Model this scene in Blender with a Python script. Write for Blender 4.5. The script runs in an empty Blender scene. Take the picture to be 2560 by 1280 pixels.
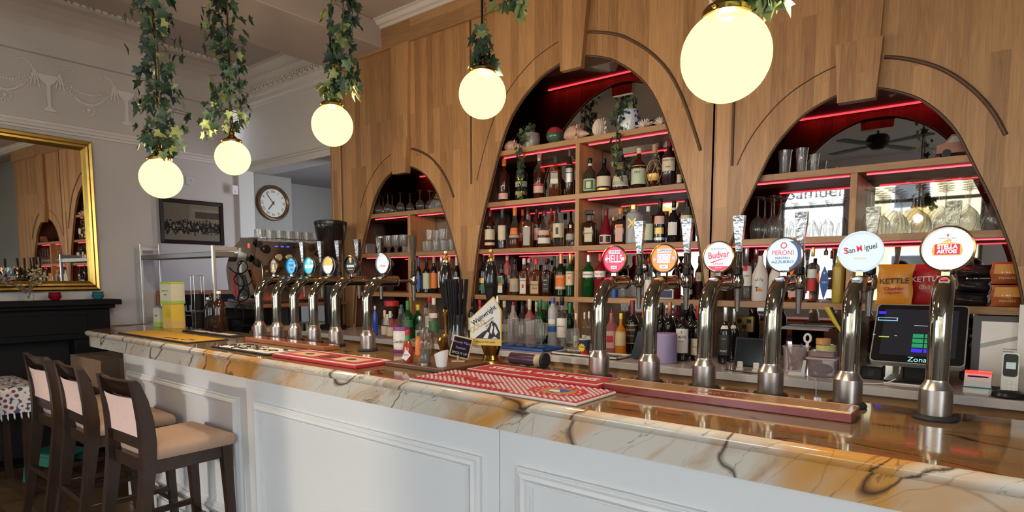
import bpy, math, random
from mathutils import Vector, Matrix
random.seed(7)
D = bpy.data; SC = bpy.context.scene; COL = SC.collection
PI = math.pi

# ------------------------------------------------------------------ camera
CAM_Z = 1.5
cd = D.cameras.new('camera'); cam = D.objects.new('camera', cd); COL.objects.link(cam)
cd.sensor_width = 36; cd.lens = 1500 / 2560 * 36; cd.shift_y = 185 / 2560; cd.clip_start = .02
YAW = math.radians(38.3244); PITCH = math.radians(5.029)
cam.location = (0, 0, CAM_Z); cam.rotation_euler = (PI / 2 - PITCH, 0, YAW)
SC.camera = cam
# ------------------------------------------------------------------ light
SC.view_settings.view_transform = 'Standard'; SC.view_settings.look = 'None'
SC.view_settings.gamma = 1; SC.view_settings.use_curve_mapping = False
SC.view_settings.exposure = 0.26
w = D.worlds.new('sky'); SC.world = w; w.use_nodes = True
wn = w.node_tree; bgn = wn.nodes['Background']           # even, bright hazy sky
bgn.inputs[0].default_value = (.80, .89, 1.0, 1); bgn.inputs[1].default_value = 9.0
sd = D.lights.new('sun', 'SUN'); sun = D.objects.new('sun', sd); COL.objects.link(sun)
sd.energy = .8; sd.angle = math.radians(1.2); sd.color = (1, .82, .62)
sun.rotation_euler = Vector((.10, .97, -.20)).to_track_quat('-Z', 'Y').to_euler(); sun.location = (-3, -8, 5)
WINDOWS = [(-6.1, -3.5, .75, 2.45), (-3.3, -2.15, .95, 3.45), (-1.9, -.1, .95, 3.45), (.25, 1.7, .95, 3.45), (2.0, 3.3, .95, 3.45)]
FRONT_Y = -5.0
FILL_SIDE = [(-4.6, -3.0, .95, 3.4), (-2.6, -.9, .95, 3.4)]      # unseen windows added in the right wall to light the left wall
SIDE_X = 3.6
for i, (a, b, c, d) in enumerate(WINDOWS):       # daylight coming in through the windows
    ld = D.lights.new('window_daylight', 'AREA'); lo = D.objects.new('window_daylight', ld); COL.objects.link(lo)
    ld.shape = 'RECTANGLE'; ld.size = b - a; ld.size_y = d - c
    lo.location = ((a + b) / 2, FRONT_Y + .02, (c + d) / 2); lo.rotation_euler = (PI / 2, 0, PI)
    ld.cycles.is_portal = True                   # guides the sky's light through the opening, gives none itself
for (a, b, c, d) in FILL_SIDE:
    ld = D.lights.new('window_daylight', 'AREA'); lo = D.objects.new('window_daylight', ld); COL.objects.link(lo)
    ld.shape = 'RECTANGLE'; ld.size = d - c; ld.size_y = b - a; ld.cycles.is_portal = True
    lo.location = (SIDE_X - .02, (a + b) / 2, (c + d) / 2); lo.rotation_euler = (0, PI / 2, 0)
SC.cycles.max_bounces = 10; SC.cycles.transparent_max_bounces = 24; SC.cycles.transmission_bounces = 6
SC.cycles.caustics_reflective = False; SC.cycles.caustics_refractive = False
SC.cycles.sample_clamp_indirect = 4; SC.cycles.use_denoising = True

# ------------------------------------------------------------------ pixel of the photograph -> point of the room
_c, _s = math.cos(PITCH), math.sin(PITCH)
_H = Vector((-math.sin(YAW), math.cos(YAW), 0)); _R = Vector((math.cos(YAW), math.sin(YAW), 0)); _Z = Vector((0, 0, 1))
_F = _H * _c - _Z * _s; _U = _H * _s + _Z * _c
def at(px, py, x=None, y=None, z=None):
    r = _F * 1500 + _R * (px - 1280) - _U * (py - 825)
    k = x / r.x if x is not None else y / r.y if y is not None else (z - CAM_Z) / r.z
    return Vector((0, 0, CAM_Z)) + r * k
def xat(px, y, z):
    q = px - 1280; a = q * _F.x - 1500 * _R.x
    return -(q * (y * _F.y + (z - CAM_Z) * _F.z) - 1500 * (y * _R.y + (z - CAM_Z) * _R.z)) / a
def zat(py, x, y):
    q = 825 - py; v = Vector((x, y, 0))
    return CAM_Z + (q * v.dot(_F) - 1500 * v.dot(_U)) / (1500 * _U.z - q * _F.z)
def mpp(x, y, z):      # metres per photograph pixel at a point
    return (Vector((x, y, z - CAM_Z))).dot(_F) / 1500

# ------------------------------------------------------------------ materials
MATS = {}
def new_mat(name):
    m = D.materials.new(name); m.use_nodes = True; MATS[name] = m
    return m, m.node_tree, m.node_tree.nodes['Principled BSDF']
def M(name, col=None, rough=.5, metal=0, coat=0, var=.0, scale=30, bump=0, spec=.5, stretch=(1, 1, 1)):
    if name in MATS: return MATS[name]
    m, nt, b = new_mat(name)
    b.inputs['Roughness'].default_value = rough; b.inputs['Metallic'].default_value = metal
    b.inputs['Coat Weight'].default_value = coat; b.inputs['Coat Roughness'].default_value = .08
    b.inputs['Specular IOR Level'].default_value = spec
    b.inputs['Base Color'].default_value = (*col, 1)
    if var or bump:
        tc = nt.nodes.new('ShaderNodeTexCoord'); mp = nt.nodes.new('ShaderNodeMapping'); mp.inputs['Scale'].default_value = stretch
        no = nt.nodes.new('ShaderNodeTexNoise'); no.inputs['Scale'].default_value = scale; no.inputs['Detail'].default_value = 4
        nt.links.new(tc.outputs['Object'], mp.inputs[0]); nt.links.new(mp.outputs[0], no.inputs[0])
        if var:
            mx = nt.nodes.new('ShaderNodeMix'); mx.data_type = 'RGBA'
            mx.inputs[6].default_value = (*[c * (1 - var) for c in col], 1); mx.inputs[7].default_value = (*[min(1, c * (1 + var)) for c in col], 1)
            nt.links.new(no.outputs[0], mx.inputs[0]); nt.links.new(mx.outputs[2], b.inputs['Base Color'])
        if bump:
            bu = nt.nodes.new('ShaderNodeBump'); bu.inputs['Strength'].default_value = bump; bu.inputs['Distance'].default_value = .01
            nt.links.new(no.outputs[0], bu.inputs['Height']); nt.links.new(bu.outputs[0], b.inputs['Normal'])
    return m
def emis(name, col, s):
    if name in MATS: return MATS[name]
    m, nt, b = new_mat(name)
    b.inputs['Base Color'].default_value = (*[c * .3 for c in col], 1); b.inputs['Roughness'].default_value = .25
    b.inputs['Emission Color'].default_value = (*col, 1); b.inputs['Emission Strength'].default_value = s
    return m
def thin(name, tint, blend=.3, rough=.04, haze=0, hazecol=(.9, .9, .9)):
    """thin walled glass: see-through in the middle, shiny towards the edge"""
    if name in MATS: return MATS[name]
    m, nt, b = new_mat(name); nt.nodes.remove(b)
    out = nt.nodes['Material Output']
    t = nt.nodes.new('ShaderNodeBsdfTransparent'); t.inputs[0].default_value = (*tint, 1)
    g = nt.nodes.new('ShaderNodeBsdfGlossy'); g.inputs['Roughness'].default_value = rough
    lw = nt.nodes.new('ShaderNodeLayerWeight'); lw.inputs[0].default_value = .5
    pw = nt.nodes.new('ShaderNodeMath'); pw.operation = 'POWER'; pw.inputs[1].default_value = 3.2; nt.links.new(lw.outputs['Facing'], pw.inputs[0])
    ma = nt.nodes.new('ShaderNodeMath'); ma.operation = 'MULTIPLY_ADD'; ma.inputs[1].default_value = blend * 1.7; ma.inputs[2].default_value = .035; nt.links.new(pw.outputs[0], ma.inputs[0])
    mx = nt.nodes.new('ShaderNodeMixShader')
    src = t
    if haze:
        d = nt.nodes.new('ShaderNodeBsdfDiffuse'); d.inputs[0].default_value = (*hazecol, 1)
        mh = nt.nodes.new('ShaderNodeMixShader'); mh.inputs[0].default_value = haze
        nt.links.new(t.outputs[0], mh.inputs[1]); nt.links.new(d.outputs[0], mh.inputs[2]); src = mh
    nt.links.new(ma.outputs[0], mx.inputs[0]); nt.links.new(src.outputs[0], mx.inputs[1]); nt.links.new(g.outputs[0], mx.inputs[2])
    nt.links.new(mx.outputs[0], out.inputs[0])
    return m
def ramp(nt, src, stops):
    r = nt.nodes.new('ShaderNodeValToRGB'); nt.links.new(src, r.inputs[0])
    e = r.color_ramp.elements
    while len(e) < len(stops): e.new(.5)
    for k, (p, c) in zip(e, stops): k.position = p; k.color = (*c, 1)
    return r.outputs[0]
def oak(name, c1, c2, along='Z', stave=.072, length=.95, rough=.42, sat=.16):
    """oiled oak of glued staves, grain running along the given axis"""
    if name in MATS: return MATS[name]
    m, nt, b = new_mat(name); N = nt.nodes.new; L = nt.links.new
    tc = N('ShaderNodeTexCoord'); sp = N('ShaderNodeSeparateXYZ'); L(tc.outputs['Object'], sp.inputs[0])
    cb = N('ShaderNodeCombineXYZ'); a, c = ('Z', 'X') if along == 'Z' else ('X', 'Y')
    ad = N('ShaderNodeMath'); ad.operation = 'ADD'; L(sp.outputs[c], ad.inputs[0])
    L(sp.outputs['Y' if along == 'Z' else 'Z'], ad.inputs[1])
    L(sp.outputs[a], cb.inputs[0]); L(ad.outputs[0], cb.inputs[1])
    br = N('ShaderNodeTexBrick'); br.offset = .37; br.inputs['Color1'].default_value = (0, 0, 0, 1); br.inputs['Color2'].default_value = (1, 1, 1, 1)
    br.inputs['Scale'].default_value = 1; br.inputs['Mortar Size'].default_value = 0.0004; br.inputs['Mortar'].default_value = (.2, .2, .2, 1)
    br.inputs['Brick Width'].default_value = length; br.inputs['Row Height'].default_value = stave
    L(cb.outputs[0], br.inputs[0])
    mp = N('ShaderNodeMapping'); mp.inputs['Scale'].default_value = (2.2, 38, 1); L(cb.outputs[0], mp.inputs[0])
    of = N('ShaderNodeVectorMath'); of.operation = 'MULTIPLY_ADD'; of.inputs[1].default_value = (9, 9, 9); L(br.outputs[0], of.inputs[0]); L(mp.outputs[0], of.inputs[2])
    no = N('ShaderNodeTexNoise'); no.inputs['Scale'].default_value = 1.6; no.inputs['Detail'].default_value = 7; no.inputs['Distortion'].default_value = 1.6; L(of.outputs[0], no.inputs[0])
    mx = N('ShaderNodeMix'); mx.data_type = 'FLOAT'; mx.inputs[0].default_value = .66; L(br.outputs[0], mx.inputs[2]); L(no.outputs[0], mx.inputs[3])
    col = ramp(nt, mx.outputs[0], [(.18, c1), (.72, c2)])
    L(col, b.inputs['Base Color']); b.inputs['Roughness'].default_value = rough
    bu = N('ShaderNodeBump'); bu.inputs['Strength'].default_value = .12; bu.inputs['Distance'].default_value = .003
    L(no.outputs[0], bu.inputs['Height']); L(bu.outputs[0], b.inputs['Normal'])
    return m
def marble(name, base, light, ochre, dark, scale=(1, 1, 1), veins=True, rough=.08, amt=(.49, .585), diag=False):
    m, nt, b = new_mat(name); N = nt.nodes.new; L = nt.links.new
    tc = N('ShaderNodeTexCoord'); mp = N('ShaderNodeMapping'); mp.inputs['Scale'].default_value = scale; mp.inputs['Rotation'].default_value = (0, .5, .35)
    L(tc.outputs['Object'], mp.inputs[0])
    def noise(s, d=5, dist=0):
        n = N('ShaderNodeTexNoise'); n.inputs['Scale'].default_value = s; n.inputs['Detail'].default_value = d; n.inputs['Distortion'].default_value = dist
        L(mp.outputs[0], n.inputs[0]); return n.outputs[0]
    def mix(f, a, c):
        x = N('ShaderNodeMix'); x.data_type = 'RGBA'; L(f, x.inputs[0])
        for k, v in ((6, a), (7, c)):
            if isinstance(v, tuple): x.inputs[k].default_value = (*v, 1)
            else: L(v, x.inputs[k])
        return x.outputs[2]
    if diag:            # veins cross the edge of the slab aslant
        sp = N('ShaderNodeSeparateXYZ'); L(tc.outputs['Object'], sp.inputs[0])
        def math_(op, u, v, w_=None):
            q = N('ShaderNodeMath'); q.operation = op
            for k, z in enumerate((u, v, w_)):
                if z is None: continue
                if isinstance(z, (int, float)): q.inputs[k].default_value = z
                else: L(z, q.inputs[k])
            return q.outputs[0]
        n0 = noise(3.2, 6, .4); n1 = noise(.9, 2, 0)
        t = math_('MULTIPLY_ADD', sp.outputs['Z'], -1.0, sp.outputs['X']); t = math_('MULTIPLY_ADD', sp.outputs['Y'], -.35, t)
        t = math_('MULTIPLY_ADD', n0, .22, t); t = math_('MULTIPLY_ADD', n1, .5, t)
        cb = N('ShaderNodeCombineXYZ'); L(t, cb.inputs[0]); L(math_('MULTIPLY', sp.outputs['Z'], .5), cb.inputs[1]); L(math_('MULTIPLY', sp.outputs['Y'], .4), cb.inputs[2])
        mp = cb
        def noise(s, d=5, dist=0):
            n = N('ShaderNodeTexNoise'); n.inputs['Scale'].default_value = s; n.inputs['Detail'].default_value = d; n.inputs['Distortion'].default_value = dist
            L(cb.outputs[0], n.inputs[0]); return n.outputs[0]
    c0 = mix(noise(2.6), base, light)
    k1 = ramp(nt, noise(2.3, 3, .3 if diag else 1.6), [(amt[0], (0, 0, 0)), (amt[1], (1, 1, 1))]); c1 = mix(k1, c0, ochre)
    k3 = ramp(nt, noise(6.0, 8, 1.2), [(.57, (0, 0, 0)), (.72, (.7, .7, .7))]); c1 = mix(k3, c1, tuple(x * .62 for x in ochre))
    if veins:
        k2 = ramp(nt, noise(1.7, 2, .2 if diag else .7), [(.4925, (0, 0, 0)), (.5, (1, 1, 1)), (.5075, (0, 0, 0))]); c1 = mix(k2, c1, dark)
        k5 = ramp(nt, noise(4.6, 5, .4), [(.496, (0, 0, 0)), (.5, (.6, .6, .6)), (.504, (0, 0, 0))]); c1 = mix(k5, c1, tuple(x * 2 for x in dark))
        vo = N('ShaderNodeTexVoronoi'); vo.feature = 'DISTANCE_TO_EDGE'; vo.inputs['Scale'].default_value = 4.0; L(mp.outputs[0], vo.inputs[0])
        k4 = ramp(nt, vo.outputs[0], [(.0, (.35, .35, .35)), (.008, (0, 0, 0))]); c1 = mix(k4, c1, tuple(x * 2 for x in dark))
    L(c1, b.inputs['Base Color']); b.inputs['Roughness'].default_value = rough
    return m
OAK = oak('oak_staves', (.215, .102, .040), (.50, .272, .118))
OAKX = oak('oak_shelf', (.20, .10, .042), (.42, .235, .108), along='X', stave=.2)
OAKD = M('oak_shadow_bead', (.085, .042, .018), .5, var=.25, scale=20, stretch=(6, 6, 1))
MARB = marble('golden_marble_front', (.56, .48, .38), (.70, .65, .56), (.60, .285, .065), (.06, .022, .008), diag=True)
MARBT = marble('golden_marble_dark_top', (.15, .10, .055), (.25, .185, .11), (.24, .12, .038), (.035, .015, .006), scale=(.5, 2.2, 1), rough=.06, amt=(.45, .6))  # brown banded top, dark reflections partly put into its colour
WHITE = M('white_satin_paint', (.76, .765, .765), .28, var=.02, scale=3)
WALL = M('warm_grey_wall_paint', (.47, .43, .40), .75, var=.03, scale=6)
WALLG = M('cool_grey_wall_paint', (.255, .245, .23), .8, var=.04, scale=60)
CEIL = M('ceiling_paint', (.40, .345, .31), .85, var=.06, scale=2)
PLAST = M('plaster_white', (.60, .56, .53), .7, var=.04, scale=40)
CHROME = M('polished_chrome', (.37, .345, .285), .06, 1, var=.06, scale=60)
STEEL = M('brushed_steel', (.42, .40, .37), .22, 1, var=.12, scale=50, stretch=(1, 1, 12))
BRASS = M('aged_brass', (.34, .21, .065), .24, 1, var=.2, scale=40)
GOLD = M('gilt_frame', (.62, .42, .12), .32, 1, var=.3, scale=15)
BLACK = M('black_plastic', (.010, .010, .011), .32, spec=.3)
BLACKM = M('black_paint', (.006, .006, .007), .6, spec=.12)
RUBBER = M('black_rubber', (.012, .012, .012), .7)
WALNUT = M('dark_walnut', (.034, .0165, .0095), .30, var=.5, scale=14, stretch=(6, 6, 1), bump=.05)
PINK = M('dusty_pink_velvet', (.78, .55, .48), .85, var=.08, scale=60, bump=.1)
MUSH = M('mushroom_velvet', (.40, .27, .20), .8, var=.08, scale=40, bump=.1)
CARD = M('brown_cardboard', (.22, .135, .08), .85, var=.1, scale=12)
PAPER = M('white_paper', (.72, .71, .69), .7, var=.03)
REDP = M('red_print', (.48, .02, .035), .5, var=.1)
LED = emis('red_led', (1.0, .042, .062), 5.0)
def opal():
    m, nt, b = new_mat('opal_globe_lit'); nt.nodes.remove(b); e = nt.nodes.new('ShaderNodeEmission'); t = nt.nodes.new('ShaderNodeBsdfTransparent'); x = nt.nodes.new('ShaderNodeMixShader')
    e.inputs[0].default_value = (1.0, .80, .30, 1); e.inputs[1].default_value = 2.0; x.inputs[0].default_value = .68
    nt.links.new(t.outputs[0], x.inputs[1]); nt.links.new(e.outputs[0], x.inputs[2]); nt.links.new(x.outputs[0], nt.nodes['Material Output'].inputs[0]); return m
GLOBE = opal()          # thin opal glass: part of the bulb's light passes straight through it
SMOKE = M('smoked_mirror', (.42, .40, .37), .02, 1)
MIRROR = M('silver_mirror', (.78, .77, .74), .015, 1)
REDIN = M('led_red_oak_lining', (.15, .055, .03), .5, var=.3, scale=8, stretch=(1, 1, 6))  # red glow of the strip lights is put into this oak colour
CLEAR = thin('clear_glass', (.955, .955, .95), .42, .05, haze=.022, hazecol=(.85, .82, .80))
PRESSED = thin('pressed_glass', (.93, .93, .93), .6, .05, haze=.055, hazecol=(.85, .84, .82))
PANE = thin('window_glass', (.96, .97, .97), .05)

# ------------------------------------------------------------------ mesh building
class MB:
    def __init__(s): s.v = []; s.f = []; s.m = []; s.s = []
    def add(s, vs, fs, smooth=False, m=0, X=None):
        o = len(s.v)
        s.v += [tuple(X @ Vector(p)) for p in vs] if X else [tuple(p) for p in vs]
        for f in fs: s.f.append([o + i for i in f]); s.m.append(m); s.s.append(smooth)
        return s
    def box(s, x0, x1, y0, y1, z0, z1, b=0, m=0, X=None):
        if b <= 0:
            vs = [(x, y, z) for x in (x0, x1) for y in (y0, y1) for z in (z0, z1)]
            return s.add(vs, [(0, 1, 3, 2), (4, 6, 7, 5), (0, 4, 5, 1), (2, 3, 7, 6), (0, 2, 6, 4), (1, 5, 7, 3)], False, m, X)
        c = ((x0 + x1) / 2, (y0 + y1) / 2, (z0 + z1) / 2); h = (abs(x1 - x0) / 2, abs(y1 - y0) / 2, abs(z1 - z0) / 2)
        b = min(b, *[k * .95 for k in h]); vs = []; ix = {}
        for sx in (-1, 1):
            for sy in (-1, 1):
                for sz in (-1, 1):
                    sg = (sx, sy, sz)
                    for a in range(3):
                        ix[sg, a] = len(vs); vs.append(tuple(c[k] + sg[k] * (h[k] if k == a else h[k] - b) for k in range(3)))
        fs = []
        for a in range(3):
            u, w_ = (a + 1) % 3, (a + 2) % 3
            for sg in (-1, 1):
                q = []
                for (p, r) in ((-1, -1), (1, -1), (1, 1), (-1, 1)):
                    t = [0, 0, 0]; t[a] = sg; t[u] = p; t[w_] = r; q.append(ix[tuple(t), a])
                fs.append(q if sg > 0 else q[::-1])
        for a in range(3):           # edges along axis a
            u, w_ = (a + 1) % 3, (a + 2) % 3
            for p in (-1, 1):
                for r in (-1, 1):
                    t0 = [0, 0, 0]; t0[a] = -1; t0[u] = p; t0[w_] = r; t1 = t0[:]; t1[a] = 1
                    q = [ix[tuple(t0), u], ix[tuple(t1), u], ix[tuple(t1), w_], ix[tuple(t0), w_]]
                    fs.append(q if p * r < 0 else q[::-1])
        for sx in (-1, 1):
            for sy in (-1, 1):
                for sz in (-1, 1):
                    q = [ix[(sx, sy, sz), k] for k in range(3)]; fs.append(q if sx * sy * sz > 0 else q[::-1])
        return s.add(vs, fs, False, m, X)
    def lathe(s, prof, n=20, c=(0, 0, 0), p=0, a0=None, a1=None, m=0, X=None, smooth=True, sy=1.0, mz=None):
        """revolve (r,z) points; p>0 gives a rounded-square section; a0..a1 an open arc; sy squashes y; mz(z) picks a material"""
        full = a0 is None; k = n if full else n + 1; vs = []; fs = []; rows = []; zz = []
        P = list(prof); rings = [P[0]]; brk = [False]
        for j in range(1, len(P)):
            rings.append(P[j]); brk.append(False)
            if smooth and j < len(P) - 1:
                u = (P[j][0] - P[j - 1][0], P[j][1] - P[j - 1][1]); w_ = (P[j + 1][0] - P[j][0], P[j + 1][1] - P[j][1])
                q = math.hypot(*u) * math.hypot(*w_)
                if q and (u[0] * w_[0] + u[1] * w_[1]) / q < .87: rings.append(P[j]); brk.append(True)
        for (r, z) in rings:
            for i in range(k):
                t = 2 * PI * i / n if full else a0 + (a1 - a0) * i / n
                q = 1.0 if not p else 1 / (abs(math.cos(t)) ** p + abs(math.sin(t)) ** p) ** (1 / p)
                vs.append((c[0] + r * q * math.cos(t), c[1] + r * q * math.sin(t) * sy, c[2] + z))
        for j in range(len(rings) - 1):
            if brk[j + 1]: continue
            zz.append((rings[j][1] + rings[j + 1][1]) / 2)
            for i in range(n):
                i2 = (i + 1) % k if full else i + 1
                fs.append((j * k + i, j * k + i2, (j + 1) * k + i2, (j + 1) * k + i))
        o = len(s.f); s.add(vs, fs, smooth, m, X)
        if mz:
            for j, z in enumerate(zz):
                for i in range(n): s.m[o + j * n + i] = mz(z)
        return s
    def tube(s, pts, r, n=8, m=0, X=None, cap=True, smooth=True):
        pts = [Vector(p) for p in pts]; rs = r if isinstance(r, (list, tuple)) else [r] * len(pts)
        vs = []; fs = []; up = None
        for i, p in enumerate(pts):
            t = (pts[min(i + 1, len(pts) - 1)] - pts[max(i - 1, 0)]).normalized()
            if up is None: up = Vector((0, 0, 1)) if abs(t.z) < .9 else Vector((1, 0, 0))
            a = t.cross(up).normalized(); up = a.cross(t).normalized()
            for k in range(n):
                q = 2 * PI * k / n; vs.append(p + (a * math.cos(q) + up * math.sin(q)) * rs[i])
        for i in range(len(pts) - 1):
            for k in range(n):
                fs.append((i * n + k, i * n + (k + 1) % n, (i + 1) * n + (k + 1) % n, (i + 1) * n + k))
        s.add(vs, fs, smooth, m, X)
        if cap:
            s.add(vs[:n], [tuple(range(n))[::-1]], False, m, X); s.add(vs[-n:], [tuple(range(n))], False, m, X)
        return s
    def bar(s, pts, wx, wy, m=0, X=None):
        """square timber through points; wx, wy half sizes (numbers or lists); section stays horizontal"""
        n = len(pts); wx = wx if isinstance(wx, (list, tuple)) else [wx] * n; wy = wy if isinstance(wy, (list, tuple)) else [wy] * n
        vs = []; fs = []
        for (x, y, z), a, b in zip(pts, wx, wy): vs += [(x - a, y - b, z), (x + a, y - b, z), (x + a, y + b, z), (x - a, y + b, z)]
        for i in range(n - 1):
            for k in range(4): fs.append((i * 4 + k, i * 4 + (k + 1) % 4, i * 4 + 4 + (k + 1) % 4, i * 4 + 4 + k))
        fs += [(3, 2, 1, 0), tuple(4 * n - 4 + k for k in range(4))]
        return s.add(vs, fs, False, m, X)
    def prism(s, out, h0, h1, axis='y', m=0, X=None, mcap=None):
        """extrude a closed outline of (u,v) between h0 and h1 along an axis"""
        f = {'y': lambda u, v, h: (u, h, v), 'z': lambda u, v, h: (u, v, h), 'x': lambda u, v, h: (h, u, v)}[axis]
        n = len(out); vs = [f(u, v, h0) for u, v in out] + [f(u, v, h1) for u, v in out]
        s.add(vs, [(i, (i + 1) % n, n + (i + 1) % n, n + i) for i in range(n)], False, m, X)
        return s.add(vs, [tuple(range(n))[::-1], tuple(range(n, 2 * n))], False, m if mcap is None else mcap, X)
    def ball(s, c, r, n=10, m=0, X=None, sz=1.0, sx=1.0, sy=1.0):
        k = max(4, n // 2); vs = []; fs = []
        for j in range(k + 1):
            a = PI * j / k
            for i in range(n):
                t = 2 * PI * i / n; vs.append((c[0] + r * sx * math.sin(a) * math.cos(t), c[1] + r * sy * math.sin(a) * math.sin(t), c[2] + r * sz * math.cos(a)))
        for j in range(k):
            for i in range(n): fs.append((j * n + i, (j + 1) * n + i, (j + 1) * n + (i + 1) % n, j * n + (i + 1) % n))
        return s.add(vs, fs, True, m, X)
    def mesh(s, name, mats):
        me = D.meshes.new(name); me.from_pydata(s.v, [], s.f)
        for mt in (mats if isinstance(mats, (list, tuple)) else [mats]): me.materials.append(mt)
        me.polygons.foreach_set('material_index', s.m); me.polygons.foreach_set('use_smooth', s.s)
        me.validate(clean_customdata=False); me.update()
        return me
    def build(s, name, mats, parent=None, loc=None, rot=None):
        return put(name, s.mesh(name, mats), parent, loc, rot)
def put(name, me, parent=None, loc=None, rot=None):
    o = D.objects.new(name, me); COL.objects.link(o)
    if parent: o.parent = parent
    if loc is not None: o.location = loc
    if rot is not None: o.rotation_euler = rot
    return o
def tag(o, label=None, cat=None, group=None, kind=None):
    if label: o['label'] = label
    if cat: o['category'] = cat
    if group: o['group'] = group
    if kind: o['kind'] = kind
    return o
def thing(name, label, cat, loc=(0, 0, 0), rz=0, group=None):
    o = D.objects.new(name, None); COL.objects.link(o); o.empty_display_size = .05
    o.location = loc; o.rotation_euler = (0, 0, rz)
    return tag(o, label, cat, group)
def struct(name, mb, mat, parent=None):
    o = mb.build(name, mat, parent)
    if not parent: o['kind'] = 'structure'
    return o
def dup(root, loc, rz=None, label=None, group=None):
    r = root.copy(); COL.objects.link(r); r.location = loc
    if rz is not None: r.rotation_euler = (0, 0, rz)
    if label: r['label'] = label
    if group: r['group'] = group
    for ch in list(root.children):
        c = ch.copy(); COL.objects.link(c); c.parent = r
        for g in list(ch.children):
            d = g.copy(); COL.objects.link(d); d.parent = c
    return r
def text(name, s, size, mat, parent, loc, rot=(PI / 2, 0, 0), align='CENTER', sx=1.0, bold=0, shear=0):
    c = D.curves.new(name, 'FONT'); c.body = s; c.size = size; c.align_x = align; c.align_y = 'CENTER'
    c.extrude = .0004; c.offset = bold; c.shear = shear; c.resolution_u = 3
    c.materials.append(mat)
    o = D.objects.new(name, c); COL.objects.link(o); o.parent = parent; o.location = loc; o.rotation_euler = rot; o.scale = (sx, 1, 1)
    return o
def disc(r, y0, y1, n=28, c=(0, 0), m=0):
    mb = MB(); mb.prism([(c[0] + r * math.cos(2 * PI * i / n), c[1] + r * math.sin(2 * PI * i / n)) for i in range(n)], y0, y1, m=m); return mb
def spline(pts, n=6):
    out = []; P = [Vector(p) for p in pts]; P = [P[0] * 2 - P[1]] + P + [P[-1] * 2 - P[-2]]
    for i in range(1, len(P) - 2):
        for k in range(n):
            t = k / n; a, b, c, d = P[i - 1:i + 3]
            out.append(.5 * ((2 * b) + (c - a) * t + (2 * a - 5 * b + 4 * c - d) * t * t + (3 * b - a - 3 * c + d) * t ** 3))
    return out + [P[-2]]
def rect_frame(mb, x0, x1, z0, z1, prof, y, m=0):
    """mitred moulding around a rectangle on a wall facing -y; prof = (inward, outward) points"""
    k = len(prof); vs = []
    for (sx, sz) in ((0, 0), (1, 0), (1, 1), (0, 1)):
        for (d, h) in prof: vs.append((x1 - d if sx else x0 + d, y - h, z1 - d if sz else z0 + d))
    fs = []
    for c in range(4):
        n = (c + 1) % 4
        for j in range(k - 1): fs.append((c * k + j, n * k + j, n * k + j + 1, c * k + j + 1))
    return mb.add(vs, fs, False, m)
# ================================================================== the room
CEIL_Z = 3.66
fl = struct('floor', MB().box(-12, 4.2, -5.4, 6.2, -.06, -.012), M('floor_underlay', (.02, .012, .008), .8))
FB = [oak('floor_oak_%d' % i, tuple(.8 * x for x in c1), tuple(.8 * x for x in c2), along='X', stave=.6, rough=.33) for i, (c1, c2) in enumerate([((.10, .05, .022), (.19, .105, .05)), ((.13, .07, .03), (.23, .13, .06)), ((.085, .045, .02), (.16, .09, .042))])]
fbm = {}
for r in range(22):
    x = -7.2 - (r * .47) % 1.1
    while x < -1.2:
        me = fbm.setdefault(r % 3, MB().box(-.598, .598, -.068, .068, -.012, 0, .002).mesh('floor_board', FB[r % 3]))
        put('floor_board', me, fl, (x + .6, -.8 + r * .1375, 0)); x += 1.2
struct('floor_rest', MB().box(-12, -1.2, 2.16, 6.2, -.012, -.001).box(-12, -1.2, -5.3, -.87, -.012, -.001).box(-.9, 4.2, -5.3, 6.2, -.012, -.001), FB[0])

struct('ceiling', MB().box(-7.2, 4, FRONT_Y - .4, 6.2, CEIL_Z, CEIL_Z + .1), CEIL)
struct('trim_1', MB().box(-4.95, -4.165, FRONT_Y, 3.52, 3.45, CEIL_Z, .006), CEIL)          # boxed beam
# cornice along the top of the oak
cr = MB(); pf = [(3.53, 3.598), (3.46, 3.598), (3.452, 3.606), (3.452, 3.615), (3.425, 3.620), (3.405, 3.645), (3.385, 3.648), (3.385, CEIL_Z), (3.53, CEIL_Z)]
cr.prism([(y, z) for y, z in pf], -4.163, 3.0, 'x'); struct('trim_2', cr, PLAST)

# left: chimney breast, picture wall, pier, clock wall
struct('wall_left_breast', MB().box(-6.9, -6.15, FRONT_Y, 2.36, 0, CEIL_Z), WALL)
struct('wall_left', MB().box(-7.0, -6.5, 2.36, 3.36, 0, CEIL_Z), WALL)
struct('wall_left_pier', MB().box(-7.0, -6.44, 3.36, 3.535, 0, 2.66, .004), M('pier_white_paint', (.55, .53, .50), .7, var=.02))
struct('wall_left_passage', MB().box(-7.0, -6.5, 3.535, 4.03, 0, 2.66).box(-7.4, -6.85, 4.03, 5.2, 0, 2.66).box(-7.4, -4.3, 5.2, 5.3, 0, 2.66), WALLG)
struct('ceiling_passage', MB().box(-7.4, -4.3, 3.74, 5.3, 2.66, 2.72), M('passage_ceiling', (.35, .34, .34), .85, var=.02))
struct('wall_header', MB().box(-7.0, -4.93, 3.5, 3.74, 2.655, CEIL_Z), PLAST)
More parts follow.
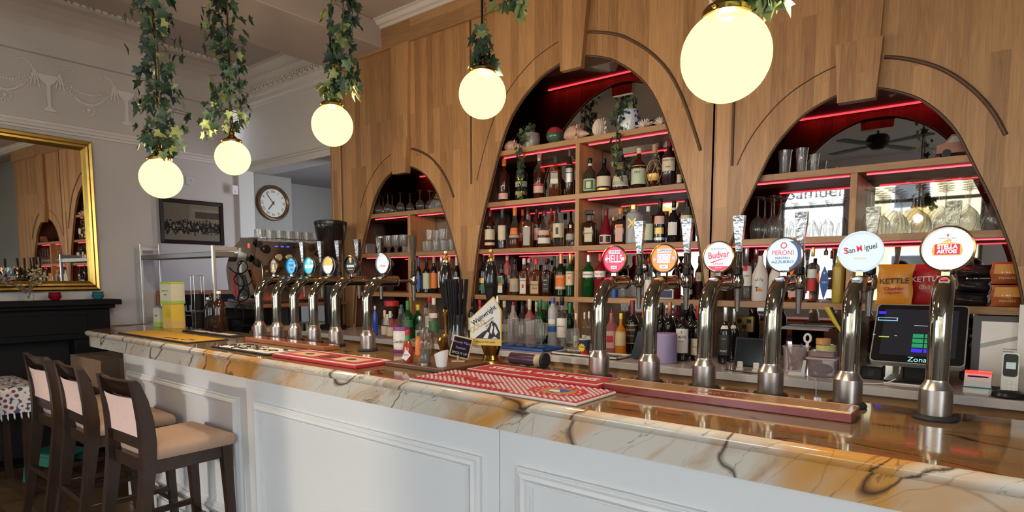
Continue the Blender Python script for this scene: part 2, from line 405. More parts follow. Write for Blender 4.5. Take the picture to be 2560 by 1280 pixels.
# mouldings
tr = MB()
def mould_x(mb, x0, x1, y, prof):      # along x on a wall facing -y; prof (out, z)
    mb.prism([(y + .01, prof[0][1])] + [(y - d, z) for d, z in prof] + [(y + .01, prof[-1][1])], x0, x1, 'x')
def mould_y(mb, y0, y1, x, prof):      # along y on a wall facing +x
    mb.prism([(x - .01, prof[0][1])] + [(x + d, z) for d, z in prof] + [(x - .01, prof[-1][1])], y0, y1, 'y')
RAIL = [(.004, 2.695), (.014, 2.70), (.014, 2.715), (.028, 2.722), (.034, 2.737), (.028, 2.75), (.012, 2.755), (.012, 2.775), (.004, 2.78)]
mould_x(tr, -6.44, -4.94, 3.5, [(d, z + .02) for d, z in RAIL]); struct('trim_3', tr, PLAST)
tr = MB(); mould_y(tr, FRONT_Y, 2.36, -6.15, RAIL); mould_y(tr, 2.36, 3.5, -6.5, RAIL); mould_x(tr, -6.5, -6.15, 2.36 + .0, [(-d - .0, z) for d, z in RAIL]); struct('trim_4', tr, PLAST)
tr = MB()
COR = [(.006, 3.32), (.02, 3.325), (.02, 3.345), (.04, 3.36), (.04, 3.40), (.055, 3.41), (.06, 3.43), (.06, 3.50), (.085, 3.53), (.12, 3.55), (.12, 3.575), (.14, 3.58), (.15, 3.60), (.175, 3.625), (.175, CEIL_Z)]
mould_x(tr, -6.5, -4.94, 3.5, COR)
tr.s = [False] * len(tr.s); o = struct('trim_5', tr, PLAST)
le = MB(); random.seed(3); x = -6.42
while x < -4.97:                                                    # curling leaf ornament of the cornice
    for k in range(5):
        a = k * 1.15; le.ball((x + .035 * math.cos(a), 3.5 - .068 - .012 * k / 4, 3.468 + .024 * math.sin(a)), .017 - .0018 * k, 6, sy=.9)
    x += .088
o2 = le.build('leaf_ornament', PLAST, o); o2['kind'] = 'stuff'
# cove + egg band on the chimney breast and picture wall, plaster swags on the frieze
tr = MB(); CV = [(.01, 3.30), (.03, 3.305), (.035, 3.33)] + [(.04 + .28 * (1 - math.cos(a)), 3.34 + .30 * math.sin(a)) for a in [i * PI / 12 for i in range(1, 7)]] + [(.34, CEIL_Z)]
mould_y(tr, FRONT_Y, 2.36, -6.15, CV); mould_y(tr, 2.36, 3.5, -6.5, CV); o = struct('trim_6', tr, WALL)
eg = MB(); y = -.6
while y < 3.4:
    xx = -6.15 + .37 if y < 2.4 else -6.5 + .37
    eg.ball((xx, y, CEIL_Z - .006), .016 + .006 * math.sin(y * 40), 6, sz=.9, sy=1.5); y += .05
o2 = eg.build('egg_ornament', PLAST, o); o2['kind'] = 'stuff'
sw = MB(); FX = -6.146
def fz(px, py):
    p = at(px, py, x=-6.15); return p.y, p.z
def swag(a, b, sag, n, r0):
    for i in range(n + 1):
        t = i / n; y = a[0] + (b[0] - a[0]) * t; z = a[1] + (b[1] - a[1]) * t - sag * 4 * t * (1 - t)
        sw.ball((FX, y, z), r0 * (.75 + .5 * 4 * t * (1 - t)), 6, sx=.55)
for k in range(-2, 4):
    y0 = 1.12 + k * .57
    A = (y0 + .02, 3.16); B = (y0 + .42, 3.16); mid = y0 + .22
    if B[0] > 2.34: break
    swag(A, B, .10, 20, .011); swag(A, B, .185, 24, .012)
    for q in range(12):
        t = 2 * PI * q / 12; sw.ball((FX, mid + .042 * math.cos(t), 2.932 + .042 * math.sin(t)), .011, 6, sx=.6)
    sw.ball((FX, mid, 2.932), .017, 8, sx=.6)
    for e in (A, B):
        for d in (-.02, 0, .02): sw.tube([(FX, e[0] + d * .2, e[1] + .02), (FX, e[0] + d, e[1] - .06), (FX, e[0] + d * 1.6, e[1] - .12)], [.008, .01, .004], 6)
        sw.tube(spline([(FX, e[0], e[1]), (FX, e[0] + (.03 if e is A else -.03), e[1] + .07), (FX, e[0] + (.09 if e is A else -.09), e[1] + .085), (FX, e[0] + (.1 if e is A else -.1), e[1] + .045)], 4), .006, 6)
    c = y0 + .505                                                   # the little tazza between two swags
    if c < 2.3:
        sw.prism([(c - .075, 3.15), (c + .075, 3.15), (c + .05, 3.10), (c + .015, 3.07), (c + .012, 2.90), (c + .05, 2.86), (c - .05, 2.86), (c - .012, 2.90), (c - .015, 3.07), (c - .05, 3.10)], FX - .01, FX + .012, 'x')
o = struct('trim_7', sw, PLAST)
struct('baseboard_left', MB().box(-6.5, -6.47, 2.36, 3.36, 0, .18, .006), WHITE)
struct('wall_back', MB().box(-4.93, 4, 3.87, 4.0, 0, CEIL_Z).box(-4.97, -4.93, 3.53, 4.0, 0, 2.655), WALLG)
wr = MB(); q = FRONT_Y - .3
for (a, b, c, d) in FILL_SIDE: wr.box(SIDE_X, SIDE_X + .2, q, a, 0, CEIL_Z).box(SIDE_X, SIDE_X + .2, a, b, 0, c).box(SIDE_X, SIDE_X + .2, a, b, d, CEIL_Z); q = b
wr.box(SIDE_X, SIDE_X + .2, q, 4, 0, CEIL_Z); struct('wall_right', wr, WALL)
# street side: wall with four windows
wf = MB(); xs = [-7.0]
for (a, b, c, d) in WINDOWS:
    wf.box(xs[-1], a, FRONT_Y - .3, FRONT_Y, 0, CEIL_Z).box(a, b, FRONT_Y - .3, FRONT_Y, 0, c).box(a, b, FRONT_Y - .3, FRONT_Y, d, CEIL_Z); xs.append(b)
wf.box(xs[-1], 3.7, FRONT_Y - .3, FRONT_Y, 0, CEIL_Z); struct('wall_front', wf, WALL)
DKG = M('dark_green_paint', (.012, .02, .018), .4)
for i, (a, b, c, d) in enumerate(WINDOWS):
    wd = D.objects.new('window_%d' % (i + 1), None); COL.objects.link(wd); wd['kind'] = 'structure'
    f = MB(); y0, y1 = FRONT_Y - .2, FRONT_Y - .14
    for (p, q, r_, t) in ((a, a + .06, c, d), (b - .06, b, c, d), (a, b, c, c + .06), (a, b, d - .06, d)): f.box(p, q, y0, y1, r_, t)
    n = 3 if i == 0 else 1
    for k in range(1, n): f.box(a + (b - a) * k / n - .03, a + (b - a) * k / n + .03, y0, y1, c, d)
    if i: f.box(a, b, y0, y1, d - .62, d - .56)
    f.build('window_frame', DKG, wd)
    for k in range(n): MB().box(a + (b - a) * k / n + .02, a + (b - a) * (k + 1) / n - .02, FRONT_Y - .172, FRONT_Y - .168, c + .02, d - .02).build('pane', PANE, wd)
    if i == 1: text('lettering', 'Samuel', .34, BLACKM, wd, (-2.72, FRONT_Y - .16, 3.12), (PI / 2, 0, PI)).scale = (-1, 1, 1)
for i, (a, b, c, d) in enumerate(FILL_SIDE):  # added windows, out of view, letting in more light
    wd = D.objects.new('window_%d' % (len(WINDOWS) + i + 1), None); COL.objects.link(wd); wd['kind'] = 'structure'; f = MB()
    for (p, q, r_, t) in ((a, a + .06, c, d), (b - .06, b, c, d), (a, b, c, c + .06), (a, b, d - .06, d), (a, b, d - .62, d - .56)): f.box(SIDE_X + .06, SIDE_X + .12, p, q, r_, t)
    f.build('window_frame', DKG, wd); MB().box(SIDE_X + .088, SIDE_X + .092, a + .02, b - .02, c + .02, d - .02).build('pane', PANE, wd)
# the far side of the street, seen only through the windows and in the mirrors
st = MB().box(-30, 30, -30, -5.3, -.3, -.12); struct('street', st, M('asphalt', (.10, .10, .10), .9, var=.1))
hb = thing('house', 'cream rendered house across the street, seen in the arch mirror', 'building', (3.0, -15, -.12))
hm = MB().box(-6.5, 8, -3, 0, 0, 6.0); hm.build('wall', M('cream_render', (.78, .66, .40), .9, var=.05, scale=1), hb)
MB().prism([(-3.3, 6.0), (.3, 6.0), (-1.5, 7.6)], -6.8, 8.3, 'x').build('roof', M('slate', (.10, .10, .11), .8, var=.2), hb)
wm = MB().box(-.55, .55, 0, .05, 0, 1.5).mesh('window', M('white_frame', (.8, .8, .8), .5)); pm = MB().box(-.45, .45, .05, .06, .1, 1.4).mesh('pane', M('dark_pane', (.05, .06, .07), .1))
for x in (-5, -2.4, .2, 2.8, 5.4):
    for z in (.9, 3.7):
        o = put('window', wm, hb, (x, 0, z)); put('pane', pm, o)
# ceiling fan behind the camera, seen in the arch mirror
fn = thing('ceiling_fan', 'dark ceiling fan with four blades, reflected in the arch mirror', 'fan', (-1.15, -1.0, CEIL_Z))
MB().lathe([(.0, 0), (.07, 0), (.06, -.06), (.013, -.07), (.013, -.42)], 16).build('down_rod', BLACKM, fn)
MB().lathe([(.013, -.42), (.10, -.43), (.13, -.48), (.12, -.55), (.06, -.60), (0, -.61)], 20).build('motor', BLACKM, fn)
bl = MB().prism([(.12, -.03), (.2, -.06), (.62, -.07), (.65, -.05), (.65, .05), (.62, .07), (.2, .06), (.12, .03)], -.55, -.54, 'z').mesh('blade', BLACKM)
for k in range(4): put('blade', bl, fn, (0, 0, 0), (0, 0, k * PI / 2 + .5))

# ================================================================== the oak back bar
FY = 3.5
C1, C2, C3 = -3.94, -2.235, -.56
HW_S = [(0, 2.43), (.1, 2.42), (.235, 2.358), (.33, 2.275), (.405, 2.175), (.455, 2.07), (.49, 1.99), (.555, 1.842), (.606, 1.70), (.645, 1.58), (.685, 1.40), (.715, 1.20), (.735, 1.03)]
HW_L = [(0, 2.955), (.10, 2.944), (.25, 2.895), (.334, 2.846), (.44, 2.765), (.54, 2.655), (.62, 2.51), (.69, 2.33), (.738, 2.19), (.79, 2.045), (.845, 1.86), (.88, 1.69), (.909, 1.507), (.935, 1.30), (.955, 1.03)]
def arch_curve(pts, n=5): return [(p.x, p.y) for p in spline([(x, z, 0) for x, z in [(-pts[1][0], pts[1][1])] + pts], n)[n:]]
CS, CL = arch_curve(HW_S), arch_curve(HW_L)
bb = thing('back_bar', 'tall oak back bar with three arched openings of shelves', 'back bar', (0, 0, 0))
def full(c, cv): return [(c - x, z) for x, z in cv[::-1]] + [(c + x, z) for x, z in cv[1:]]
line = [(-4.93, 1.03)] + full(C1, CS) + full(C2, CL) + full(C3, CS) + [(.62, 1.03)]
line = [p for i, p in enumerate(line) if i == 0 or p[0] > line[i - 1][0] + 1e-5]
TOP = 3.60
mb = MB(); vs = []; n = len(line)
for (x, z) in line: vs += [(x, FY, z), (x, FY, TOP), (x, FY + .024, z), (x, FY + .024, TOP)]
fs = []
for i in range(n - 1):
    a, b = 4 * i, 4 * i + 4
    fs += [(a, b, b + 1, a + 1), (a + 2, a + 3, b + 3, b + 2), (a, a + 2, b + 2, b), (a + 1, b + 1, b + 3, a + 3)]
fs += [(0, 1, 3, 2), (4 * n - 4, 4 * n - 2, 4 * n - 1, 4 * n - 3)]
mb.add(vs, fs); mb.build('arch_facade', OAK, bb)
# rounded nosing along each opening
for c, cv in ((C1, CS), (C2, CL), (C3, CS)):
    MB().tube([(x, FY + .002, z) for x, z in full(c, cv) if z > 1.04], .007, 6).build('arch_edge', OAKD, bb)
MB().box(-4.965, .62, FY - .03, FY, 3.425, TOP, .004).box(-4.965, -4.925, FY - .03, FY + .36, 3.44, TOP, .004).build('top_rail', OAKX, bb)
MB().box(-4.955, -4.925, FY - .012, FY + .36, 1.03, 3.44, .004).build('end_panel', OAK, bb)
MB().box(-4.92, -4.80, FY - .014, FY, 1.03, 3.425, .004).build('end_post', OAK, bb)
# keystones with their tapering strips
def trap(x0, x1, x2, x3, z0, z1, h, name='keystone'):
    mb = MB(); mb.prism([(x0, z0), (x1, z0), (x3, z1), (x2, z1)], FY - h, FY + .001); return mb.build(name, OAK, bb)
trap(C2 - .088, C2 + .075, C2 - .13, C2 + .13, 2.872, 3.425, .042)
for c in (C1, C3):
    trap(c - .083, c + .083, c - .10, c + .103, 2.37, 2.655, .055)
    trap(c - .085, c + .088, c - .10, c + .115, 2.655, 3.425, .032, 'keystone_strip')
# dark strips, groove shade put into their colour: outer curves, uprights between arches
def outer(cv, d):
    out = []
    for i in range(len(cv)):
        a = Vector(cv[max(i - 1, 0)]); b = Vector(cv[min(i + 1, len(cv) - 1)]); t = (b - a).normalized(); out.append((cv[i][0] + t.y * -d, cv[i][1] + t.x * d))
    return out
def groove_shade(pts, r=.0075): MB().tube([(x, FY - .002, z) for x, z in pts], r, 8).build('groove_shade', OAKD, bb)
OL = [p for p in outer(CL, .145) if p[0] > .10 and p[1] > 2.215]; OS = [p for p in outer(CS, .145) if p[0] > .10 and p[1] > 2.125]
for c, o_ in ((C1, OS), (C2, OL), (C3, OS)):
    groove_shade([(c + x, z) for x, z in o_], .0095); groove_shade([(c - x, z) for x, z in o_], .003)
for x, z in ((-3.165, 2.215), (-1.175, 2.13)): groove_shade([(x, z), (x, 3.425)])
for x in (-4.79,): groove_shade([(x, 1.05), (x, 3.425)], .006)
# carcass: dividers, sides, roofs, shelves, mirrors
SH = [1.364, 1.715, 2.065, 2.434]; T = .036
BAYS = [(-4.76, -3.215, C1 + .026, 2.47, 3), (-3.205, -1.262, C2 + .012, 3.0, 4), (-1.252, .14, C3 - .004, 2.47, 3)]
BACK = 3.835
for (x0, x1, dv, roof, ns) in BAYS:
    for x in (x0, x1): MB().box(x - .004, x + .004, FY + .026, BACK, 1.03, roof).build('side_lining', REDIN, bb)
    MB().box(x0, x1, FY + .026, BACK, roof, roof + .02).build('roof_board', REDIN, bb)
    MB().box(x0, x1, BACK, BACK + .008, 1.03, roof).build('mirror_back', SMOKE, bb)
    MB().box(dv - .016, dv + .016, FY + .026, BACK, 1.03, SH[ns - 1] - T, .002).build('divider', OAK, bb)
    for k in range(ns): MB().box(x0 + .004, x1 - .004, FY + .025, BACK, SH[k] - T, SH[k], .002).build('shelf', OAKX, bb)
    cv, cc = (CL, C2) if ns == 4 else (CS, C1 if x0 < -4 else C3)
    for k in range(1, ns):                                          # red strip lights under the shelves
        if k == 0: continue
        hw = max(x for x, z in cv if z >= SH[k] - T - .02) if any(z >= SH[k] - T - .02 for x, z in cv) else .9
        for (a, b) in ((max(x0 + .06, cc - hw - .02), dv - .03), (dv + .045, min(x1 - .04, cc + hw + .02))):
            if b > a: MB().box(a, b, 3.592, 3.606, SH[k] - T - .006, SH[k] - T, .002).build('strip_light', LED, bb)
    a, b = (cc - .62, cc + .62) if ns == 4 else (cc - .42, cc + .42)
    MB().box(a, b, 3.58, 3.594, roof - .009, roof, .002).build('strip_light', LED, bb)

# ---- back counter under the arches
bc = thing('back_counter', 'white quartz back counter with oak edge in front of the arches', 'counter', (0, 0, 0))
QU = M('pale_quartz', (.56, .53, .52), .08, var=.05, scale=80)
MB().box(-4.7, 1.2, 2.96, 3.86, .992, 1.03, .003).build('worktop', QU, bc)
MB().box(-4.68, 1.2, 2.985, 3.02, .935, .992, .002).build('edge_board', OAKX, bc)
for x in (-4.0, -2.55, -.93, -.10, .55): MB().box(x - .022, x + .022, 2.99, 3.06, .3, .935, .002).build('post', OAK, bc)
MB().box(-4.68, 1.2, 3.10, 3.8, .02, .93).build('carcass', BLACKM, bc)
fr_m = MB().box(-.36, .36, 3.06, 3.1, .15, .86, .004).mesh('fridge_door', M('dark_blue_grey', (.035, .045, .055), .4)); ha_m = MB().box(-.28, .28, 3.03, 3.06, .86, .90, .004).mesh('handle', STEEL)
for x in (-3.3, -2.05, -1.43, -.52, .26):
    o = put('fridge_door', fr_m, bc, (x, 0, 0)); put('handle', ha_m, o)

# ================================================================== the front bar
TZ = 1.112
bt = thing('marble_worktop', 'golden marble bar top with rounded edge and marble fascia', 'worktop', (0, 0, 0))
def rr(out, d):      # bar outline inset by d
    pass
def bar_outline(d):
    x0, y0, x1, y1 = -5.46 + d, 1.478 + d, 1.3, 2.12
    R = .20; pts = [(x1, y0)]
    for i in range(7):
        a = PI * 1.5 - i * PI / 12; pts.append((x0 + .16 + R + (R) * math.cos(a), y0 + R + R * math.sin(a)))
    pts += [(x0 + .02, y1 - .06), (x0 + .06, y1), (x1, y1)]
    return pts
lev = [(.010, TZ - .036), (.003, TZ - .030), (0, TZ - .020), (.002, TZ - .011), (.009, TZ - .004), (.018, TZ - .0004), (.022, TZ)]
mb = MB(); ol = [[(x, y, z) for x, y in bar_outline(d)] for d, z in lev]; n = len(ol[0])
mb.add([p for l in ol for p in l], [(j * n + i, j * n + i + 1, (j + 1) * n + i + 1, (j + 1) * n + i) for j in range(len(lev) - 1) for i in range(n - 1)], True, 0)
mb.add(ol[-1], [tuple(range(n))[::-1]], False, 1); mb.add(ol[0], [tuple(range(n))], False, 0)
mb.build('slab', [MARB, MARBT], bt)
fo = bar_outline(.022); fi = bar_outline(.05); n = len(fo); mb = MB()
mb.add([(x, y, z) for (x, y) in fo for z in (.998, TZ - .036)] + [(x, y, .998) for (x, y) in fi], [(2 * i, 2 * i + 2, 2 * i + 3, 2 * i + 1) for i in range(n - 1)] + [(2 * n + i, 2 * n + i + 1, 2 * i + 2, 2 * i) for i in range(n - 1)])
mb.build('fascia', MARB, bt)
bf = thing('bar_counter', 'white painted bar front with raised moulded panels', 'bar counter', (0, 0, 0))
MB().box(-4.53, 1.3, 1.54, 1.60, 0, .997).box(-4.53, -4.47, 1.54, 2.06, 0, .997).box(-4.53, 1.3, 2.0, 2.06, 0, .997).build('body', WHITE, bf)
MO = [(0, 0), (0, .012), (.006, .016), (.010, .012), (.013, .012), (.018, .022), (.030, .027), (.040, .020), (.045, .010), (.049, .010), (.050, .013), (.055, .013), (.056, .007), (.062, .007), (.063, 0)]
for i in range(4):
    x0, x1 = (-4.535, -2.912, -1.256, .40, 1.3)[i:i + 2]
    p = MB().box(x0 + .0015, x1 - .0015, 1.52, 1.545, .0, .998, .0015).build('front_panel', WHITE, bf)
    if i < 3:
        m_ = MB(); rect_frame(m_, x0 + .08, x1 - .078, .20, .886, MO, 1.52); m_.build('moulding', WHITE, p)
    MB().box(x0, x1, 1.505, 1.52, 0, .11, .003).build('plinth', WHITE, p)
# ================================================================== beer fonts
def face_mat(name, col, s=.60): return emis('lit_' + name, col, s)
FW = face_mat('white', (.92, .95, 1.0)); FPB = face_mat('pale_blue', (.72, .86, 1.0)); FR = face_mat('red', (.90, .012, .09)); FO = face_mat('orange', (1.0, .33, .03))
FB_ = face_mat('blue', (.02, .42, .95)); FT = face_mat('turquoise', (.05, .62, .75)); FY_ = face_mat('yellow', (1.0, .55, .05)); FN = face_mat('navy', (.02, .03, .22), .4)
FBR = face_mat('brown', (.10, .035, .02), .3); FK = face_mat('black', (.01, .01, .012), .2); FG = face_mat('gold', (.85, .50, .12), .6); FPK = face_mat('pink', (1.0, .55, .70)); FDK = face_mat('dark_grey', (.05, .05, .07), .3); FCR = face_mat('crimson', (.75, .01, .04), .6); FLG = face_mat('ring_grey', (.45, .45, .5), .3)
def tap_parts(base_ring=True):
    P = {}
    P['base_ring'] = (MB().lathe([(.030, 0), (.052, 0), (.054, .006), (.050, .013), (.037, .015)], 28), RUBBER)
    P['collar'] = (MB().lathe([(.038, .001), (.0395, .010), (.0395, .084), (.0275, .104), (.0265, .110)], 28), M('satin_collar', (.52, .47, .43), .30, 1, var=.12, scale=40))
    path = [(0, 0, .10), (0, 0, .19), (0, 0, .262)] + [(0, .105 - .105 * math.cos(a), .262 + .105 * math.sin(a)) for a in [i * PI / 20 for i in range(1, 11)]] + [(0, .15, .367), (0, .188, .367)]
    P['swan_neck'] = (MB().tube(path, .0265, 24, cap=False), CHROME)
    P['end_cap'] = (MB().tube([(0, .18, .367), (0, .183, .367), (0, .205, .367), (0, .212, .367)], [.0275, .029, .029, .020], 20), CHROME)
    P['shank'] = (MB().tube([(0, .205, .367), (0, .325, .367)], .0085, 10), STEEL)
    P['nozzle'] = (MB().lathe([(.007, .255), (.0085, .256), (.0125, .33), (.014, .345)], 14, (0, .33, 0)), STEEL)
    P['tap_body'] = (MB().lathe([(.012, .343), (.020, .350), (.0225, .372), (.019, .395), (.013, .400)], 16, (0, .33, 0)), CHROME)
    P['black_collar'] = (MB().lathe([(.013, .398), (.0165, .40), (.0165, .424), (.013, .426)], 16, (0, .33, 0)), BLACK)
    P['ferrule'] = (MB().lathe([(.013, .424), (.0145, .43), (.013, .475), (.015, .481), (.011, .487)], 16, (0, .33, 0)), CHROME)
    P['handle'] = (MB().bar([(0, .33, .484), (0, .329, .52), (0, .326, .60), (0, .324, .622)], [.0105, .0125, .0205, .021], [.0085, .010, .012, .012]), M('hammered_handle', (.30, .29, .27), .12, 1, var=.3, scale=70, bump=.07))
    return P
TP = {k: (mb.mesh(k, m), m) for k, (mb, m) in tap_parts().items()}
def beer_font(x, y, label, face, rim, items, r=.052, group='draught beer fonts on the bar', emblem=None, ry=None):
    t = thing('beer_tap', label, 'beer tap', (x, y, TZ), 0, group)
    for k, (me, m) in TP.items(): put(k, me, t)
    bz, by = .394 + .012 + r, .112
    MB().box(-.012, .012, by - .006, by + .012, .388, .394 + .016, .002).build('badge_stem', CHROME, t)
    hz = MB(); hz.tube([(0, .008, 0), (0, .02, 0), (0, .052, 0), (0, .066, 0)], [r * .98, r * .93, r * .42, r * .2], 24); hz.build('badge_housing', BLACK, t, (0, by, bz))
    b = disc(r * .985, -.002, .009, 36).build('badge', face, t, (0, by, bz))
    MB().lathe([(r * .95, -.004), (r * 1.01, -.006), (r * 1.06, 0), (r * 1.04, .008), (r * .97, .010)], 36, X=Matrix.Rotation(-PI / 2, 4, 'X') @ Matrix.Scale(-1, 4, (0, 0, 1))).build('badge_rim', rim, b)
    yy = -.0026
    for it in items:
        yy -= .0004; kind = it[0]
        if kind == 't':      # text, z, size, material [, squeeze, rotation, x, bold]
            _, s, z, size, m, *o = it; o = o + [1.0, 0, 0, 0][len(o):]
            text('lettering', s, size * r, m, b, (o[2] * r, yy, z * r), (PI / 2, -o[1], 0), sx=o[0], bold=o[3] * r)
        elif kind == 'd':    # filled disc r, x, z
            disc(it[1] * r, yy, yy + .0003, 28, (it[2] * r, it[3] * r)).build('roundel', it[4], b)
        elif kind == 'p':    # polygon
            MB().prism([(u * r, v * r) for u, v in it[1]], yy, yy + .0003).build('emblem', it[2], b)
    ang = 1.0; MB().lathe([(.0115, 0), (.010, .0012), (0, .0016)], 16, sy=.62 if not ry else ry).build('neck_emblem', emblem or face, t, (0, .105 - .132 * math.cos(1.15), .262 + .132 * math.sin(1.15)), (PI / 2 - 1.15, 0, 0))
    return t
def box_(x0, x1, z0, z1): return [(x0, z0), (x1, z0), (x1, z1), (x0, z1)]
def seg(r, z, n=14):        # lower segment of a disc
    a = math.acos(-z / r) if z < 0 else PI / 2
    return [(r * math.sin(t), -r * math.cos(t)) for t in [-a + 2 * a * i / n for i in range(n + 1)]]
beer_font(-1.159, 2.007, 'beer tap with round red badge and tall white letters', FR, BRASS, [('p', box_(-.5, .5, .42, .68), FW), ('t', 'CAMDEN', .55, .24, FDK, 1.0), ('t', 'HELLS', .02, .82, FW, .62, 0, 0, .012), ('d', .12, -.68, .02, FW), ('d', .13, .74, .02, FW), ('p', box_(-.27, .27, -.72, -.48), FW), ('t', 'LAGER', -.6, .17, FDK)])
beer_font(-.959, 2.025, 'beer tap with round orange badge and pink lettering', FO, BRASS, [('p', box_(-.55, .55, .42, .70), FW), ('t', 'CAMDEN', .56, .26, FDK, 1.0), ('p', [(-.52, -.32), (.42, -.34), (.52, .32), (-.52, .34)], FW), ('t', 'EAZY', 0, .66, FPK, .62, 0, 0, .01), ('d', .12, -.72, -.06, FPK), ('d', .13, .74, .02, FPK), ('p', box_(-.33, .33, -.72, -.46), FW), ('t', 'IPA', -.59, .18, FDK)])
beer_font(-.757, 2.035, 'beer tap with white badge, red script and red lower edge', FW, BRASS, [('p', seg(.93, -.60), FCR), ('t', 'BUDWEISER', .52, .17, FLG, 1.1), ('t', 'Budvar', .12, .62, FCR, .8, .10, 0, .008), ('p', [(-.62, -.30), (-.5, -.34), (.1, -.14), (.7, -.1), (.1, -.2), (-.45, -.42)], FCR), ('t', 'LAGER', -.46, .19, FCR, 1.2), ('t', 'SINCE 1895', -.72, .09, FW)], r=.054)
beer_font(-.537, 2.035, 'beer tap with pale blue badge and navy crescent edge', FPB, STEEL, [('p', [(.97 * math.cos(t), .97 * math.sin(t)) for t in [-1.25 + i * .15 for i in range(16)]] + [(-.12 + .86 * math.cos(t), .86 * math.sin(t)) for t in [1.15 - i * .15 for i in range(16)]], FN), ('d', .19, -.05, .56, FCR), ('d', .12, -.05, .56, FPB), ('t', 'PERONI', .12, .40, FCR, .9, 0, -.09), ('t', 'NASTRO', -.19, .19, FN, 1.1, 0, -.09), ('t', 'AZZURRO', -.42, .24, FN, 1.1, 0, -.09)], r=.056)
beer_font(-.313, 2.022, 'beer tap with plain pale blue badge and slanted dark lettering', FPB, FPB, [('t', 'San', .07, .40, FDK, .8, .16, -.46, .004), ('t', 'M', .16, .44, FCR, .8, .16, -.06, .01), ('t', 'iguel', .25, .40, FDK, .8, .16, .44, .004), ('t', 'S', .05, .46, FCR, .8, .16, -.68, .01), ('t', 'ESPECIAL', -.34, .13, FG, 1.1)], r=.060)
beer_font(-.095, 1.99, 'nearest beer tap, white badge with red cartouche and gold edge', FW, BRASS, [('p', [(-.52, -.30), (.52, -.30), (.58, -.1), (.50, .20), (.2, .28), (-.2, .28), (-.50, .20), (-.58, -.1)], FG), ('p', [(-.47, -.26), (.47, -.26), (.46, .20), (-.46, .20)], FCR), ('t', 'STELLA', .09, .26, FW, .9, 0, 0, .012), ('t', 'ARTOIS', -.13, .24, FW, .9, 0, 0, .012), ('p', [(-.16, .32), (.16, .32), (.1, .44), (-.06, .40)], FG), ('p', [(0, .52), (.04, .60), (0, .70), (-.04, .60)], FCR), ('t', 'ANNO 1366', .47, .09, FLG, 1.3)], r=.062, emblem=FCR)
beer_font(-3.638, 2.0, 'farthest beer tap, dark brown badge ringed in gold', FBR, BRASS, [('p', box_(-.45, .45, .52, .60), FG), ('p', box_(-.5, .5, -.62, -.5), FG), ('p', [(-.28, -.4), (.28, -.4), (.2, .1), (0, .35), (-.2, .1)], FG)])
beer_font(-3.440, 2.005, 'beer tap with plain bright blue badge and dark letters', FB_, STEEL, [('t', 'PUNK', .08, .52, FN, .75), ('t', 'IPA', -.45, .40, FN, .8), ('t', 'POST MODERN', .55, .12, FN)], emblem=FB_)
beer_font(-3.285, 2.03, 'beer tap with turquoise badge and white band across it', FT, STEEL, [('p', box_(-.8, .8, -.30, .12), FW), ('d', .26, 0, .5, FPB), ('t', 'ALE', -.09, .3, FT)], emblem=FT)
beer_font(-3.085, 2.03, 'beer tap with yellow and white badge', FW, STEEL, [('p', [(-u, -v) for u, v in seg(.94, -.0)], FY_), ('p', [(-.28, .1), (.28, .1), (.2, .6), (-.2, .6)], FG), ('t', 'PALE', -.35, .2, FG)], emblem=FO)
beer_font(-2.872, 2.03, 'beer tap with black badge and golden harp', FK, STEEL, [('p', [(-.22, .78), (.10, .84), (.24, .72), (.16, .25), (.02, .16), (-.14, .35)], FG), ('t', 'GUINNESS', -.14, .36, FPB, .78, 0, 0, .01), ('p', box_(-.5, .5, -.52, -.46), FG)], emblem=FG)
beer_font(-2.553, 2.002, 'beer tap with milky white badge and thin red line', FW, STEEL, [('d', .5, 0, .1, FPB), ('d', .4, 0, .1, FW), ('p', box_(-.45, .45, -.24, -.18), FCR)], r=.054)

# ================================================================== globe pendants with ivy
LEAFG = [M('ivy_dark', (.030, .060, .036), .5, var=.3, scale=40), M('ivy_mid', (.055, .105, .050), .5, var=.3, scale=40), M('ivy_light', (.22, .27, .09), .5, var=.3, scale=60), M('ivy_deep', (.018, .035, .024), .45, var=.3, scale=40)]
VINE = M('ivy_stem', (.055, .06, .025), .6)
half = [(.0, .0), (.20, -.13), (.44, -.10), (.36, .14), (.60, .40), (.30, .46), (.18, .70), (.0, 1.0)]
def leaf_mesh(k, m):
    out = half + [(-x, y) for x, y in half[-2:0:-1]]; vs = [(0, .32, .06)] + [(x, y, -.28 * abs(x) - .10 * y * y) for x, y in out]
    mb = MB(); n = len(out); mb.add(vs, [(0, 1 + i, 1 + (i + 1) % n) for i in range(n)], True); return mb.mesh('leaf', m)
LEAF = [leaf_mesh(k, m) for k, m in enumerate(LEAFG)]
def add_leaf(parent, p, size, facing, kind, roll=0):
    """tip hangs along -z with the blade turned to the horizontal direction 'facing'"""
    o = put('leaf', LEAF[kind], parent, p, (-PI / 2 + random.uniform(-.75, .55) , roll + random.uniform(-.9, .9), facing + random.uniform(-.6, .6))); o.scale = (size, size, size)
    o.rotation_mode = 'XYZ'; return o
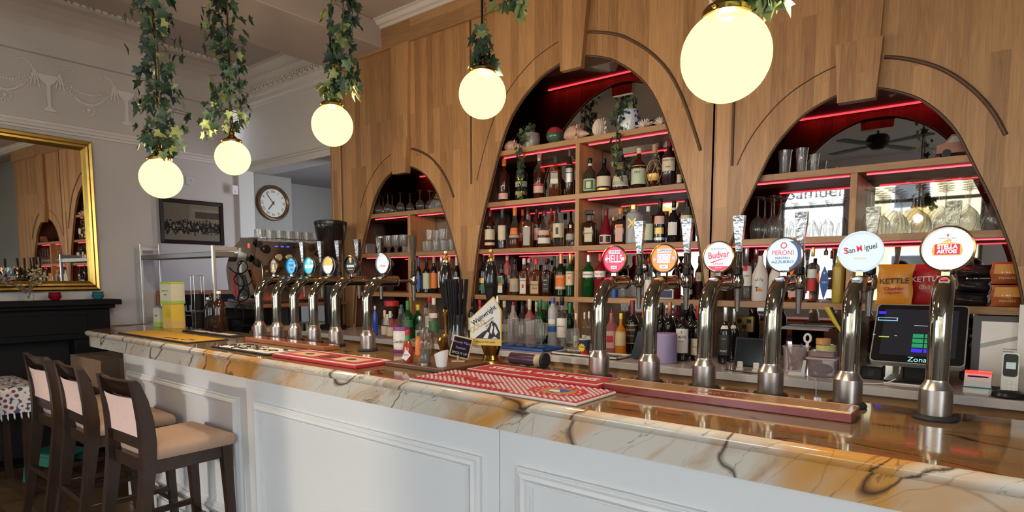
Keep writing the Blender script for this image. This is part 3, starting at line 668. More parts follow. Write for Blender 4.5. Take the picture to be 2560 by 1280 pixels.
def ivy(name, label, cat, root, paths, n, size, spread, light=.12, group=None, seed=1):
    random.seed(seed); t = thing(name, label, cat, root, 0, group); st = MB()
    for (pts, frac, rad) in paths:
        P = spline(pts, 8); st.tube(P, .0032, 5)
        m = int(n * frac)
        for i in range(m):
            q = (i + random.random()) / m; p = P[min(len(P) - 1, int(q * (len(P) - 1)))]
            a = random.uniform(0, 2 * PI); r = rad * random.uniform(.25, 1) * (spread(q) if spread else 1)
            c = p + Vector((r * math.cos(a), r * math.sin(a), random.uniform(-.02, .02)))
            if i % 3 == 0: st.tube([p, p * .4 + c * .6 + Vector((0, 0, .012)), c], .0016, 4, cap=False)
            k = 2 if random.random() < light * (2.2 if q > .82 else .6) else random.choice((0, 0, 1, 3))
            add_leaf(t, c, size * random.uniform(.65, 1.15), a + PI / 2, k)
    st.build('stem', VINE, t)
    return t
link = MB().tube([(0, .006 * math.cos(a), .017 * math.sin(a)) for a in [i * PI / 5 for i in range(11)]], .0013, 5, cap=False).mesh('chain_link', BRASS)
GR = .10
def pendant(px, py, y, label, ivyargs, r=GR, chain=(0, .018)):
    c = at(px, py, y=y); L = CEIL_Z - c.z
    if c.x < -4.1: L = CEIL_Z - c.z
    t = thing('pendant_lamp', label, 'pendant lamp', (c.x, c.y, CEIL_Z), 0, 'globe pendant lamps over the bar')
    MB().lathe([(0, 0), (.055, 0), (.055, -.012), (.03, -.03), (.008, -.035)], 24).build('ceiling_rose', BRASS, t)
    MB().tube([(0, 0, -.03), (0, 0, -(L - r - .045))], .0048, 8).build('cord', BLACK, t)
    z = -.05; k = 0
    while z > -(L - r - .06):
        put('chain_link', link, t, (.021, -.006, z), (0, 0, (k % 2) * PI / 2)); z -= .031; k += 1
    g = -(L - r)
    MB().lathe([(.006, g + .075), (.010, g + .07), (.010, g + .055), (.018, g + .045), (.012, g + .037), (.022, g + .025), (.034, g + .013), (.050, g + .008), (.055, g + .0), (.055, g - .012), (.051, g - .014)], 28).build('gallery', BRASS, t)
    for q in range(3):
        a = q * 2.1 + .4; MB().ball((.062 * math.cos(a), .062 * math.sin(a), g - .006), .006, 8).build('thumb_screw', BRASS, t)
    prof = [(.046, g - .004)] + [(r * math.sin(a), -L + r * math.cos(a)) for a in [.47 + i * (PI - .47) / 18 for i in range(19)]]
    MB().lathe(prof, 36).build('globe', GLOBE, t)
    bl = D.lights.new('bulb', 'POINT'); bo_ = D.objects.new('bulb', bl); COL.objects.link(bo_); bo_.parent = t; bo_.location = (0, 0, -L)
    bl.energy = 55; bl.color = (1, .80, .56); bl.shadow_soft_size = .03
    return c
g1 = pendant(403, 446, 1.34, 'lit globe pendant hanging lowest on the left, nearest the gilt mirror', None)
g2 = pendant(582, 395, 1.84, 'lit globe pendant second from the left, beside the white wall', None)
g3 = pendant(831, 314, 1.84, 'lit globe pendant third from the left, at the left edge of the oak', None)
g4 = pendant(1206, 236, 1.98, 'lit globe pendant fourth from the left, with a few leaves on top', None)
g5 = pendant(1814, 143, 1.42, 'largest, nearest lit globe pendant, above the front taps', None)
def up(c, dz, dx=0, dy=0): return (c.x + dx - 0, c.y + dy, c.z + dz)
def rel(c, pts): return [(dx, dy, c.z + dz - CEIL_Z) for dx, dy, dz in pts]
def sp1(q): return .65 + .5 * abs(math.sin(q * 9.5)) if q < .9 else .8
R0 = lambda c: (c.x, c.y, CEIL_Z)
top = lambda c: CEIL_Z - c.z - .02
IV = 'artificial ivy on the pendant lamps'
ivy('ivy_garland', 'dense dark ivy garland above the leftmost globe pendant', 'ivy', R0(g1), [(rel(g1, [(0, .0, top(g1)), (-.03, .02, 1.2), (.02, -.02, .95), (-.02, .02, .7), (.03, 0, .45), (-.02, 0, .25), (.01, 0, .12)]), 1, .125)], 270, .056, sp1, .10, IV, 11)
ivy('ivy_garland', 'ragged ivy garland above the second globe, trailing to its left', 'ivy', R0(g2), [(rel(g2, [(0, .0, top(g2)), (.06, .02, 1.15), (.05, -.02, .9), (-.04, .02, .68), (.02, 0, .5), (-.02, 0, .3), (.02, 0, .16)]), .8, .12), (rel(g2, [(0, 0, .42), (-.10, -.02, .36), (-.19, -.04, .26), (-.20, -.04, .14)]), .12, .05), (rel(g2, [(.02, 0, .9), (-.12, -.02, .84), (-.17, 0, .72)]), .08, .06)], 250, .056, sp1, .16, IV, 12)
ivy('ivy_garland', 'ivy garland hanging right of the cord above the third globe', 'ivy', R0(g3), [(rel(g3, [(.02, .0, top(g3)), (.07, .02, .85), (.11, .0, .6), (.10, 0, .4), (.09, 0, .24), (.02, 0, .13)]), 1, .085)], 190, .056, None, .22, IV, 13)
ivy('ivy_garland', 'short ivy sprig over the fourth globe with pale drooping tip', 'ivy', R0(g4), [(rel(g4, [(.03, 0, top(g4)), (.06, 0, .95), (.10, 0, .60), (.13, 0, .46), (.11, 0, .30)]), .60, .055), (rel(g4, [(.12, 0, .48), (.19, 0, .42), (.22, 0, .34), (.20, 0, .26)]), .14, .025), (rel(g4, [(.0, 0, .26), (.01, 0, .17), (.0, 0, .12)]), .26, .055)], 100, .06, None, .16, IV, 14)
ivy('ivy_garland', 'ivy clump on top of the nearest, largest globe pendant', 'ivy', R0(g5), [(rel(g5, [(0, 0, top(g5)), (0, 0, .9), (.02, 0, .5), (.02, 0, .20), (.03, 0, .14)]), .6, .075), (rel(g5, [(.02, 0, .16), (.08, .0, .15), (.10, 0, .09)]), .4, .03)], 90, .055, None, .3, IV, 15)

# ================================================================== bar stools
def make_stool(label):
    t = thing('bar_stool', label, 'bar stool', (0, 0, 0), 0, 'bar stools along the bar front')
    for s in (-1, 1):
        MB().bar([(s * .190, -.285, 0), (s * .190, -.225, .35), (s * .190, -.188, .62), (s * .189, -.182, .74), (s * .188, -.187, .84), (s * .186, -.202, .94), (s * .184, -.222, 1.02), (s * .183, -.231, 1.038)],
                 [.017, .019, .021, .021, .020, .020, .019, .017], [.019, .024, .03, .032, .031, .026, .018, .012]).build('back_leg', WALNUT, t)
        MB().bar([(s * .19, .205, 0), (s * .185, .19, .40), (s * .183, .180, .655)], [.016, .02, .023], [.017, .021, .025]).build('leg', WALNUT, t)
    cr = MB(); vs = []
    for i in range(9):
        x = -.170 + .34 * i / 8; c = .020 * (1 - (x / .170) ** 2)
        for (dy, z) in ((-.188 - c, .945), (-.206 - c, .985), (-.233 - c, 1.026), (-.240 - c, 1.030), (-.224 - c, 1.036), (-.202 - c, 1.022), (-.182 - c, .985), (-.166 - c, .945)): vs.append((x, dy, z))
    cr.add(vs, [(8 * i + k, 8 * i + (k + 1) % 8, 8 * i + 8 + (k + 1) % 8, 8 * i + 8 + k) for i in range(8) for k in range(8)], True); cr.build('crest_rail', WALNUT, t)
    MB().box(-.172, .172, -.194, -.164, .70, .765, .004).build('lower_back_rail', WALNUT, t)
    bp = MB(); vs = []; n = 9
    for j in range(6):
        z = .762 + .19 * j / 5; yb = -.193 - .016 * (j / 5) ** 2 * 1.4
        for i in range(n):
            x = -.170 + .34 * i / (n - 1); c = .018 * (1 - (x / .172) ** 2) * j / 5 + .007; vs.append((x, yb - c, z))
    bk = [(x, y + .034, z) for x, y, z in vs]; m = len(vs)
    q = lambda o, r: [(o + j * n + i, o + j * n + i + 1, o + (j + 1) * n + i + 1, o + (j + 1) * n + i)[::r] for j in range(5) for i in range(n - 1)]
    bp.add(vs + bk, q(0, 1) + q(m, -1), True); bp.build('back_pad', PINK, t)
    sm = MB(); P = []
    for (d, z) in ((.0, .655), (-.004, .664), (-.004, .690), (.006, .706), (.03, .717), (.10, .725)):
        P.append([(sx * ((.200 if y < 0 else .218) - d), (y - (d if y > 0 else -d)), z) for sx, y in ((-1, -.160), (1, -.160), (1, .222), (-1, .222))])
    def rnd(q, r=.022):
        out = []
        for i in range(4):
            a, b, c = Vector(q[i - 1]), Vector(q[i]), Vector(q[(i + 1) % 4]); u = (a - b).normalized() * r; w_ = (c - b).normalized() * r
            out += [b + u, b + u * .35 + w_ * .0 + w_ * .12, b + u * .12 + w_ * .35, b + w_]
        return out
    P = [rnd(q) for q in P]; k = len(P[0])
    sm.add([p for l in P for p in l], [(j * k + i, j * k + (i + 1) % k, (j + 1) * k + (i + 1) % k, (j + 1) * k + i) for j in range(len(P) - 1) for i in range(k)], True); sm.add(P[-1], [tuple(range(k))], True); sm.add(P[0], [tuple(range(k))[::-1]])
    sm.build('seat', MUSH, t)
    MB().box(-.195, .195, .180, .206, .59, .655, .003).build('seat_rail', WALNUT, t); MB().box(-.175, .175, -.19, -.16, .59, .655, .003).build('seat_rail', WALNUT, t)
    for s in (-1, 1): MB().box(s * .185 - .013, s * .185 + .013, -.17, .20, .59, .655, .003).build('seat_rail', WALNUT, t); MB().box(s * .187 - .011, s * .187 + .011, -.235, .20, .26, .29, .002).build('stretcher', WALNUT, t)
    MB().box(-.185, .185, .186, .21, .19, .222, .002).build('foot_rest', WALNUT, t); MB().box(-.176, .176, -.25, -.228, .30, .33, .002).build('stretcher', WALNUT, t)
    return t
s1 = make_stool('nearest bar stool, dark wood with pink back and mushroom seat')
s1.location = (-3.18, 1.256, 0); s1.rotation_euler.z = .03
dup(s1, (-3.87, 1.256, 0), -.02, 'middle bar stool of the row of three, dark wood and pink velvet')
dup(s1, (-4.46, 1.256, 0), .02, 'farthest bar stool, beside the patterned tablecloth')
# ================================================================== bottles
LQ = {
 'dk': M('bottle_black', (.008, .007, .007), .07), 'br': M('bottle_dark_brown', (.030, .010, .005), .07), 'ol': M('bottle_olive', (.035, .036, .016), .10),
 'gn': thin('bottle_green', (.10, .42, .12), .3, haze=.35, hazecol=(.01, .12, .03)), 'gd': thin('bottle_deep_green', (.06, .16, .05), .3, haze=.5, hazecol=(.006, .03, .012)), 'am': thin('bottle_amber', (.62, .27, .08), .3, haze=.22, hazecol=(.28, .09, .02)), 'rb': thin('bottle_red_brown', (.40, .13, .06), .3, haze=.35, hazecol=(.10, .025, .012)),
 'cl': CLEAR, 'rd': thin('bottle_red', (.55, .05, .07), .3, haze=.5, hazecol=(.28, .015, .03)), 'pk': thin('bottle_pink', (.85, .45, .45), .3, haze=.35, hazecol=(.70, .25, .27)), 'fr': thin('bottle_frosted', (.8, .82, .85), .3, .25, haze=.6, hazecol=(.50, .52, .55)),
 'wh': M('bottle_white', (.62, .58, .54), .35), 'ye': M('bottle_limoncello', (.46, .33, .05), .3), 'bl': M('bottle_blue', (.02, .07, .42), .15), 'fw': thin('bottle_misty', (.9, .86, .85), .35, .1, haze=.35, hazecol=(.6, .5, .5)), 'or': thin('bottle_orange', (.95, .50, .08), .3, haze=.45, hazecol=(.75, .28, .02)),
 'vi': M('bottle_plum', (.03, .012, .016), .07)}
CP = {'k': BLACK, 'w': M('cap_white', (.68, .66, .63), .4), 'r': M('cap_red', (.50, .02, .03), .35), 'g': M('cap_gold', (.70, .46, .14), .3, .8), 's': M('cap_silver', (.6, .6, .6), .3, .9), 'o': M('cap_orange', (.62, .17, .03), .4), 'c': M('cork', (.42, .28, .16), .8, var=.2), 'b': M('cap_blue', (.03, .08, .35), .35), 'y': M('cap_cream', (.66, .58, .38), .5), 'm': M('cap_burgundy', (.14, .015, .03), .35), 'cu': M('cap_copper', (.55, .24, .12), .35, .6), 'gn': M('cap_green', (.02, .22, .06), .4), 'yl': M('cap_yellow', (.72, .55, .04), .4), 'd': M('cap_dark_teal', (.02, .05, .06), .4)}
LB = {'w': M('label_white', (.66, .64, .60), .55, var=.06, scale=90), 'c': M('label_cream', (.60, .52, .38), .55, var=.08, scale=90), 'k': M('label_black', (.015, .014, .014), .5, var=.3, scale=120), 'g': M('label_gold', (.62, .40, .12), .4, .5), 'p': M('label_pale_green', (.48, .54, .38), .55, var=.08, scale=90), 'pk': M('label_pink', (.62, .36, .32), .55, var=.08, scale=90), 'o': M('label_orange', (.70, .17, .03), .5, var=.06, scale=90), 'r': M('label_red', (.50, .02, .03), .5), 'b': M('label_blue', (.02, .09, .36), .45, var=.2, scale=60), 't': M('label_tan', (.50, .38, .22), .6, var=.1, scale=60), 's': M('label_silver', (.50, .50, .50), .35, .5, var=.2, scale=80), 'n': M('label_navy', (.02, .03, .10), .5), 'gr': M('label_grey', (.34, .35, .33), .55, var=.12, scale=80), 'gn': M('label_green', (.03, .15, .06), .5)}
INK = M('ink_black', (.012, .012, .014), .6); INKR = M('ink_red', (.42, .02, .03), .6); INKW = M('ink_white', (.75, .74, .72), .6); INKG = M('ink_gold', (.5, .33, .1), .5); INKB = M('ink_blue', (.03, .06, .3), .6)
def prof(style, H, R):
    """profile of the glass, where the stopper starts, stopper radius, section exponent"""
    if style == 'wine': return [(0, .012), (R * .8, .0), (R, .008), (R, H * .56), (R * .97, H * .60), (R * .75, H * .66), (R * .45, H * .71), (R * .36, H * .76), (R * .34, H * .95), (R * .36, H * .985), (0, H * .985)], .76, R * .375, 0
    if style == 'square': return [(0, .006), (R * .9, .0), (R, .008), (R, H * .60), (R * .93, H * .64), (R * .55, H * .68), (R * .34, H * .71), (R * .32, H * .86), (0, H * .86)], .84, R * .40, 7
    if style == 'squat': return [(0, .006), (R * .9, .0), (R, .01), (R * 1.0, H * .46), (R * .96, H * .54), (R * .78, H * .62), (R * .45, H * .68), (R * .30, H * .74), (R * .28, H * .90), (0, H * .90)], .86, R * .33, 0
    if style == 'cone': return [(0, .006), (R * .9, .0), (R, .02), (R * .97, H * .25), (R * .78, H * .45), (R * .50, H * .62), (R * .34, H * .72), (R * .30, H * .88), (0, H * .88)], .80, R * .34, 0
    if style == 'globe': return [(0, .006), (R * .55, .0), (R * .6, .008)] + [(R * math.sin(a), H * .33 - H * .33 * math.cos(a)) for a in [.75 + i * (PI - 1.15) / 10 for i in range(11)]] + [(R * .27, H * .72), (R * .25, H * .86), (0, H * .86)], .80, R * .30, 0
    if style == 'malibu': return [(0, .006), (R * .9, .0), (R, .012), (R, H * .47), (R * .93, H * .56), (R * .66, H * .67), (R * .40, H * .76), (R * .33, H * .82), (R * .32, H * .92), (0, H * .92)], .91, R * .20, 0
    if style == 'tall': return [(0, .006), (R * .9, .0), (R, .008), (R, H * .72), (R * .9, H * .77), (R * .5, H * .82), (R * .42, H * .85), (R * .40, H * .93), (0, H * .93)], .88, R * .46, 0
    if style == 'can': return [(0, .004), (R * .9, 0), (R, .01), (R, H * .88), (R * .93, H * .94), (R * .85, H * .96), (0, H * .96)], .93, R * .8, 0
    return [(0, .006), (R * .9, .0), (R, .008), (R, H * .58), (R * .96, H * .63), (R * .70, H * .69), (R * .42, H * .74), (R * .35, H * .79), (R * .34, H * .90), (0, H * .90)], .83, R * .40, 0
def bottle(px, wpx, top, z, y, style, body, cap, labels, desc, fill=None, cat='bottle', group=None, rz=None, name='bottle', pourer=False, basez=None):
    x = xat(px, y, z + .12); R = wpx * mpp(x, y, z + .12) / 2 * .97; H = zat(top, x, y) - z
    nx = {S1: S2, S2: S3, S3: S4}.get(z)
    if nx: H = min(H, nx - T - .011 - z)
    if z == S0 and y + R > 3.515: H = min(H, SH[0] - T - .006 - z)
    if y > 3.5:
        for dv in (C1 + .026, C2 + .012, C3 - .004):
            if abs(x - dv) < R + .021: x = dv + math.copysign(R + .021, x - dv)
    if style == 'square': R *= .96
    t = thing(name, desc, cat, (x, y, z + .0006), math.atan2(-x, y) * .55 if rz is None else rz, group)
    pr, cs, cr, p = prof(style, H, R)
    mats = LQ[body]; mz = None
    if fill: mats = [LQ[body], LQ[fill[0]]]; mz = lambda q: 1 if q < fill[1] * H else 0
    MB().lathe(pr, 24, p=p, mz=mz).build('glass_body', mats, t)
    if pourer:
        c = MB().lathe([(cr * .75, H * cs), (cr * .8, H * .90), (cr * .5, H * .92), (cr * .30, H * .93), (cr * .25, H), (0, H)], 12)
    elif style == 'square' and cap == 'k' and wpx > 32: c = MB().box(-R * .62, R * .62, -R * .62, R * .62, H * .88, H, .003).lathe([(R * .3, H * .80), (R * .3, H * .88)], 12)
    else: c = MB().lathe([(cr * .96, H * cs), (cr, H * cs + .001), (cr * 1.02, H * .985), (cr * .9, H), (0, H)], 16)
    c.build('stopper', CP[cap], t)
    def rad(zz):
        for (r0, z0), (r1, z1) in zip(pr, pr[1:]):
            if z0 <= zz <= z1 and z1 > z0: return r0 + (r1 - r0) * (zz - z0) / (z1 - z0)
        return R
    for k, lb in enumerate(labels):
        z0, z1, mk, ha, *tx = lb; a = math.radians(ha); e = .0007 + .0004 * k
        zs = [z0 * H + (z1 - z0) * H * q / 4 for q in range(5)]
        lo = MB().lathe([(rad(q) + e, q) for q in zs], 14, p=p, a0=-PI / 2 - a, a1=-PI / 2 + a).build('label', LB[mk], t)
        for (s, fz, size, ink) in tx:
            zz = z0 * H + (z1 - z0) * H * fz; text('lettering', s, size * R, ink, lo, (0, -rad(zz) - e - .0012, zz))
    return t
S0, S1, S2, S3, S4 = 1.03, 1.364, 1.715, 2.065, 2.434
F_, B_ = 3.585, 3.70
# --- middle arch, fourth shelf, left half
bottle(1260, 28, 393, S3, F_, 'spirit', 'rb', 'o', [(.06, .20, 'pk', 60)], 'whisky bottle with orange capsule, leftmost on the fourth shelf of middle arch')
bottle(1304, 32, 374, S3, F_, 'wine', 'gd', 'd', [(.30, .42, 'gr', 75, ('NO 1', .5, .5, INKW)), (.44, .52, 'g', 30), (.12, .2, 'g', 70)], 'dark green bottle with gold roundel, under the trailing ivy')
bottle(1348, 30, 381, S3, F_, 'spirit', 'cl', 's', [(.12, .27, 'pk', 60), (.28, .32, 'r', 70)], 'clear bottle of red-brown spirit with low pink label', fill=('rb', .5))
bottle(1389, 31, 391, S3, F_, 'square', 'am', 'd', [(.30, .62, 'gr', 32), (.33, .43, 'w', 33)], 'square amber bottle with grey ticket label')
bottle(1424, 22, 368, S3, F_, 'spirit', 'br', 'd', [(.28, .66, 's', 55), (.47, .49, 'k', 56)], 'brown bottle with silver tag label, against the middle divider')
# right half
bottle(1472, 33, 396, S3, F_, 'squat', 'ol', 'k', [(.07, .40, 'p', 80), (.10, .36, 'gn', 42), (.14, .32, 'c', 22), (.78, .84, 'w', 70)], 'squat matt olive bottle with green portrait label')
bottle(1510, 37, 397, S3, F_, 'squat', 'dk', 'k', [(.16, .46, 'c', 85), (.05, .11, 'g', 60)], 'squat black bottle with broad cream label')
bottle(1552, 42, 386, S3, F_, 'cone', 'cl', 'k', [(.10, .40, 'c', 75), (.14, .24, 'gr', 60)], 'wide conical bottle with picture label and black stopper', fill=('vi', .22))
bottle(1597, 38, 371, S3, F_, 'squat', 'rb', 'y', [(.10, .56, 'p', 82, ('1815', .62, .42, INK)), ], 'red-brown bottle with large pale green label and pale cork')
bo = bottle(1636, 42, 362, S3, F_, 'globe', 'cl', 'c', [(.14, .30, 'g', 45)], 'ball shaped bottle wrapped in cord netting', fill=('rb', .36))
bottle(1673, 36, 347, S3, F_, 'spirit', 'vi', 'm', [(.30, .58, 'c', 62, ('MOUNT GAY', .80, .30, INK), ('RUM', .3, .3, INK))], 'dark plum bottle with square cream rum label')
bottle(1700, 14, 412, S3, F_, 'spirit', 'am', 'y', [(.1, .5, 'c', 60)], 'small pale bottle at the right end of the fourth shelf')
# third shelf left
bottle(1225, 27, 524, S2, F_, 'spirit', 'rb', 'm', [(.24, .50, 'c', 80), (.10, .17, 'c', 80)], 'brown bottle with two cream labels, leftmost on the third shelf')
bottle(1256, 24, 513, S2, F_, 'wine', 'vi', 'd', [(.22, .58, 'c', 55)], 'slim dark bottle with tall pale oval label')
bottle(1287, 31, 508, S2, F_, 'cone', 'cl', 'o', [(.33, .50, 'o', 50), (.26, .32, 'gr', 70)], 'clear tapering bottle with orange roundel', fill=('am', .36))
bottle(1307, 20, 516, S2, B_, 'spirit', 'am', 'r', [(.2, .4, 'pk', 70)], 'amber bottle with red cap, behind the tapering bottle')
bottle(1320, 30, 520, S2, F_, 'square', 'cl', 'k', [(.06, .52, 'gr', 30)], 'clear squared bottle with large grey-green label', fill=('am', .5))
bottle(1342, 22, 516, S2, B_, 'spirit', 'br', 'k', [(.2, .5, 'w', 70)], 'dark bottle standing behind between grey label and red capsule bottles')
bottle(1361, 34, 528, S2, F_, 'squat', 'cl', 'm', [(.10, .26, 'w', 70), (.33, .46, 'pk', 60)], 'round shouldered bottle of amber spirit with burgundy capsule', fill=('am', .28))
bottle(1396, 29, 514, S2, F_, 'spirit', 'cl', 'k', [(.22, .56, 'c', 78), (.30, .46, 'k', 14)], 'clear bottle with cream label bearing a black brush sign', fill=('vi', .2))
bottle(1426, 22, 562, S2, F_, 'squat', 'cl', 'w', [(.30, .58, 'gr', 75)], 'short clear bottle with grey label beside the middle divider')
bottle(1378, 18, 520, S2, B_, 'spirit', 'am', 'm', [(.2, .4, 'g', 70)], 'amber bottle with dark cap standing at the back of third shelf')
# third shelf right
bottle(1472, 35, 527, S2, F_, 'square', 'br', 'k', [(.10, .50, 'c', 30, ('AMARETTO', .6, .28, INK))], 'square brown bottle with large square black cap')
bottle(1515, 34, 521, S2, F_, 'cone', 'rd', 'm', [(.04, .27, 'w', 62), (.07, .24, 'k', 50), (.05, .26, 'pk', 12)], 'burgundy bottle with long neck and framed label')
bottle(1551, 33, 522, S2, F_, 'square', 'br', 'o', [(.07, .55, 'pk', 30), (.45, .52, 'o', 28)], 'square brown bottle with orange cap and peach label')
fb = bottle(1584, 40, 512, S2, F_, 'tall', 'fr', 'g', [], 'frosted grey bottle with gold crossed emblem')
bottle(1620, 32, 516, S2, F_, 'squat', 'cl', 'w', [(.08, .52, 'p', 60), (.22, .36, 'c', 22)], 'clear bottle with round pale green label, behind the tall tap handle')
bottle(1650, 30, 497, S2, F_, 'wine', 'dk', 'k', [(.42, .60, 'pk', 55), (.20, .34, 'g', 50), (.06, .12, 's', 62)], 'tall black bottle with gold and pink label')
bottle(1684, 34, 503, S2, F_, 'squat', 'dk', 'k', [(.17, .48, 'w', 40), (.78, .84, 'w', 60)], 'squat black bottle with round white label')
bottle(1717, 32, 498, S2, F_, 'spirit', 'cl', 'k', [(.45, .62, 'c', 70)], 'clear bottle of red spirit at right end of the third shelf', fill=('rb', .42))
bottle(1533, 18, 540, S2, B_, 'spirit', 'am', 'g', [], 'small amber bottle at the back between burgundy and peach label bottles')
# second shelf left
bottle(1209, 24, 637, S1, F_, 'wine', 'dk', 'k', [(.30, .42, 'g', 70), (.10, .26, 'gn', 70)], 'dark bottle with small gold band, leftmost on the second shelf')
bottle(1232, 20, 633, S1, F_, 'tall', 'cl', 'w', [(.12, .56, 'w', 80)], 'clear bottle with white cap, beside the square black bottle')
bottle(1254, 29, 660, S1, F_ - .01, 'square', 'dk', 'k', [(.07, .60, 'w', 24), (.36, .58, 'gn', 18), (.30, .37, 'o', 24)], 'square black bottle with green circle and orange banner label')
bottle(1268, 18, 634, S1, B_, 'tall', 'pk', 'w', [(.3, .5, 'w', 70)], 'pink bottle with pale cap at the back of second shelf')
bottle(1287, 27, 648, S1, F_, 'squat', 'cl', 'k', [(.10, .46, 't', 80), (.14, .30, 'gr', 30)], 'squat clear bottle with tan picture label', fill=('am', .2))
bottle(1310, 24, 646, S1, F_, 'square', 'am', 'w', [(.05, .46, 'w', 34, ('JIM BEAM', .86, .36, INK)), (.20, .30, 'r', 12)], 'squared bottle with white bourbon label and white cap')
bottle(1340, 32, 647, S1, F_, 'square', 'am', 'r', [(.06, .40, 't', 34, ("Maker's", .70, .46, INK), ('Mark', .42, .46, INK))], 'bottle with tan label and dripping red wax cap')
bottle(1367, 25, 647, S1, F_, 'square', 'br', 'k', [(.10, .50, 'k', 34, ('JACK', .80, .36, INKW), ('No 7', .52, .4, INKW), ('WHISKEY', .22, .24, INKW))], 'square bottle with black and white whiskey label')
bottle(1363, 20, 646, S1, B_, 'tall', 'cl', 'r', [(.3, .5, 'w', 70)], 'clear bottle with red cap behind the whiskey bottles')
bottle(1322, 18, 646, S1, B_, 'tall', 'cl', 'w', [(.3, .5, 'w', 70)], 'clear bottle with white cap behind the tan label')
bottle(1402, 28, 627, S1, F_, 'wine', 'gd', 'cu', [(.16, .50, 'o', 82, ('BOSTON', .84, .34, INKW)), (.17, .23, 'c', 83)], 'green bottle with large orange label')
bottle(1425, 22, 628, S1, F_, 'wine', 'gn', 'g', [(.26, .58, 'c', 80, ('MESON', .85, .34, INK)), (.40, .46, 'o', 18)], 'green whiskey bottle with cream label, against the divider')
bottle(1386, 16, 640, S1, B_, 'wine', 'dk', 'k', [], 'plain dark slim bottle behind the orange label bottle', pourer=True)
# second shelf right
bottle(1464, 30, 637, S1, F_, 'spirit', 'gn', 's', [(.46, .60, 'w', 80, ('LONDON DRY', .5, .30, INK))], 'green gin bottle with white band and silver cap')
bottle(1500, 29, 634, S1, F_, 'spirit', 'rd', 'r', [(.46, .60, 'w', 80, ('PINK GIN', .5, .30, INKR)), ], 'red gin bottle with white band and red cap')
bottle(1526, 22, 655, S1, F_, 'squat', 'cl', 'gn', [(.22, .56, 'c', 50)], 'clear bottle with round cream label behind the red tap badge')
bottle(1621, 26, 645, S1, F_ + .07, 'squat', 'cl', 'm', [(.15, .45, 'w', 45)], 'rounded clear decanter bottle between the red and orange badges')
bottle(1648, 22, 640, S1, B_, 'wine', 'dk', 'g', [(.2, .5, 'k', 60)], 'dark bottle with gold cap behind the orange tap badge')
bottle(1690, 26, 668, S1, B_, 'squat', 'rd', 'k', [], 'dark red bottle at the back, left of the oak leg')
bottle(1722, 24, 622, S1, F_, 'wine', 'dk', 'k', [(.52, .58, 's', 60), (.10, .20, 's', 60)], 'black bottle with silver bands beside the oak leg')
bottle(1748, 22, 640, S1, F_ + .05, 'spirit', 'vi', 'k', [(.42, .62, 'c', 40, ('2', .35, .8, INK))], 'dark bottle with small white tag reading 2')
# --- right arch, second shelf
bottle(1823, 26, 640, S1, F_, 'spirit', 'br', 'k', [(.28, .42, 'c', 75)], 'brown bottle half hidden behind the script tap badge')
bottle(1864, 28, 612, S1, F_, 'spirit', 'cl', 's', [(.28, .66, 'w', 80, ('BACARDI', .50, .36, INK)), (.56, .66, 'r', 22)], 'clear rum bottle with white label and red disc')
bottle(1888, 22, 610, S1, B_, 'tall', 'cl', 's', [(.3, .5, 'w', 70)], 'clear bottle with silver cap behind the white coconut rum')
def malibu(px, top, desc):
    t = bottle(px, 39, top, S1, F_, 'malibu', 'wh', 'k', [], desc, pourer=True, group='white coconut rum bottles')
    H = zat(top, t.location.x, t.location.y) - S1; R = 39 * mpp(t.location.x, t.location.y, 1.45) / 2 * .97
    for i, ch in enumerate('MALIBU'):
        a = (i - 2.5) * .30; text('lettering', ch, R * .52, INK, t, (R * .98 * math.sin(a) * .92, -R * .98 * math.cos(a) - .001, H * (.45 - .10 * abs(a) ** 1.5)), (PI / 2, a * .55, a))
    MB().prism([(R * .40 * math.cos(q), R * .40 * math.sin(q)) for q in [PI * i / 10 for i in range(11)]], -R - .0025, -R - .001).build('sun_emblem', CP['o'], t, (R * .05, 0, H * .20))
    MB().prism([(-.3 * R, 0), (-.25 * R, 0), (-.2 * R, .5 * R), (.1 * R, .62 * R), (-.2 * R, .60 * R), (-.3 * R, .74 * R), (-.32 * R, .6 * R), (-.55 * R, .52 * R), (-.28 * R, .5 * R)], -R - .004, -R - .0026).build('palm_emblem', INK, t, (0, 0, H * .19))
malibu(1900, 630, 'left of the two white coconut rum bottles')
malibu(1942, 634, 'right of the two white coconut rum bottles, behind the crescent badge')
bottle(1985, 26, 640, S1, F_, 'spirit', 'am', 'k', [(.1, .4, 'pk', 70)], 'amber bottle hidden behind the pale crescent tap badge')
bottle(2030, 22, 618, S1, F_, 'spirit', 'cl', 'g', [(.20, .42, 'r', 70), (.44, .60, 'w', 70)], 'clear bottle with red label right of the crescent badge', fill=('rb', .22))
db = bottle(2062, 33, 603, S1, F_, 'spirit', 'cl', 'k', [], 'clear bottle with blue diamond shaped label', pourer=True)
bottle(2096, 28, 640, S1, F_, 'tall', 'ye', 'yl', [], 'tall frosted yellow bottle left of the arch divider')
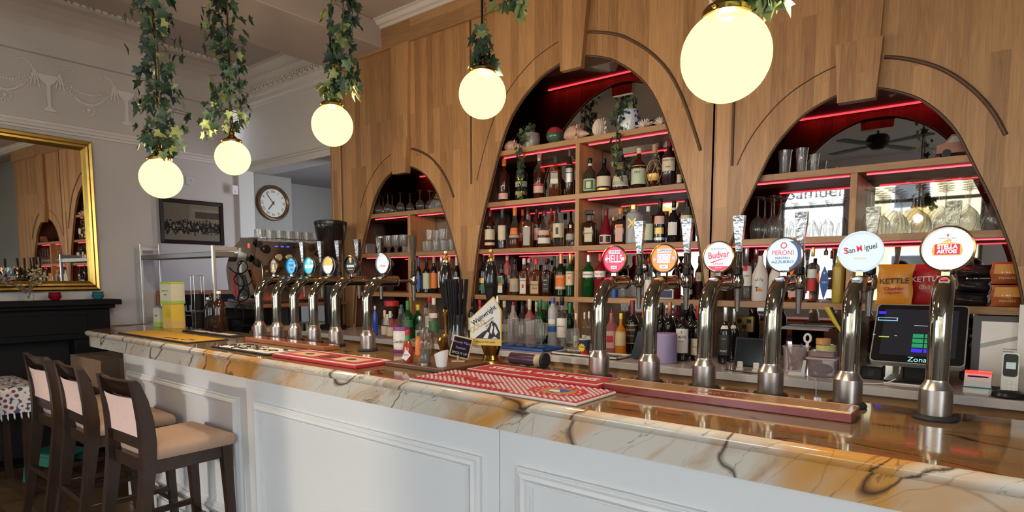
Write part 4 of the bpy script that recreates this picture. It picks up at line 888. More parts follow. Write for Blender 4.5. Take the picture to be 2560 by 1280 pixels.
# --- left arch, second shelf
bottle(1047, 15, 637, S1, F_, 'wine', 'dk', 'b', [(.12, .50, 'b', 80)], 'dark bottle with blue cap and blue label')
bottle(1067, 20, 636, S1, F_, 'wine', 'dk', 'k', [(.12, .56, 'p', 75)], 'dark bottle with pale green label next to the blue one')
bottle(1085, 18, 641, S1, F_ - .02, 'spirit', 'dk', 'c', [(.14, .56, 'o', 70)], 'dark bottle with orange label in the left arch')
bottle(1104, 19, 637, S1, F_, 'spirit', 'br', 's', [(.16, .60, 'w', 70)], 'brown bottle with white label behind the straws')
bottle(1124, 18, 640, S1, F_, 'spirit', 'dk', 'cu', [(.2, .5, 'g', 70)], 'dark bottle with copper cap behind the straws')
bottle(1142, 18, 638, S1, F_, 'wine', 'dk', 'w', [(.3, .45, 'w', 60)], 'black bottle with white neck beside the oak leg')
bottle(1030, 14, 640, S1, B_, 'wine', 'gd', 'k', [], 'slim green bottle at the back of the left arch, by the last tap')
# emblems that are not bands
def flat(t, pts, m, y, name='emblem'): MB().prism(pts, -y - .0015, -y).build(name, m, t)
def RH(px, w, top, z, y):
    x = xat(px, y, z + .12); return w * mpp(x, y, z + .12) / 2 * .97, zat(top, x, y) - z
R, H = RH(2062, 33, 603, S1, F_)
flat(db, [(0, H * .04), (R * .42, H * .2), (R * .66, H * .34), (R * .42, H * .48), (0, H * .60), (-R * .42, H * .48), (-R * .66, H * .34), (-R * .42, H * .2)], LB['b'], R + .001, 'label')
flat(db, [(0 + (.2 if k % 2 else .09) * R * math.cos(k * PI / 6), H * .48 + (.2 if k % 2 else .09) * R * math.sin(k * PI / 6)) for k in range(12)], INKW, R + .003)
text('lettering', 'GIN', R * .4, INKW, db, (0, -R - .004, H * .33))
R, H = RH(1584, 40, 512, S2, F_)
for s in (-1, 1): flat(fb, [(-.55 * R, H * .52 - s * .5 * R), (-.42 * R, H * .52 - s * .62 * R), (.55 * R, H * .52 + s * .5 * R), (.42 * R, H * .52 + s * .62 * R)], BRASS, R + .001 + .0015 * (s > 0))
R, H = RH(1636, 42, 362, S3, F_); nt_ = MB()
for k in range(5):
    a = k * 2 * PI / 5
    for s in (-1, 1):
        nt_.tube([((R * 1.02 * math.sin(q)) * math.cos(a + s * q * .6), (R * 1.02 * math.sin(q)) * math.sin(a + s * q * .6), H * .33 - H * .33 * math.cos(q)) for q in [.4 + i * .25 for i in range(11)]], .0022, 4)
nt_.build('cord_net', CP['c'], bo)
# --- wines and spirits on the back counter
Y0, Y1 = 3.44, 3.30
bottle(1182, 24, 742, S0, Y0, 'wine', 'dk', 'k', [(.2, .5, 'w', 70)], 'dark bottle with black cap beside the oak leg on the counter')
bottle(1200, 22, 741, S0, Y0 + .1, 'spirit', 'pk', 'r', [(.2, .5, 'w', 70), (.3, .4, 'r', 71)], 'red lettered bottle behind the pump clip')
bottle(1244, 26, 740, S0, Y0, 'spirit', 'cl', 's', [(.70, .8, 'pk', 70), (.2, .4, 'w', 70)], 'clear bottle with pink neck label right of the pump clip')
bottle(1261, 22, 740, S0, Y0 + .09, 'spirit', 'cl', 'y', [(.2, .4, 'c', 70)], 'clear bottle with cream cap behind the glass jars')
bottle(1283, 30, 755, S0, Y0, 'malibu', 'fw', 'r', [], 'misty white bottle with red cap behind the glass jars')
bottle(1305, 22, 748, S0, Y0 + .08, 'wine', 'cl', 'k', [(.2, .4, 'pk', 70)], 'clear bottle with dark pourer behind the jars', pourer=True)
bottle(1324, 24, 748, S0, Y0, 'wine', 'pk', 'y', [(.2, .5, 'w', 70)], 'rose bottle with cream capsule')
bottle(1341, 20, 748, S0, Y0 + .1, 'wine', 'rd', 'y', [(.2, .5, 'w', 70)], 'red bottle with cream capsule, behind the rose')
bottle(1350, 26, 749, S0, Y0, 'spirit', 'gn', 'gn', [(.2, .5, 'gn', 70)], 'bright green bottle behind the right end of the jars')
bottle(1366, 24, 748, S0, Y0 + .07, 'spirit', 'gd', 'gn', [(.2, .5, 'c', 70)], 'deep green bottle behind the frosted vodka')
bottle(1382, 26, 744, S0, Y0 - .06, 'tall', 'fr', 'b', [(.30, .42, 'b', 75), (.46, .56, 'w', 40)], 'frosted bottle with blue cap and blue band')
bottle(1405, 27, 742, S0, Y0 - .08, 'spirit', 'cl', 'k', [(.20, .58, 'w', 78, ('ABSOLUT', .58, .36, INK))], 'clear vodka bottle with large white label')
bottle(1424, 22, 750, S0, Y0 + .06, 'wine', 'gd', 'gn', [], 'dark green bottle just left of the counter divider')
bottle(1528, 34, 772, S0, Y1, 'squat', 'pk', 'r', [(.12, .5, 'pk', 60), (.25, .40, 'r', 30)], 'clear bottle with red flowers, right of the first front tap', fill=('pk', .45), pourer=True)
bottle(1552, 28, 783, S0, Y1 - .03, 'squat', 'or', 'yl', [(.22, .56, 't', 70)], 'orange liqueur bottle with torn cream label and yellow cap')
bottle(1580, 33, 751, S0, Y1 + .07, 'wine', 'dk', 'm', [(.20, .54, 'k', 78, ('SHIRAZ', .72, .40, INKG), ('RESERVA', .4, .3, INKG)), (.53, .545, 'g', 78), (.19, .205, 'g', 78)], 'wine bottle with black and gold label and burgundy capsule')
bottle(1609, 28, 768, S0, Y1 + .05, 'wine', 'gd', 'o', [], 'wine bottle with orange capsule behind the second front tap')
bottle(1652, 26, 757, S0, Y0, 'wine', 'dk', 'k', [], 'dark wine bottle behind the left edge of the lilac cylinder')
bottle(1673, 30, 756, S0, Y1 + .08, 'wine', 'dk', 'cu', [(.15, .45, 'w', 70)], 'wine bottle with copper capsule behind the lilac cylinder')
bottle(1688, 24, 756, S0, Y0 + .1, 'wine', 'dk', 'm', [], 'wine bottle with brown capsule at the very back')
bottle(1706, 34, 758, S0, Y1 - .06, 'wine', 'dk', 'k', [(.14, .56, 'w', 62, ('9', .86, .5, INK), ('HAUTE', .66, .48, INK), ('Cuvee', .5, .28, INK))], 'wine bottle with tall white label and black stopper')
bottle(1726, 24, 760, S0, Y0, 'wine', 'dk', 'k', [], 'unlabelled dark wine bottle behind the tall white label')
bottle(1743, 31, 763, S0, Y1, 'wine', 'dk', 'r', [(.10, .40, 'c', 78, ('DOMAINE', .5, .26, INKR))], 'wine bottle with bright red capsule and cream label')
bottle(1762, 24, 765, S0, Y0, 'wine', 'dk', 'r', [], 'dark bottle with red capsule behind the third front tap')
bottle(1812, 32, 768, S0, Y1 - .04, 'wine', 'dk', 's', [(.62, .68, 'w', 40), (.16, .52, 'k', 70, ('RUBY', .80, .30, INKG), ('PORT', .2, .42, INKW))], 'port bottle with white lettering and round neck seal')
bottle(1834, 24, 772, S0, Y0, 'wine', 'dk', 's', [(.62, .68, 'c', 40)], 'second port bottle, standing behind the first')
# ================================================================== glassware
def glass_mesh(kind):
    m = MB()
    if kind == 'wine': pr = [(.030, 0), (.036, .02), (.041, .05), (.040, .075), (.030, .105), (.012, .125), (.0045, .135), (.0035, .17), (.004, .222), (.02, .230), (.036, .234), (.036, .2355), (0, .2355)]
    elif kind == 'copa': pr = [(.036, 0), (.046, .03), (.050, .06), (.047, .085), (.033, .112), (.012, .128), (.0045, .138), (.0035, .18), (.004, .25), (.02, .257), (.038, .260), (.038, .2615), (0, .2615)]
    elif kind == 'small': pr = [(.027, 0), (.032, .02), (.034, .04), (.030, .06), (.015, .078), (.004, .086), (.0035, .12), (.004, .148), (.02, .154), (.030, .156), (0, .157)]
    elif kind == 'tumbler': pr = [(0, .003), (.026, 0), (.029, .004), (.0335, .085), (.032, .085), (.027, .012), (0, .012)]
    elif kind == 'goblet': pr = [(0, .002), (.030, 0), (.031, .004), (.014, .012), (.009, .022), (.018, .036), (.036, .05), (.042, .075), (.041, .135), (.0395, .135), (.040, .08), (.033, .055), (0, .048)]
    elif kind == 'pint': pr = [(0, .003), (.029, 0), (.031, .005), (.036, .09), (.040, .11), (.0385, .118), (.043, .15), (.0415, .15), (.037, .118), (.034, .09), (.029, .012), (0, .012)]
    elif kind == 'tankard': pr = [(0, .004), (.036, 0), (.040, .006), (.041, .02), (.038, .03), (.041, .045), (.042, .12), (.043, .145), (.041, .145), (.039, .12), (.037, .02), (0, .016)]
    m.lathe(pr, 16)
    return m.mesh('glass_body', PRESSED if kind in ('tankard', 'goblet', 'tumbler', 'pint') else CLEAR)
GM = {k: glass_mesh(k) for k in ('wine', 'copa', 'small', 'tumbler', 'goblet', 'pint', 'tankard')}
def glass(kind, x, y, z, label, group=None, name=None, s=1.0, cat='glass', sz=1.0):
    o = put(name or {'wine': 'wine_glass', 'copa': 'gin_glass', 'small': 'wine_glass', 'pint': 'pint_glass', 'tankard': 'glass_tankard'}.get(kind, kind), GM[kind], None, (x, y, z + .0005)); o.scale = (s, s, s * sz)
    return tag(o, label, cat, group)
random.seed(5)
ORD = 'first second third fourth fifth sixth seventh eighth ninth tenth'.split(); ROW = ('front', 'middle', 'back')
for r, y in enumerate((3.575, 3.665, 3.755)):
    for k in range(7):
        x = xat(1893, 3.575, 1.75) + k * .0875 + r * .012
        if x < -.61: glass('wine', x, y, S2, 'upturned wine glass, %s row left of right arch divider, %s from left' % (ROW[r], ORD[k]), 'upturned wine glasses left of the divider', s=1.0)
for r, y in enumerate((3.58, 3.682, 3.782)):
    x = -.575 + r * .006
    for k in range(7):
        kind = 'copa' if 1 < k < 5 else 'wine'
        x += .086 if k < 2 or k > 5 else .096 if k in (2, 5) else .102
        if x > .09: continue
        glass(kind, x, y, S2, 'tall upturned gin glass, %s row right of the divider, %s of the tall ones' % (ROW[r], ORD[k - 2]) if kind == 'copa' else 'upturned wine glass, %s row right of the divider, place %s from the left' % (ROW[r], ORD[k]), 'upturned gin glasses right of the divider' if kind == 'copa' else 'upturned wine glasses right of the divider', s=.98)
for i, px in enumerate((948, 958, 970, 981, 1001, 1025, 1050, 1074, 1096)):
    y = 3.57 if i % 2 == 0 else 3.65
    glass('small', xat(px, y, S3 + .06), y, S3, 'small upturned wine glass on left arch top shelf, %s from the left' % ORD[i], 'upturned glasses on the left arch top shelf', s=1.08)
for i, px in enumerate((952, 972, 991, 1010)):
    glass('goblet', xat(px, 3.58, S2 + .06), 3.58, S2, 'stemmed beer glass on left arch middle shelf, %s from the left' % ORD[i], 'beer glasses in the left arch', name='beer_glass', s=1.0, sz=1.15)
for i, px in enumerate((1064, 1072, 1082, 1091, 1101, 1110, 1120, 1130)):
    y = 3.57 if i % 2 else 3.64
    glass('tumbler', xat(px, y, S2 + .04), y, S2, 'small tumbler on left arch middle shelf, %s from the left' % ORD[i], 'tumblers in the left arch', s=1.05)
for i, (px, yy_) in enumerate(((1074, 3.57), (1092, 3.64), (1107, 3.57))):
    glass('tumbler', xat(px, yy_, S2 + .13), yy_, S2 + .091, 'small tumbler stacked upon the left arch tumblers, %s from the left' % ORD[i], 'stacked tumblers in the left arch', s=1.05)
for px, w_, l, sz in ((1962, 40, 'leftmost and widest of three big glasses on the right arch top shelf', 1.0), (2004, 36, 'middle, tallest of three big glasses on right arch top shelf', 1.12), (2036, 28, 'rightmost, narrow of three big glasses on right arch top shelf', 1.0)):
    glass('pint', xat(px, 3.60, S3 + .05), 3.60, S3, l, 'big beer glasses on the right arch top shelf', s=w_ / 42 * .92, sz=sz)
for i, px in enumerate((1272, 1300, 1327, 1352)):
    y = 3.13; glass('tankard' if i % 2 == 0 else 'goblet', xat(px, y, S0 + .08), y, S0 + .019, ['clear tankard on the blue tray, next to the pump clip', 'stemmed glass on the blue tray between two tankards', 'clear tankard on the blue tray, right of centre', 'stemmed glass at the right end of the blue tray'][i], 'glasses on the blue tray', s=.92, sz=1.28)
for i, px in enumerate((1284, 1313, 1341)):
    y = 3.22; glass('tankard', xat(px, y, S0 + .08), y, S0 + .019, 'clear tankard in the back row on the blue tray, %s from left' % ORD[i], 'back row glasses on the blue tray', s=.9, sz=1.3)
glass('goblet', xat(1431, 3.12, S0 + .07), 3.12, S0 + .012, 'stemmed glass on the white edged tray, left of paper cup', s=1.05)
for i, (px, y) in enumerate(((1440, 3.26), (1461, 3.34), (1472, 3.27))):
    bottle(px, 13, 783 - 2 * i, S0, y, 'spirit', 'cl', 'w', [(.1, .4, 'p', 60)], ['miniature clear bottle with white cap, left of three', 'miniature clear bottle with white cap, rearmost of three', 'miniature clear bottle with white cap and green label, right of three'][i], group='miniature bottles by the paper cup', name='miniature_bottle')
for i, px in enumerate((1556, 1575, 1590)):
    glass('tumbler', xat(px, 3.57 + .09 * (i % 2), S1 + .04), 3.57 + .09 * (i % 2), S1, 'small tumbler on the shelf behind the first front tap, %s from left' % ORD[i], 'tumblers on the middle arch second shelf', s=1.0)
t = tag(MB().lathe([(0, 0), (.019, 0), (.02, .005), (.02, .08), (.017, .085), (0, .085)], 16).build('blue_tin', LB['b'], None, (xat(1535, 3.55, S1), 3.55, S1 + .0005)), 'small blue tin behind the first front tap', 'tin')
sh = thing('cocktail_jigger', 'chrome hourglass measure on a stem behind the red badge', 'measure', (xat(1611, 3.548, S1), 3.548, S1 + .0005))
MB().lathe([(0, 0), (.024, 0), (.024, .004), (.004, .01), (.004, .16)], 16).build('stand', CHROME, sh); MB().lathe([(.003, .16), (.02, .17), (.027, .20), (.02, .23), (.008, .245), (.022, .285), (.020, .285), (.005, .248)], 18).build('cup', CHROME, sh)
sg = thing('framed_card', 'small navy card in white frame behind the second front tap', 'sign', (xat(1662, 3.55, S1), 3.55, S1 + .0005))
MB().box(-.055, .055, 0, .012, 0, .095, .002).build('frame', LB['w'], sg); pl = MB().box(-.047, .047, -.001, 0, .008, .087).build('card', LB['n'], sg); text('lettering', 'Gin of the week', .013, INKW, pl, (0, -.0018, .055))

# ================================================================== shells, jugs and plants on the top shelf of the middle arch
SHELLC = M('shell_pink', (.52, .33, .26), .4, var=.35, scale=25); SHELLW = M('shell_white', (.66, .58, .50), .5, var=.2, scale=30)
def conch(px, w, label, mat, spikes=7, z=S4, y=3.60, ry=0.0, k=1.0):
    x = xat(px, y, z + .04); r = w * mpp(x, y, z + .05) / 2; mb = MB()
    for j in range(9):
        a = j / 8; mb.ball((-r + 1.7 * r * a, 0, r * (.36 + .14 * math.sin(PI * a))), r * (.10 + .50 * math.sin(PI * min(1, a * 1.05 + .04)) ** .8), 12, sx=.7)
    for j in range(spikes):
        a = 2 * PI * j / spikes; mb.tube([(.15 * r, .40 * r * math.cos(a), .46 * r + .40 * r * math.sin(a)), (.25 * r, .70 * r * math.cos(a), .50 * r + .68 * r * max(-.4, math.sin(a)))], [r * .16, .004], 6)
    mb.tube([(.5 * r, -.1 * r, .4 * r), (.9 * r, -.12 * r, .34 * r), (1.25 * r, -.1 * r, .30 * r)], [r * .34, r * .2, r * .06], 8)
    o = mb.build('conch_shell', mat, None, (x, y, z + .001 - k * min(v[2] for v in mb.v)), (0, 0, ry)); o.scale = (1, 1, k)
    return tag(o, label, 'shell', 'shells on the top shelf')
conch(1284, 46, 'pink conch shell at the left end of the top shelf', SHELLC, 6, ry=.3)
conch(1440, 60, 'large frilled pink conch right of the painted ball', SHELLC, 9, ry=.1, k=1.1)
conch(1502, 46, 'pale spiny shell standing tall, left of blue pot plant', SHELLW, 10, y=3.62, ry=1.2, k=1.7)
cl = MB(); random.seed(2)
for k in range(46):
    a = random.uniform(0, 2 * PI); e = random.uniform(.1, 1.3); r = .055; cl.tube([(0, 0, .01), (r * .6 * math.cos(a) * math.cos(e), r * .6 * math.sin(a) * math.cos(e), .01 + r * .6 * math.sin(e)), (r * 1.1 * math.cos(a + .2) * math.cos(e), r * 1.1 * math.sin(a + .2) * math.cos(e), .01 + r * math.sin(e))], [.006, .005, .003], 5)
me = cl.mesh('coral', SHELLW)
for px, l in ((1612, 'spiky white coral right of the blue and white jar'), (1656, 'white coral at the right end of the top shelf')): tag(put('coral', me, None, (xat(px, 3.59, S4), 3.59, S4 + .002), (0, 0, px)), l, 'coral', 'corals on the top shelf')
pb = thing('painted_ball', 'red and green painted glass ball on the top shelf', 'ornament', (xat(1387, 3.6, S4), 3.6, S4 + .001))
MB().ball((0, 0, .062), .062, 20).build('ball', M('painted_green', (.05, .10, .06), .12, var=.8, scale=22), pb); MB().lathe([(.0615, .075), (.052, .098), (.035, .114), (0, .1245)], 20).build('red_crown', M('painted_red', (.36, .03, .04), .15, var=.5, scale=30), pb)
POTP = M('speckled_pot', (.24, .22, .20), .3, var=.9, scale=60)
BW = M('blue_white_china', (.55, .56, .62), .15)
def bw_mat():
    nt = BW.node_tree; b = nt.nodes['Principled BSDF']; tc = nt.nodes.new('ShaderNodeTexCoord'); vo = nt.nodes.new('ShaderNodeTexVoronoi'); vo.inputs['Scale'].default_value = 32; nt.links.new(tc.outputs['Object'], vo.inputs[0])
    nt.links.new(ramp(nt, vo.outputs['Distance'], [(.30, (.02, .04, .26)), (.42, (.62, .62, .66))]), b.inputs['Base Color'])
bw_mat()
def pot_plant(px, w, h, mat, label, fall, n, seed):
    y = 3.60; x = xat(px, y, S4 + .06); r = w * mpp(x, y, S4) / 2
    t = ivy('trailing_ivy', label, 'plant', (x, y, S4 + .001), [([(0, 0, h * .8), (-.02, -.03, h + .02), (-.03, -.085, h - .02), (-.03, -.10, -.06), (-.02, -.105, -fall * .55), (0, -.105, -fall)], .75, .05), ([(0, 0, h * .8), (.02, -.02, h + .04), (.06, -.06, h + .03)], .25, .05)], n, .042, lambda q: 1.1 - .6 * q, .12, 'trailing plants in the middle arch', seed)
    MB().lathe([(0, 0), (r * .8, 0), (r * .95, h * .3), (r, h * .7), (r * .92, h), (r * .84, h), (r * .84, h * .9), (0, h * .9)], 20).build('pot', mat, t)
pot_plant(1328, 44, .105, POTP, 'trailing ivy in a speckled pot, hanging over the left half', .34, 80, 21)
pot_plant(1570, 54, .14, BW, 'trailing ivy in blue and white jar, hanging over the right half', .30, 95, 22)
# model car on the right arch top shelf
mc = thing('model_car', 'reddish brown model car at the right end of top shelf', 'toy car', (xat(2402, 3.59, S3), 3.59, S3 + .0005), .15)
MB().prism([(-.10, .018), (.10, .018), (.10, .055), (.055, .062), (.045, .098), (.02, .105), (-.045, .102), (-.07, .065), (-.10, .055)], -.04, .04).build('body', M('model_car_paint', (.30, .13, .09), .25, var=.1), mc)
for s in (-1, 1): MB().prism([(-.058, .066), (.044, .066), (.036, .093), (-.04, .094)], s * .0405 - .0006, s * .0405 + .0006).build('window', M('model_window', (.35, .37, .38), .1), mc)
wm_ = MB().tube([(0, -.007, 0), (0, .007, 0)], .018, 14).mesh('wheel', BLACK)
for sx in (-.06, .062):
    for sy in (-.037, .037): put('wheel', wm_, mc, (sx, sy, .018))

# ================================================================== crisps and nuts
def bag(px, py, w, h, y, z, cols, label, words, lean=.12, group='snack packets on the right arch shelf', rz=0, d=.05):
    x = xat(px, y, z + h / 2); t = thing('snack_packet', label, 'crisp packet', (x, y, z + .001), rz, group); n, m = 10, 12; vs = []
    for sgn in (-1, 1):
        for j in range(m + 1):
            v = j / m; q = math.sin(PI * v) ** .5
            for i in range(n + 1):
                u = i / n; b = d / 2 * q * math.sin(PI * u) ** .6; ww = w * (1 - .06 * q)
                vs.append(((u - .5) * ww + .004 * math.sin(9 * v + 5 * u), sgn * b * (1 + .12 * math.sin(7 * u + 11 * v)) + lean * h * v, h * v))
    k = (n + 1) * (m + 1); fs = []
    for s_ in (0, 1):
        for j in range(m):
            for i in range(n):
                a = s_ * k + j * (n + 1) + i; f = (a, a + 1, a + n + 2, a + n + 1); fs.append(f if s_ == 0 else f[::-1])
    o = MB().add(vs, fs, True).build('bag', cols, t)
    for (s, zz, size, mk, rot) in words: text('lettering', s, size, mk, o, (0, -d / 2 - .006 + lean * zz, zz), (PI / 2 - .1, -rot, 0), bold=.0004)
    return t
BO = M('packet_orange', (.62, .25, .02), .35, var=.15, scale=12); BR_ = M('packet_red', (.40, .015, .02), .3, var=.25, scale=12); BKP = M('packet_black', (.02, .018, .022), .22, var=.6, scale=14); BKN = M('packet_nuts', (.42, .11, .04), .35, var=.3, scale=14)
bag(2236, 0, .16, .20, 3.555, S1, BO, 'orange crisp packet standing left of the red one', [('KETTLE', .115, .038, INK, .04), ('Cheddar', .078, .024, INKR, .04), ('& RED ONION', .058, .012, INKR, .04)])
bag(2314, 0, .14, .20, 3.635, S1, BR_, 'red crisp packet standing behind the nearest tap', [('KETTLE', .125, .036, INKW, .05), ('Chilli', .085, .026, INKG, .05)])
bag(2378, 0, .12, .18, 3.73, S1, M('packet_navy', (.02, .03, .09), .3, var=.4, scale=12), 'navy crisp packet mostly hidden behind the nearest tap', [])
for i, (px, z, rz) in enumerate(((2420, S1, .1), (2426, S1 + .066, -.12), (2432, S1 + .132, .16))):
    t = bag(px, 0, .15, .06, 3.60, z, BKP, ['bottom black snack packet of the pile by the nearest tap', 'middle black snack packet of the pile by the nearest tap', 'top black snack packet of the pile by the nearest tap'][i], [], 0, 'pile of black snack packets', rz, .12)
for i, z in enumerate((S1, S1 + .105)):
    nt = bag(2516, 0, .12, .10, 3.57, z, BKN, ['lower nut packet at the right end of the shelf', 'upper nut packet resting on the lower one'][i], [('KP', .062, .04, INKW, 0), ('PEANUTS', .026, .014, INKG, 0)], .05, 'nut packets at the right', .1, .06)
    MB().prism([(-.05, .045), (.055, .045), (.05, .09), (-.045, .09)], -.034, -.033).build('banner', BO, nt)

# ================================================================== things on the back counter
def boxthing(name, label, cat, px, y, z, w, d, h, mat, b=.003, rz=0, group=None):
    x = xat(px, y, z + h / 2); t = thing(name, label, cat, (x, y, z + .0005), rz, group); MB().box(-w / 2, w / 2, -d / 2, d / 2, 0, h, b).build('body', mat, t); return t
def tray(name, label, x0, x1, y0, y1, z, mat, rim, h=.018):
    t = thing(name, label, 'tray', ((x0 + x1) / 2, (y0 + y1) / 2, z + .0005)); a, b = (x1 - x0) / 2, (y1 - y0) / 2
    MB().box(-a, a, -b, b, 0, h * .35, .002).build('base', mat, t)
    MB().box(-a, a, -b, -b + .008, h * .3, h, .001).box(-a, a, b - .008, b, h * .3, h, .001).box(-a, -a + .008, -b, b, h * .3, h, .001).box(a - .008, a, -b, b, h * .3, h, .001).build('rim', rim, t); return t
def bt_(px, y): return xat(px, y, S0)
tray('blue_tray', 'flat blue tray holding the glass tankards', bt_(1235, 3.12), bt_(1360, 3.05), 3.05, 3.27, S0, M('tray_blue', (.012, .055, .25), .4), LB['b'])
tray('black_tray', 'black tray with white edge under the paper cup', bt_(1395, 3.1), bt_(1550, 3.05), 3.02, 3.20, S0, BLACK, LB['w'], .014)
cu = thing('paper_cup', 'navy and red paper cup with yellow starburst', 'cup', (xat(1462, 3.06, S0 + .05), 3.06, S0 + .006))
MB().lathe([(0, .002), (.026, 0), (.0275, .03), (.0285, .034)], 24).build('red_base', LB['r'], cu); MB().lathe([(.0285, .034), (.035, .095), (.033, .095), (.027, .03), (0, .01)], 24).build('wall', LB['n'], cu); MB().lathe([(.0335, .094), (.036, .094), (.0365, .097), (.036, .100), (.033, .098)], 24).build('rim', LB['w'], cu)
MB().prism([((.027 if k % 2 else .018) * math.cos(k * PI / 10), .048 + (.027 if k % 2 else .018) * math.sin(k * PI / 10)) for k in range(20)], -.0345, -.0335).build('starburst', CP['yl'], cu); text('lettering', 'SODA', .014, INKR, cu, (0, -.0352, .052))
fo_ = thing('menu_folder', 'dark navy folder leaning behind the second front tap', 'folder', (xat(1604, 3.14, S0), 3.14, S0 + .005), .1)
MB().prism([(-.06, 0), (.06, 0), (.085, .155), (-.025, .155)], -.02, .02, X=Matrix.Rotation(-.12, 4, 'X')).build('cover', M('navy_leather', (.02, .025, .04), .45), fo_)
cy = thing('lilac_cylinder', 'lilac fabric covered cylinder between the second and third front taps', 'speaker', (xat(1664, 3.10, S0 + .08), 3.10, S0 + .0005))
MB().lathe([(0, 0), (.058, 0), (.061, .004), (.061, .158), (.057, .163), (0, .163)], 36).build('body', M('lilac_fabric', (.36, .30, .52), .85, var=.12, scale=220), cy); MB().lathe([(.0575, .1632), (.05, .165), (0, .165)], 30).build('top_ring', M('lilac_rubber', (.28, .23, .42), .6), cy)
ck = tag(MB().tube([(-.03, 0, .017), (-.028, 0, .017), (.028, 0, .017), (.03, 0, .017)], [.012, .0165, .0165, .012], 16).build('grey_stopper', M('grey_cork', (.22, .17, .15), .8, var=.2), None, (xat(1740, 3.02, S0), 3.02, S0 + .0005), (0, 0, .9)), 'small grey stopper lying on the counter by the third tap', 'stopper')
sk = thing('wall_socket', 'brass double socket plate on the mirror back of right arch', 'socket', (xat(1862, 3.832, 1.21), 3.834, 1.16)); MB().box(-.055, .055, -.01, 0, 0, .10, .003).build('plate', BRASS, sk)
for q, (a, b) in enumerate(((-.03, .055), (.028, .055), (.0, .02))): MB().box(a - .013, a + .013, -.0125, -.0095, b, b + .024).build('socket_hole', BLACK, sk)
tb = thing('tablet', 'black tablet leaning with its dark screen facing the bar', 'tablet', (xat(1882, 3.22, S0 + .05), 3.22, S0 + .0005)); MB().box(-.10, .10, -.005, .005, 0, .155, .004, X=Matrix.Rotation(-.2, 4, 'X')).build('case', BLACK, tb); MB().box(-.09, .09, -.0065, -.005, .01, .145, X=Matrix.Rotation(-.2, 4, 'X')).build('screen', M('dark_screen', (.008, .008, .009), .12), tb)
for px, l in ((1850, 'left of two white card clips on the counter'), (1890, 'right of two white card clips on the counter')):
    o = boxthing('card_clip', l, 'clip', px, 3.08, S0, .034, .03, .012, LB['w'], .003, .1, 'card clips'); MB().box(-.014, .014, -.004, .004, .012, .045, .003).build('loop', LB['w'], o)
pj = boxthing('payment_puck', 'round steel lidded pot left of the card clips', 'pot', 1826, 3.10, S0, .001, .001, .001, STEEL, 0); MB().lathe([(0, 0), (.024, 0), (.025, .03), (.02, .036), (0, .038)], 20).build('pot', STEEL, pj)
TUBM = thin('cloudy_plastic', (.85, .80, .80), .35, .15, haze=.30, hazecol=(.55, .45, .45))
def tub(px, y, w, h, label, taper=.85):
    x = xat(px, y, S0 + h / 2); t = thing('plastic_tub', label, 'tub', (x, y, S0 + .0005)); r = w / 2
    MB().lathe([(0, .002), (r * taper, 0), (r * taper + .001, .004), (r, h), (r * 1.06, h), (r * 1.06, h + .008), (r * .97, h + .006), (r * taper - .002, .006), (0, .006)], 20, p=4).build('body', TUBM, t); return t
tA = tub(1990, 3.18, .112, .125, 'cloudy plastic tub of pens behind the fourth front tap')
random.seed(9)
for k in range(6): MB().tube([(random.uniform(-.04, .04), random.uniform(-.02, .03), .01), (random.uniform(-.06, .06), random.uniform(-.03, .03), random.uniform(.10, .16))], .004, 6).build('pen', [CP['r'], BLACK, CP['b'], CP['m'], CP['w'], BLACK][k], tA)
kt = thing('key_tag', 'white loop tag standing in the pen tub', 'tag', (xat(2019, 3.16, S0 + .17), 3.16, S0 + .12)); MB().tube([(.014 * math.cos(q), 0, .055 + .02 * math.sin(q)) for q in [i * PI / 8 for i in range(17)]], .006, 6, cap=False).build('loop', CP['w'], kt); MB().box(-.007, .007, -.004, .004, -.01, .04, .002).build('shaft', CP['w'], kt)
sc = thing('barcode_scanner', 'white hand scanner lying in front of the pen tub', 'scanner', (xat(1992, 3.05, S0), 3.05, S0 + .0005), .1); MB().box(-.038, .038, -.018, .018, 0, .022, .008).build('head', PAPER, sc); MB().bar([(.025, .0, .018), (.032, .0, .08)], [.008, .006], .006).build('grip', PAPER, sc)
tB = tub(2058, 3.16, .125, .075, 'clear lidded tub of coins right of the pen tub', .95); MB().box(-.066, .066, -.066, .066, .080, .090, .003).build('lid', M('tub_lid', (.50, .42, .42), .4), tB); MB().ball((.0, 0, .03), .045, 12, sz=.6).build('contents', M('grey_mesh', (.12, .12, .13), .5, var=.8, scale=90), tB)
tC = thing('small_box', 'shallow clear box stacked on the coin tub', 'box', (xat(2058, 3.16, S0 + .1), 3.16, S0 + .092)); MB().box(-.055, .055, -.05, .05, 0, .028, .003).build('body', TUBM, tC); MB().box(-.045, .045, -.04, .04, .004, .02).build('contents', M('copper_bits', (.4, .2, .1), .5, var=.5), tC)
for i, (z, r, m, l, px) in enumerate(((.122, .042, M('tape_yellow', (.55, .50, .18), .5), 'yellow roll of tape on top of the small box', 2078), (.152, .032, M('tape_orange', (.58, .26, .08), .5), 'orange roll of tape resting on the yellow roll', 2072))):
    tag(MB().lathe([(r * .6, 0), (r, 0), (r, .026), (r * .6, .026), (r * .6, 0)], 24, smooth=False).build('tape_roll', m, None, (xat(px - 14, 3.16, S0 + z), 3.16, S0 + z)), l, 'tape', 'tape rolls')
kb = thing('knife_block', 'dark holder with yellow handled scissors behind the fifth tap', 'holder', (xat(2112, 3.33, S0 + .1), 3.33, S0 + .0005)); MB().box(-.03, .03, -.03, .03, 0, .20, .004).build('holder', M('dark_brown_plastic', (.05, .03, .025), .4), kb)
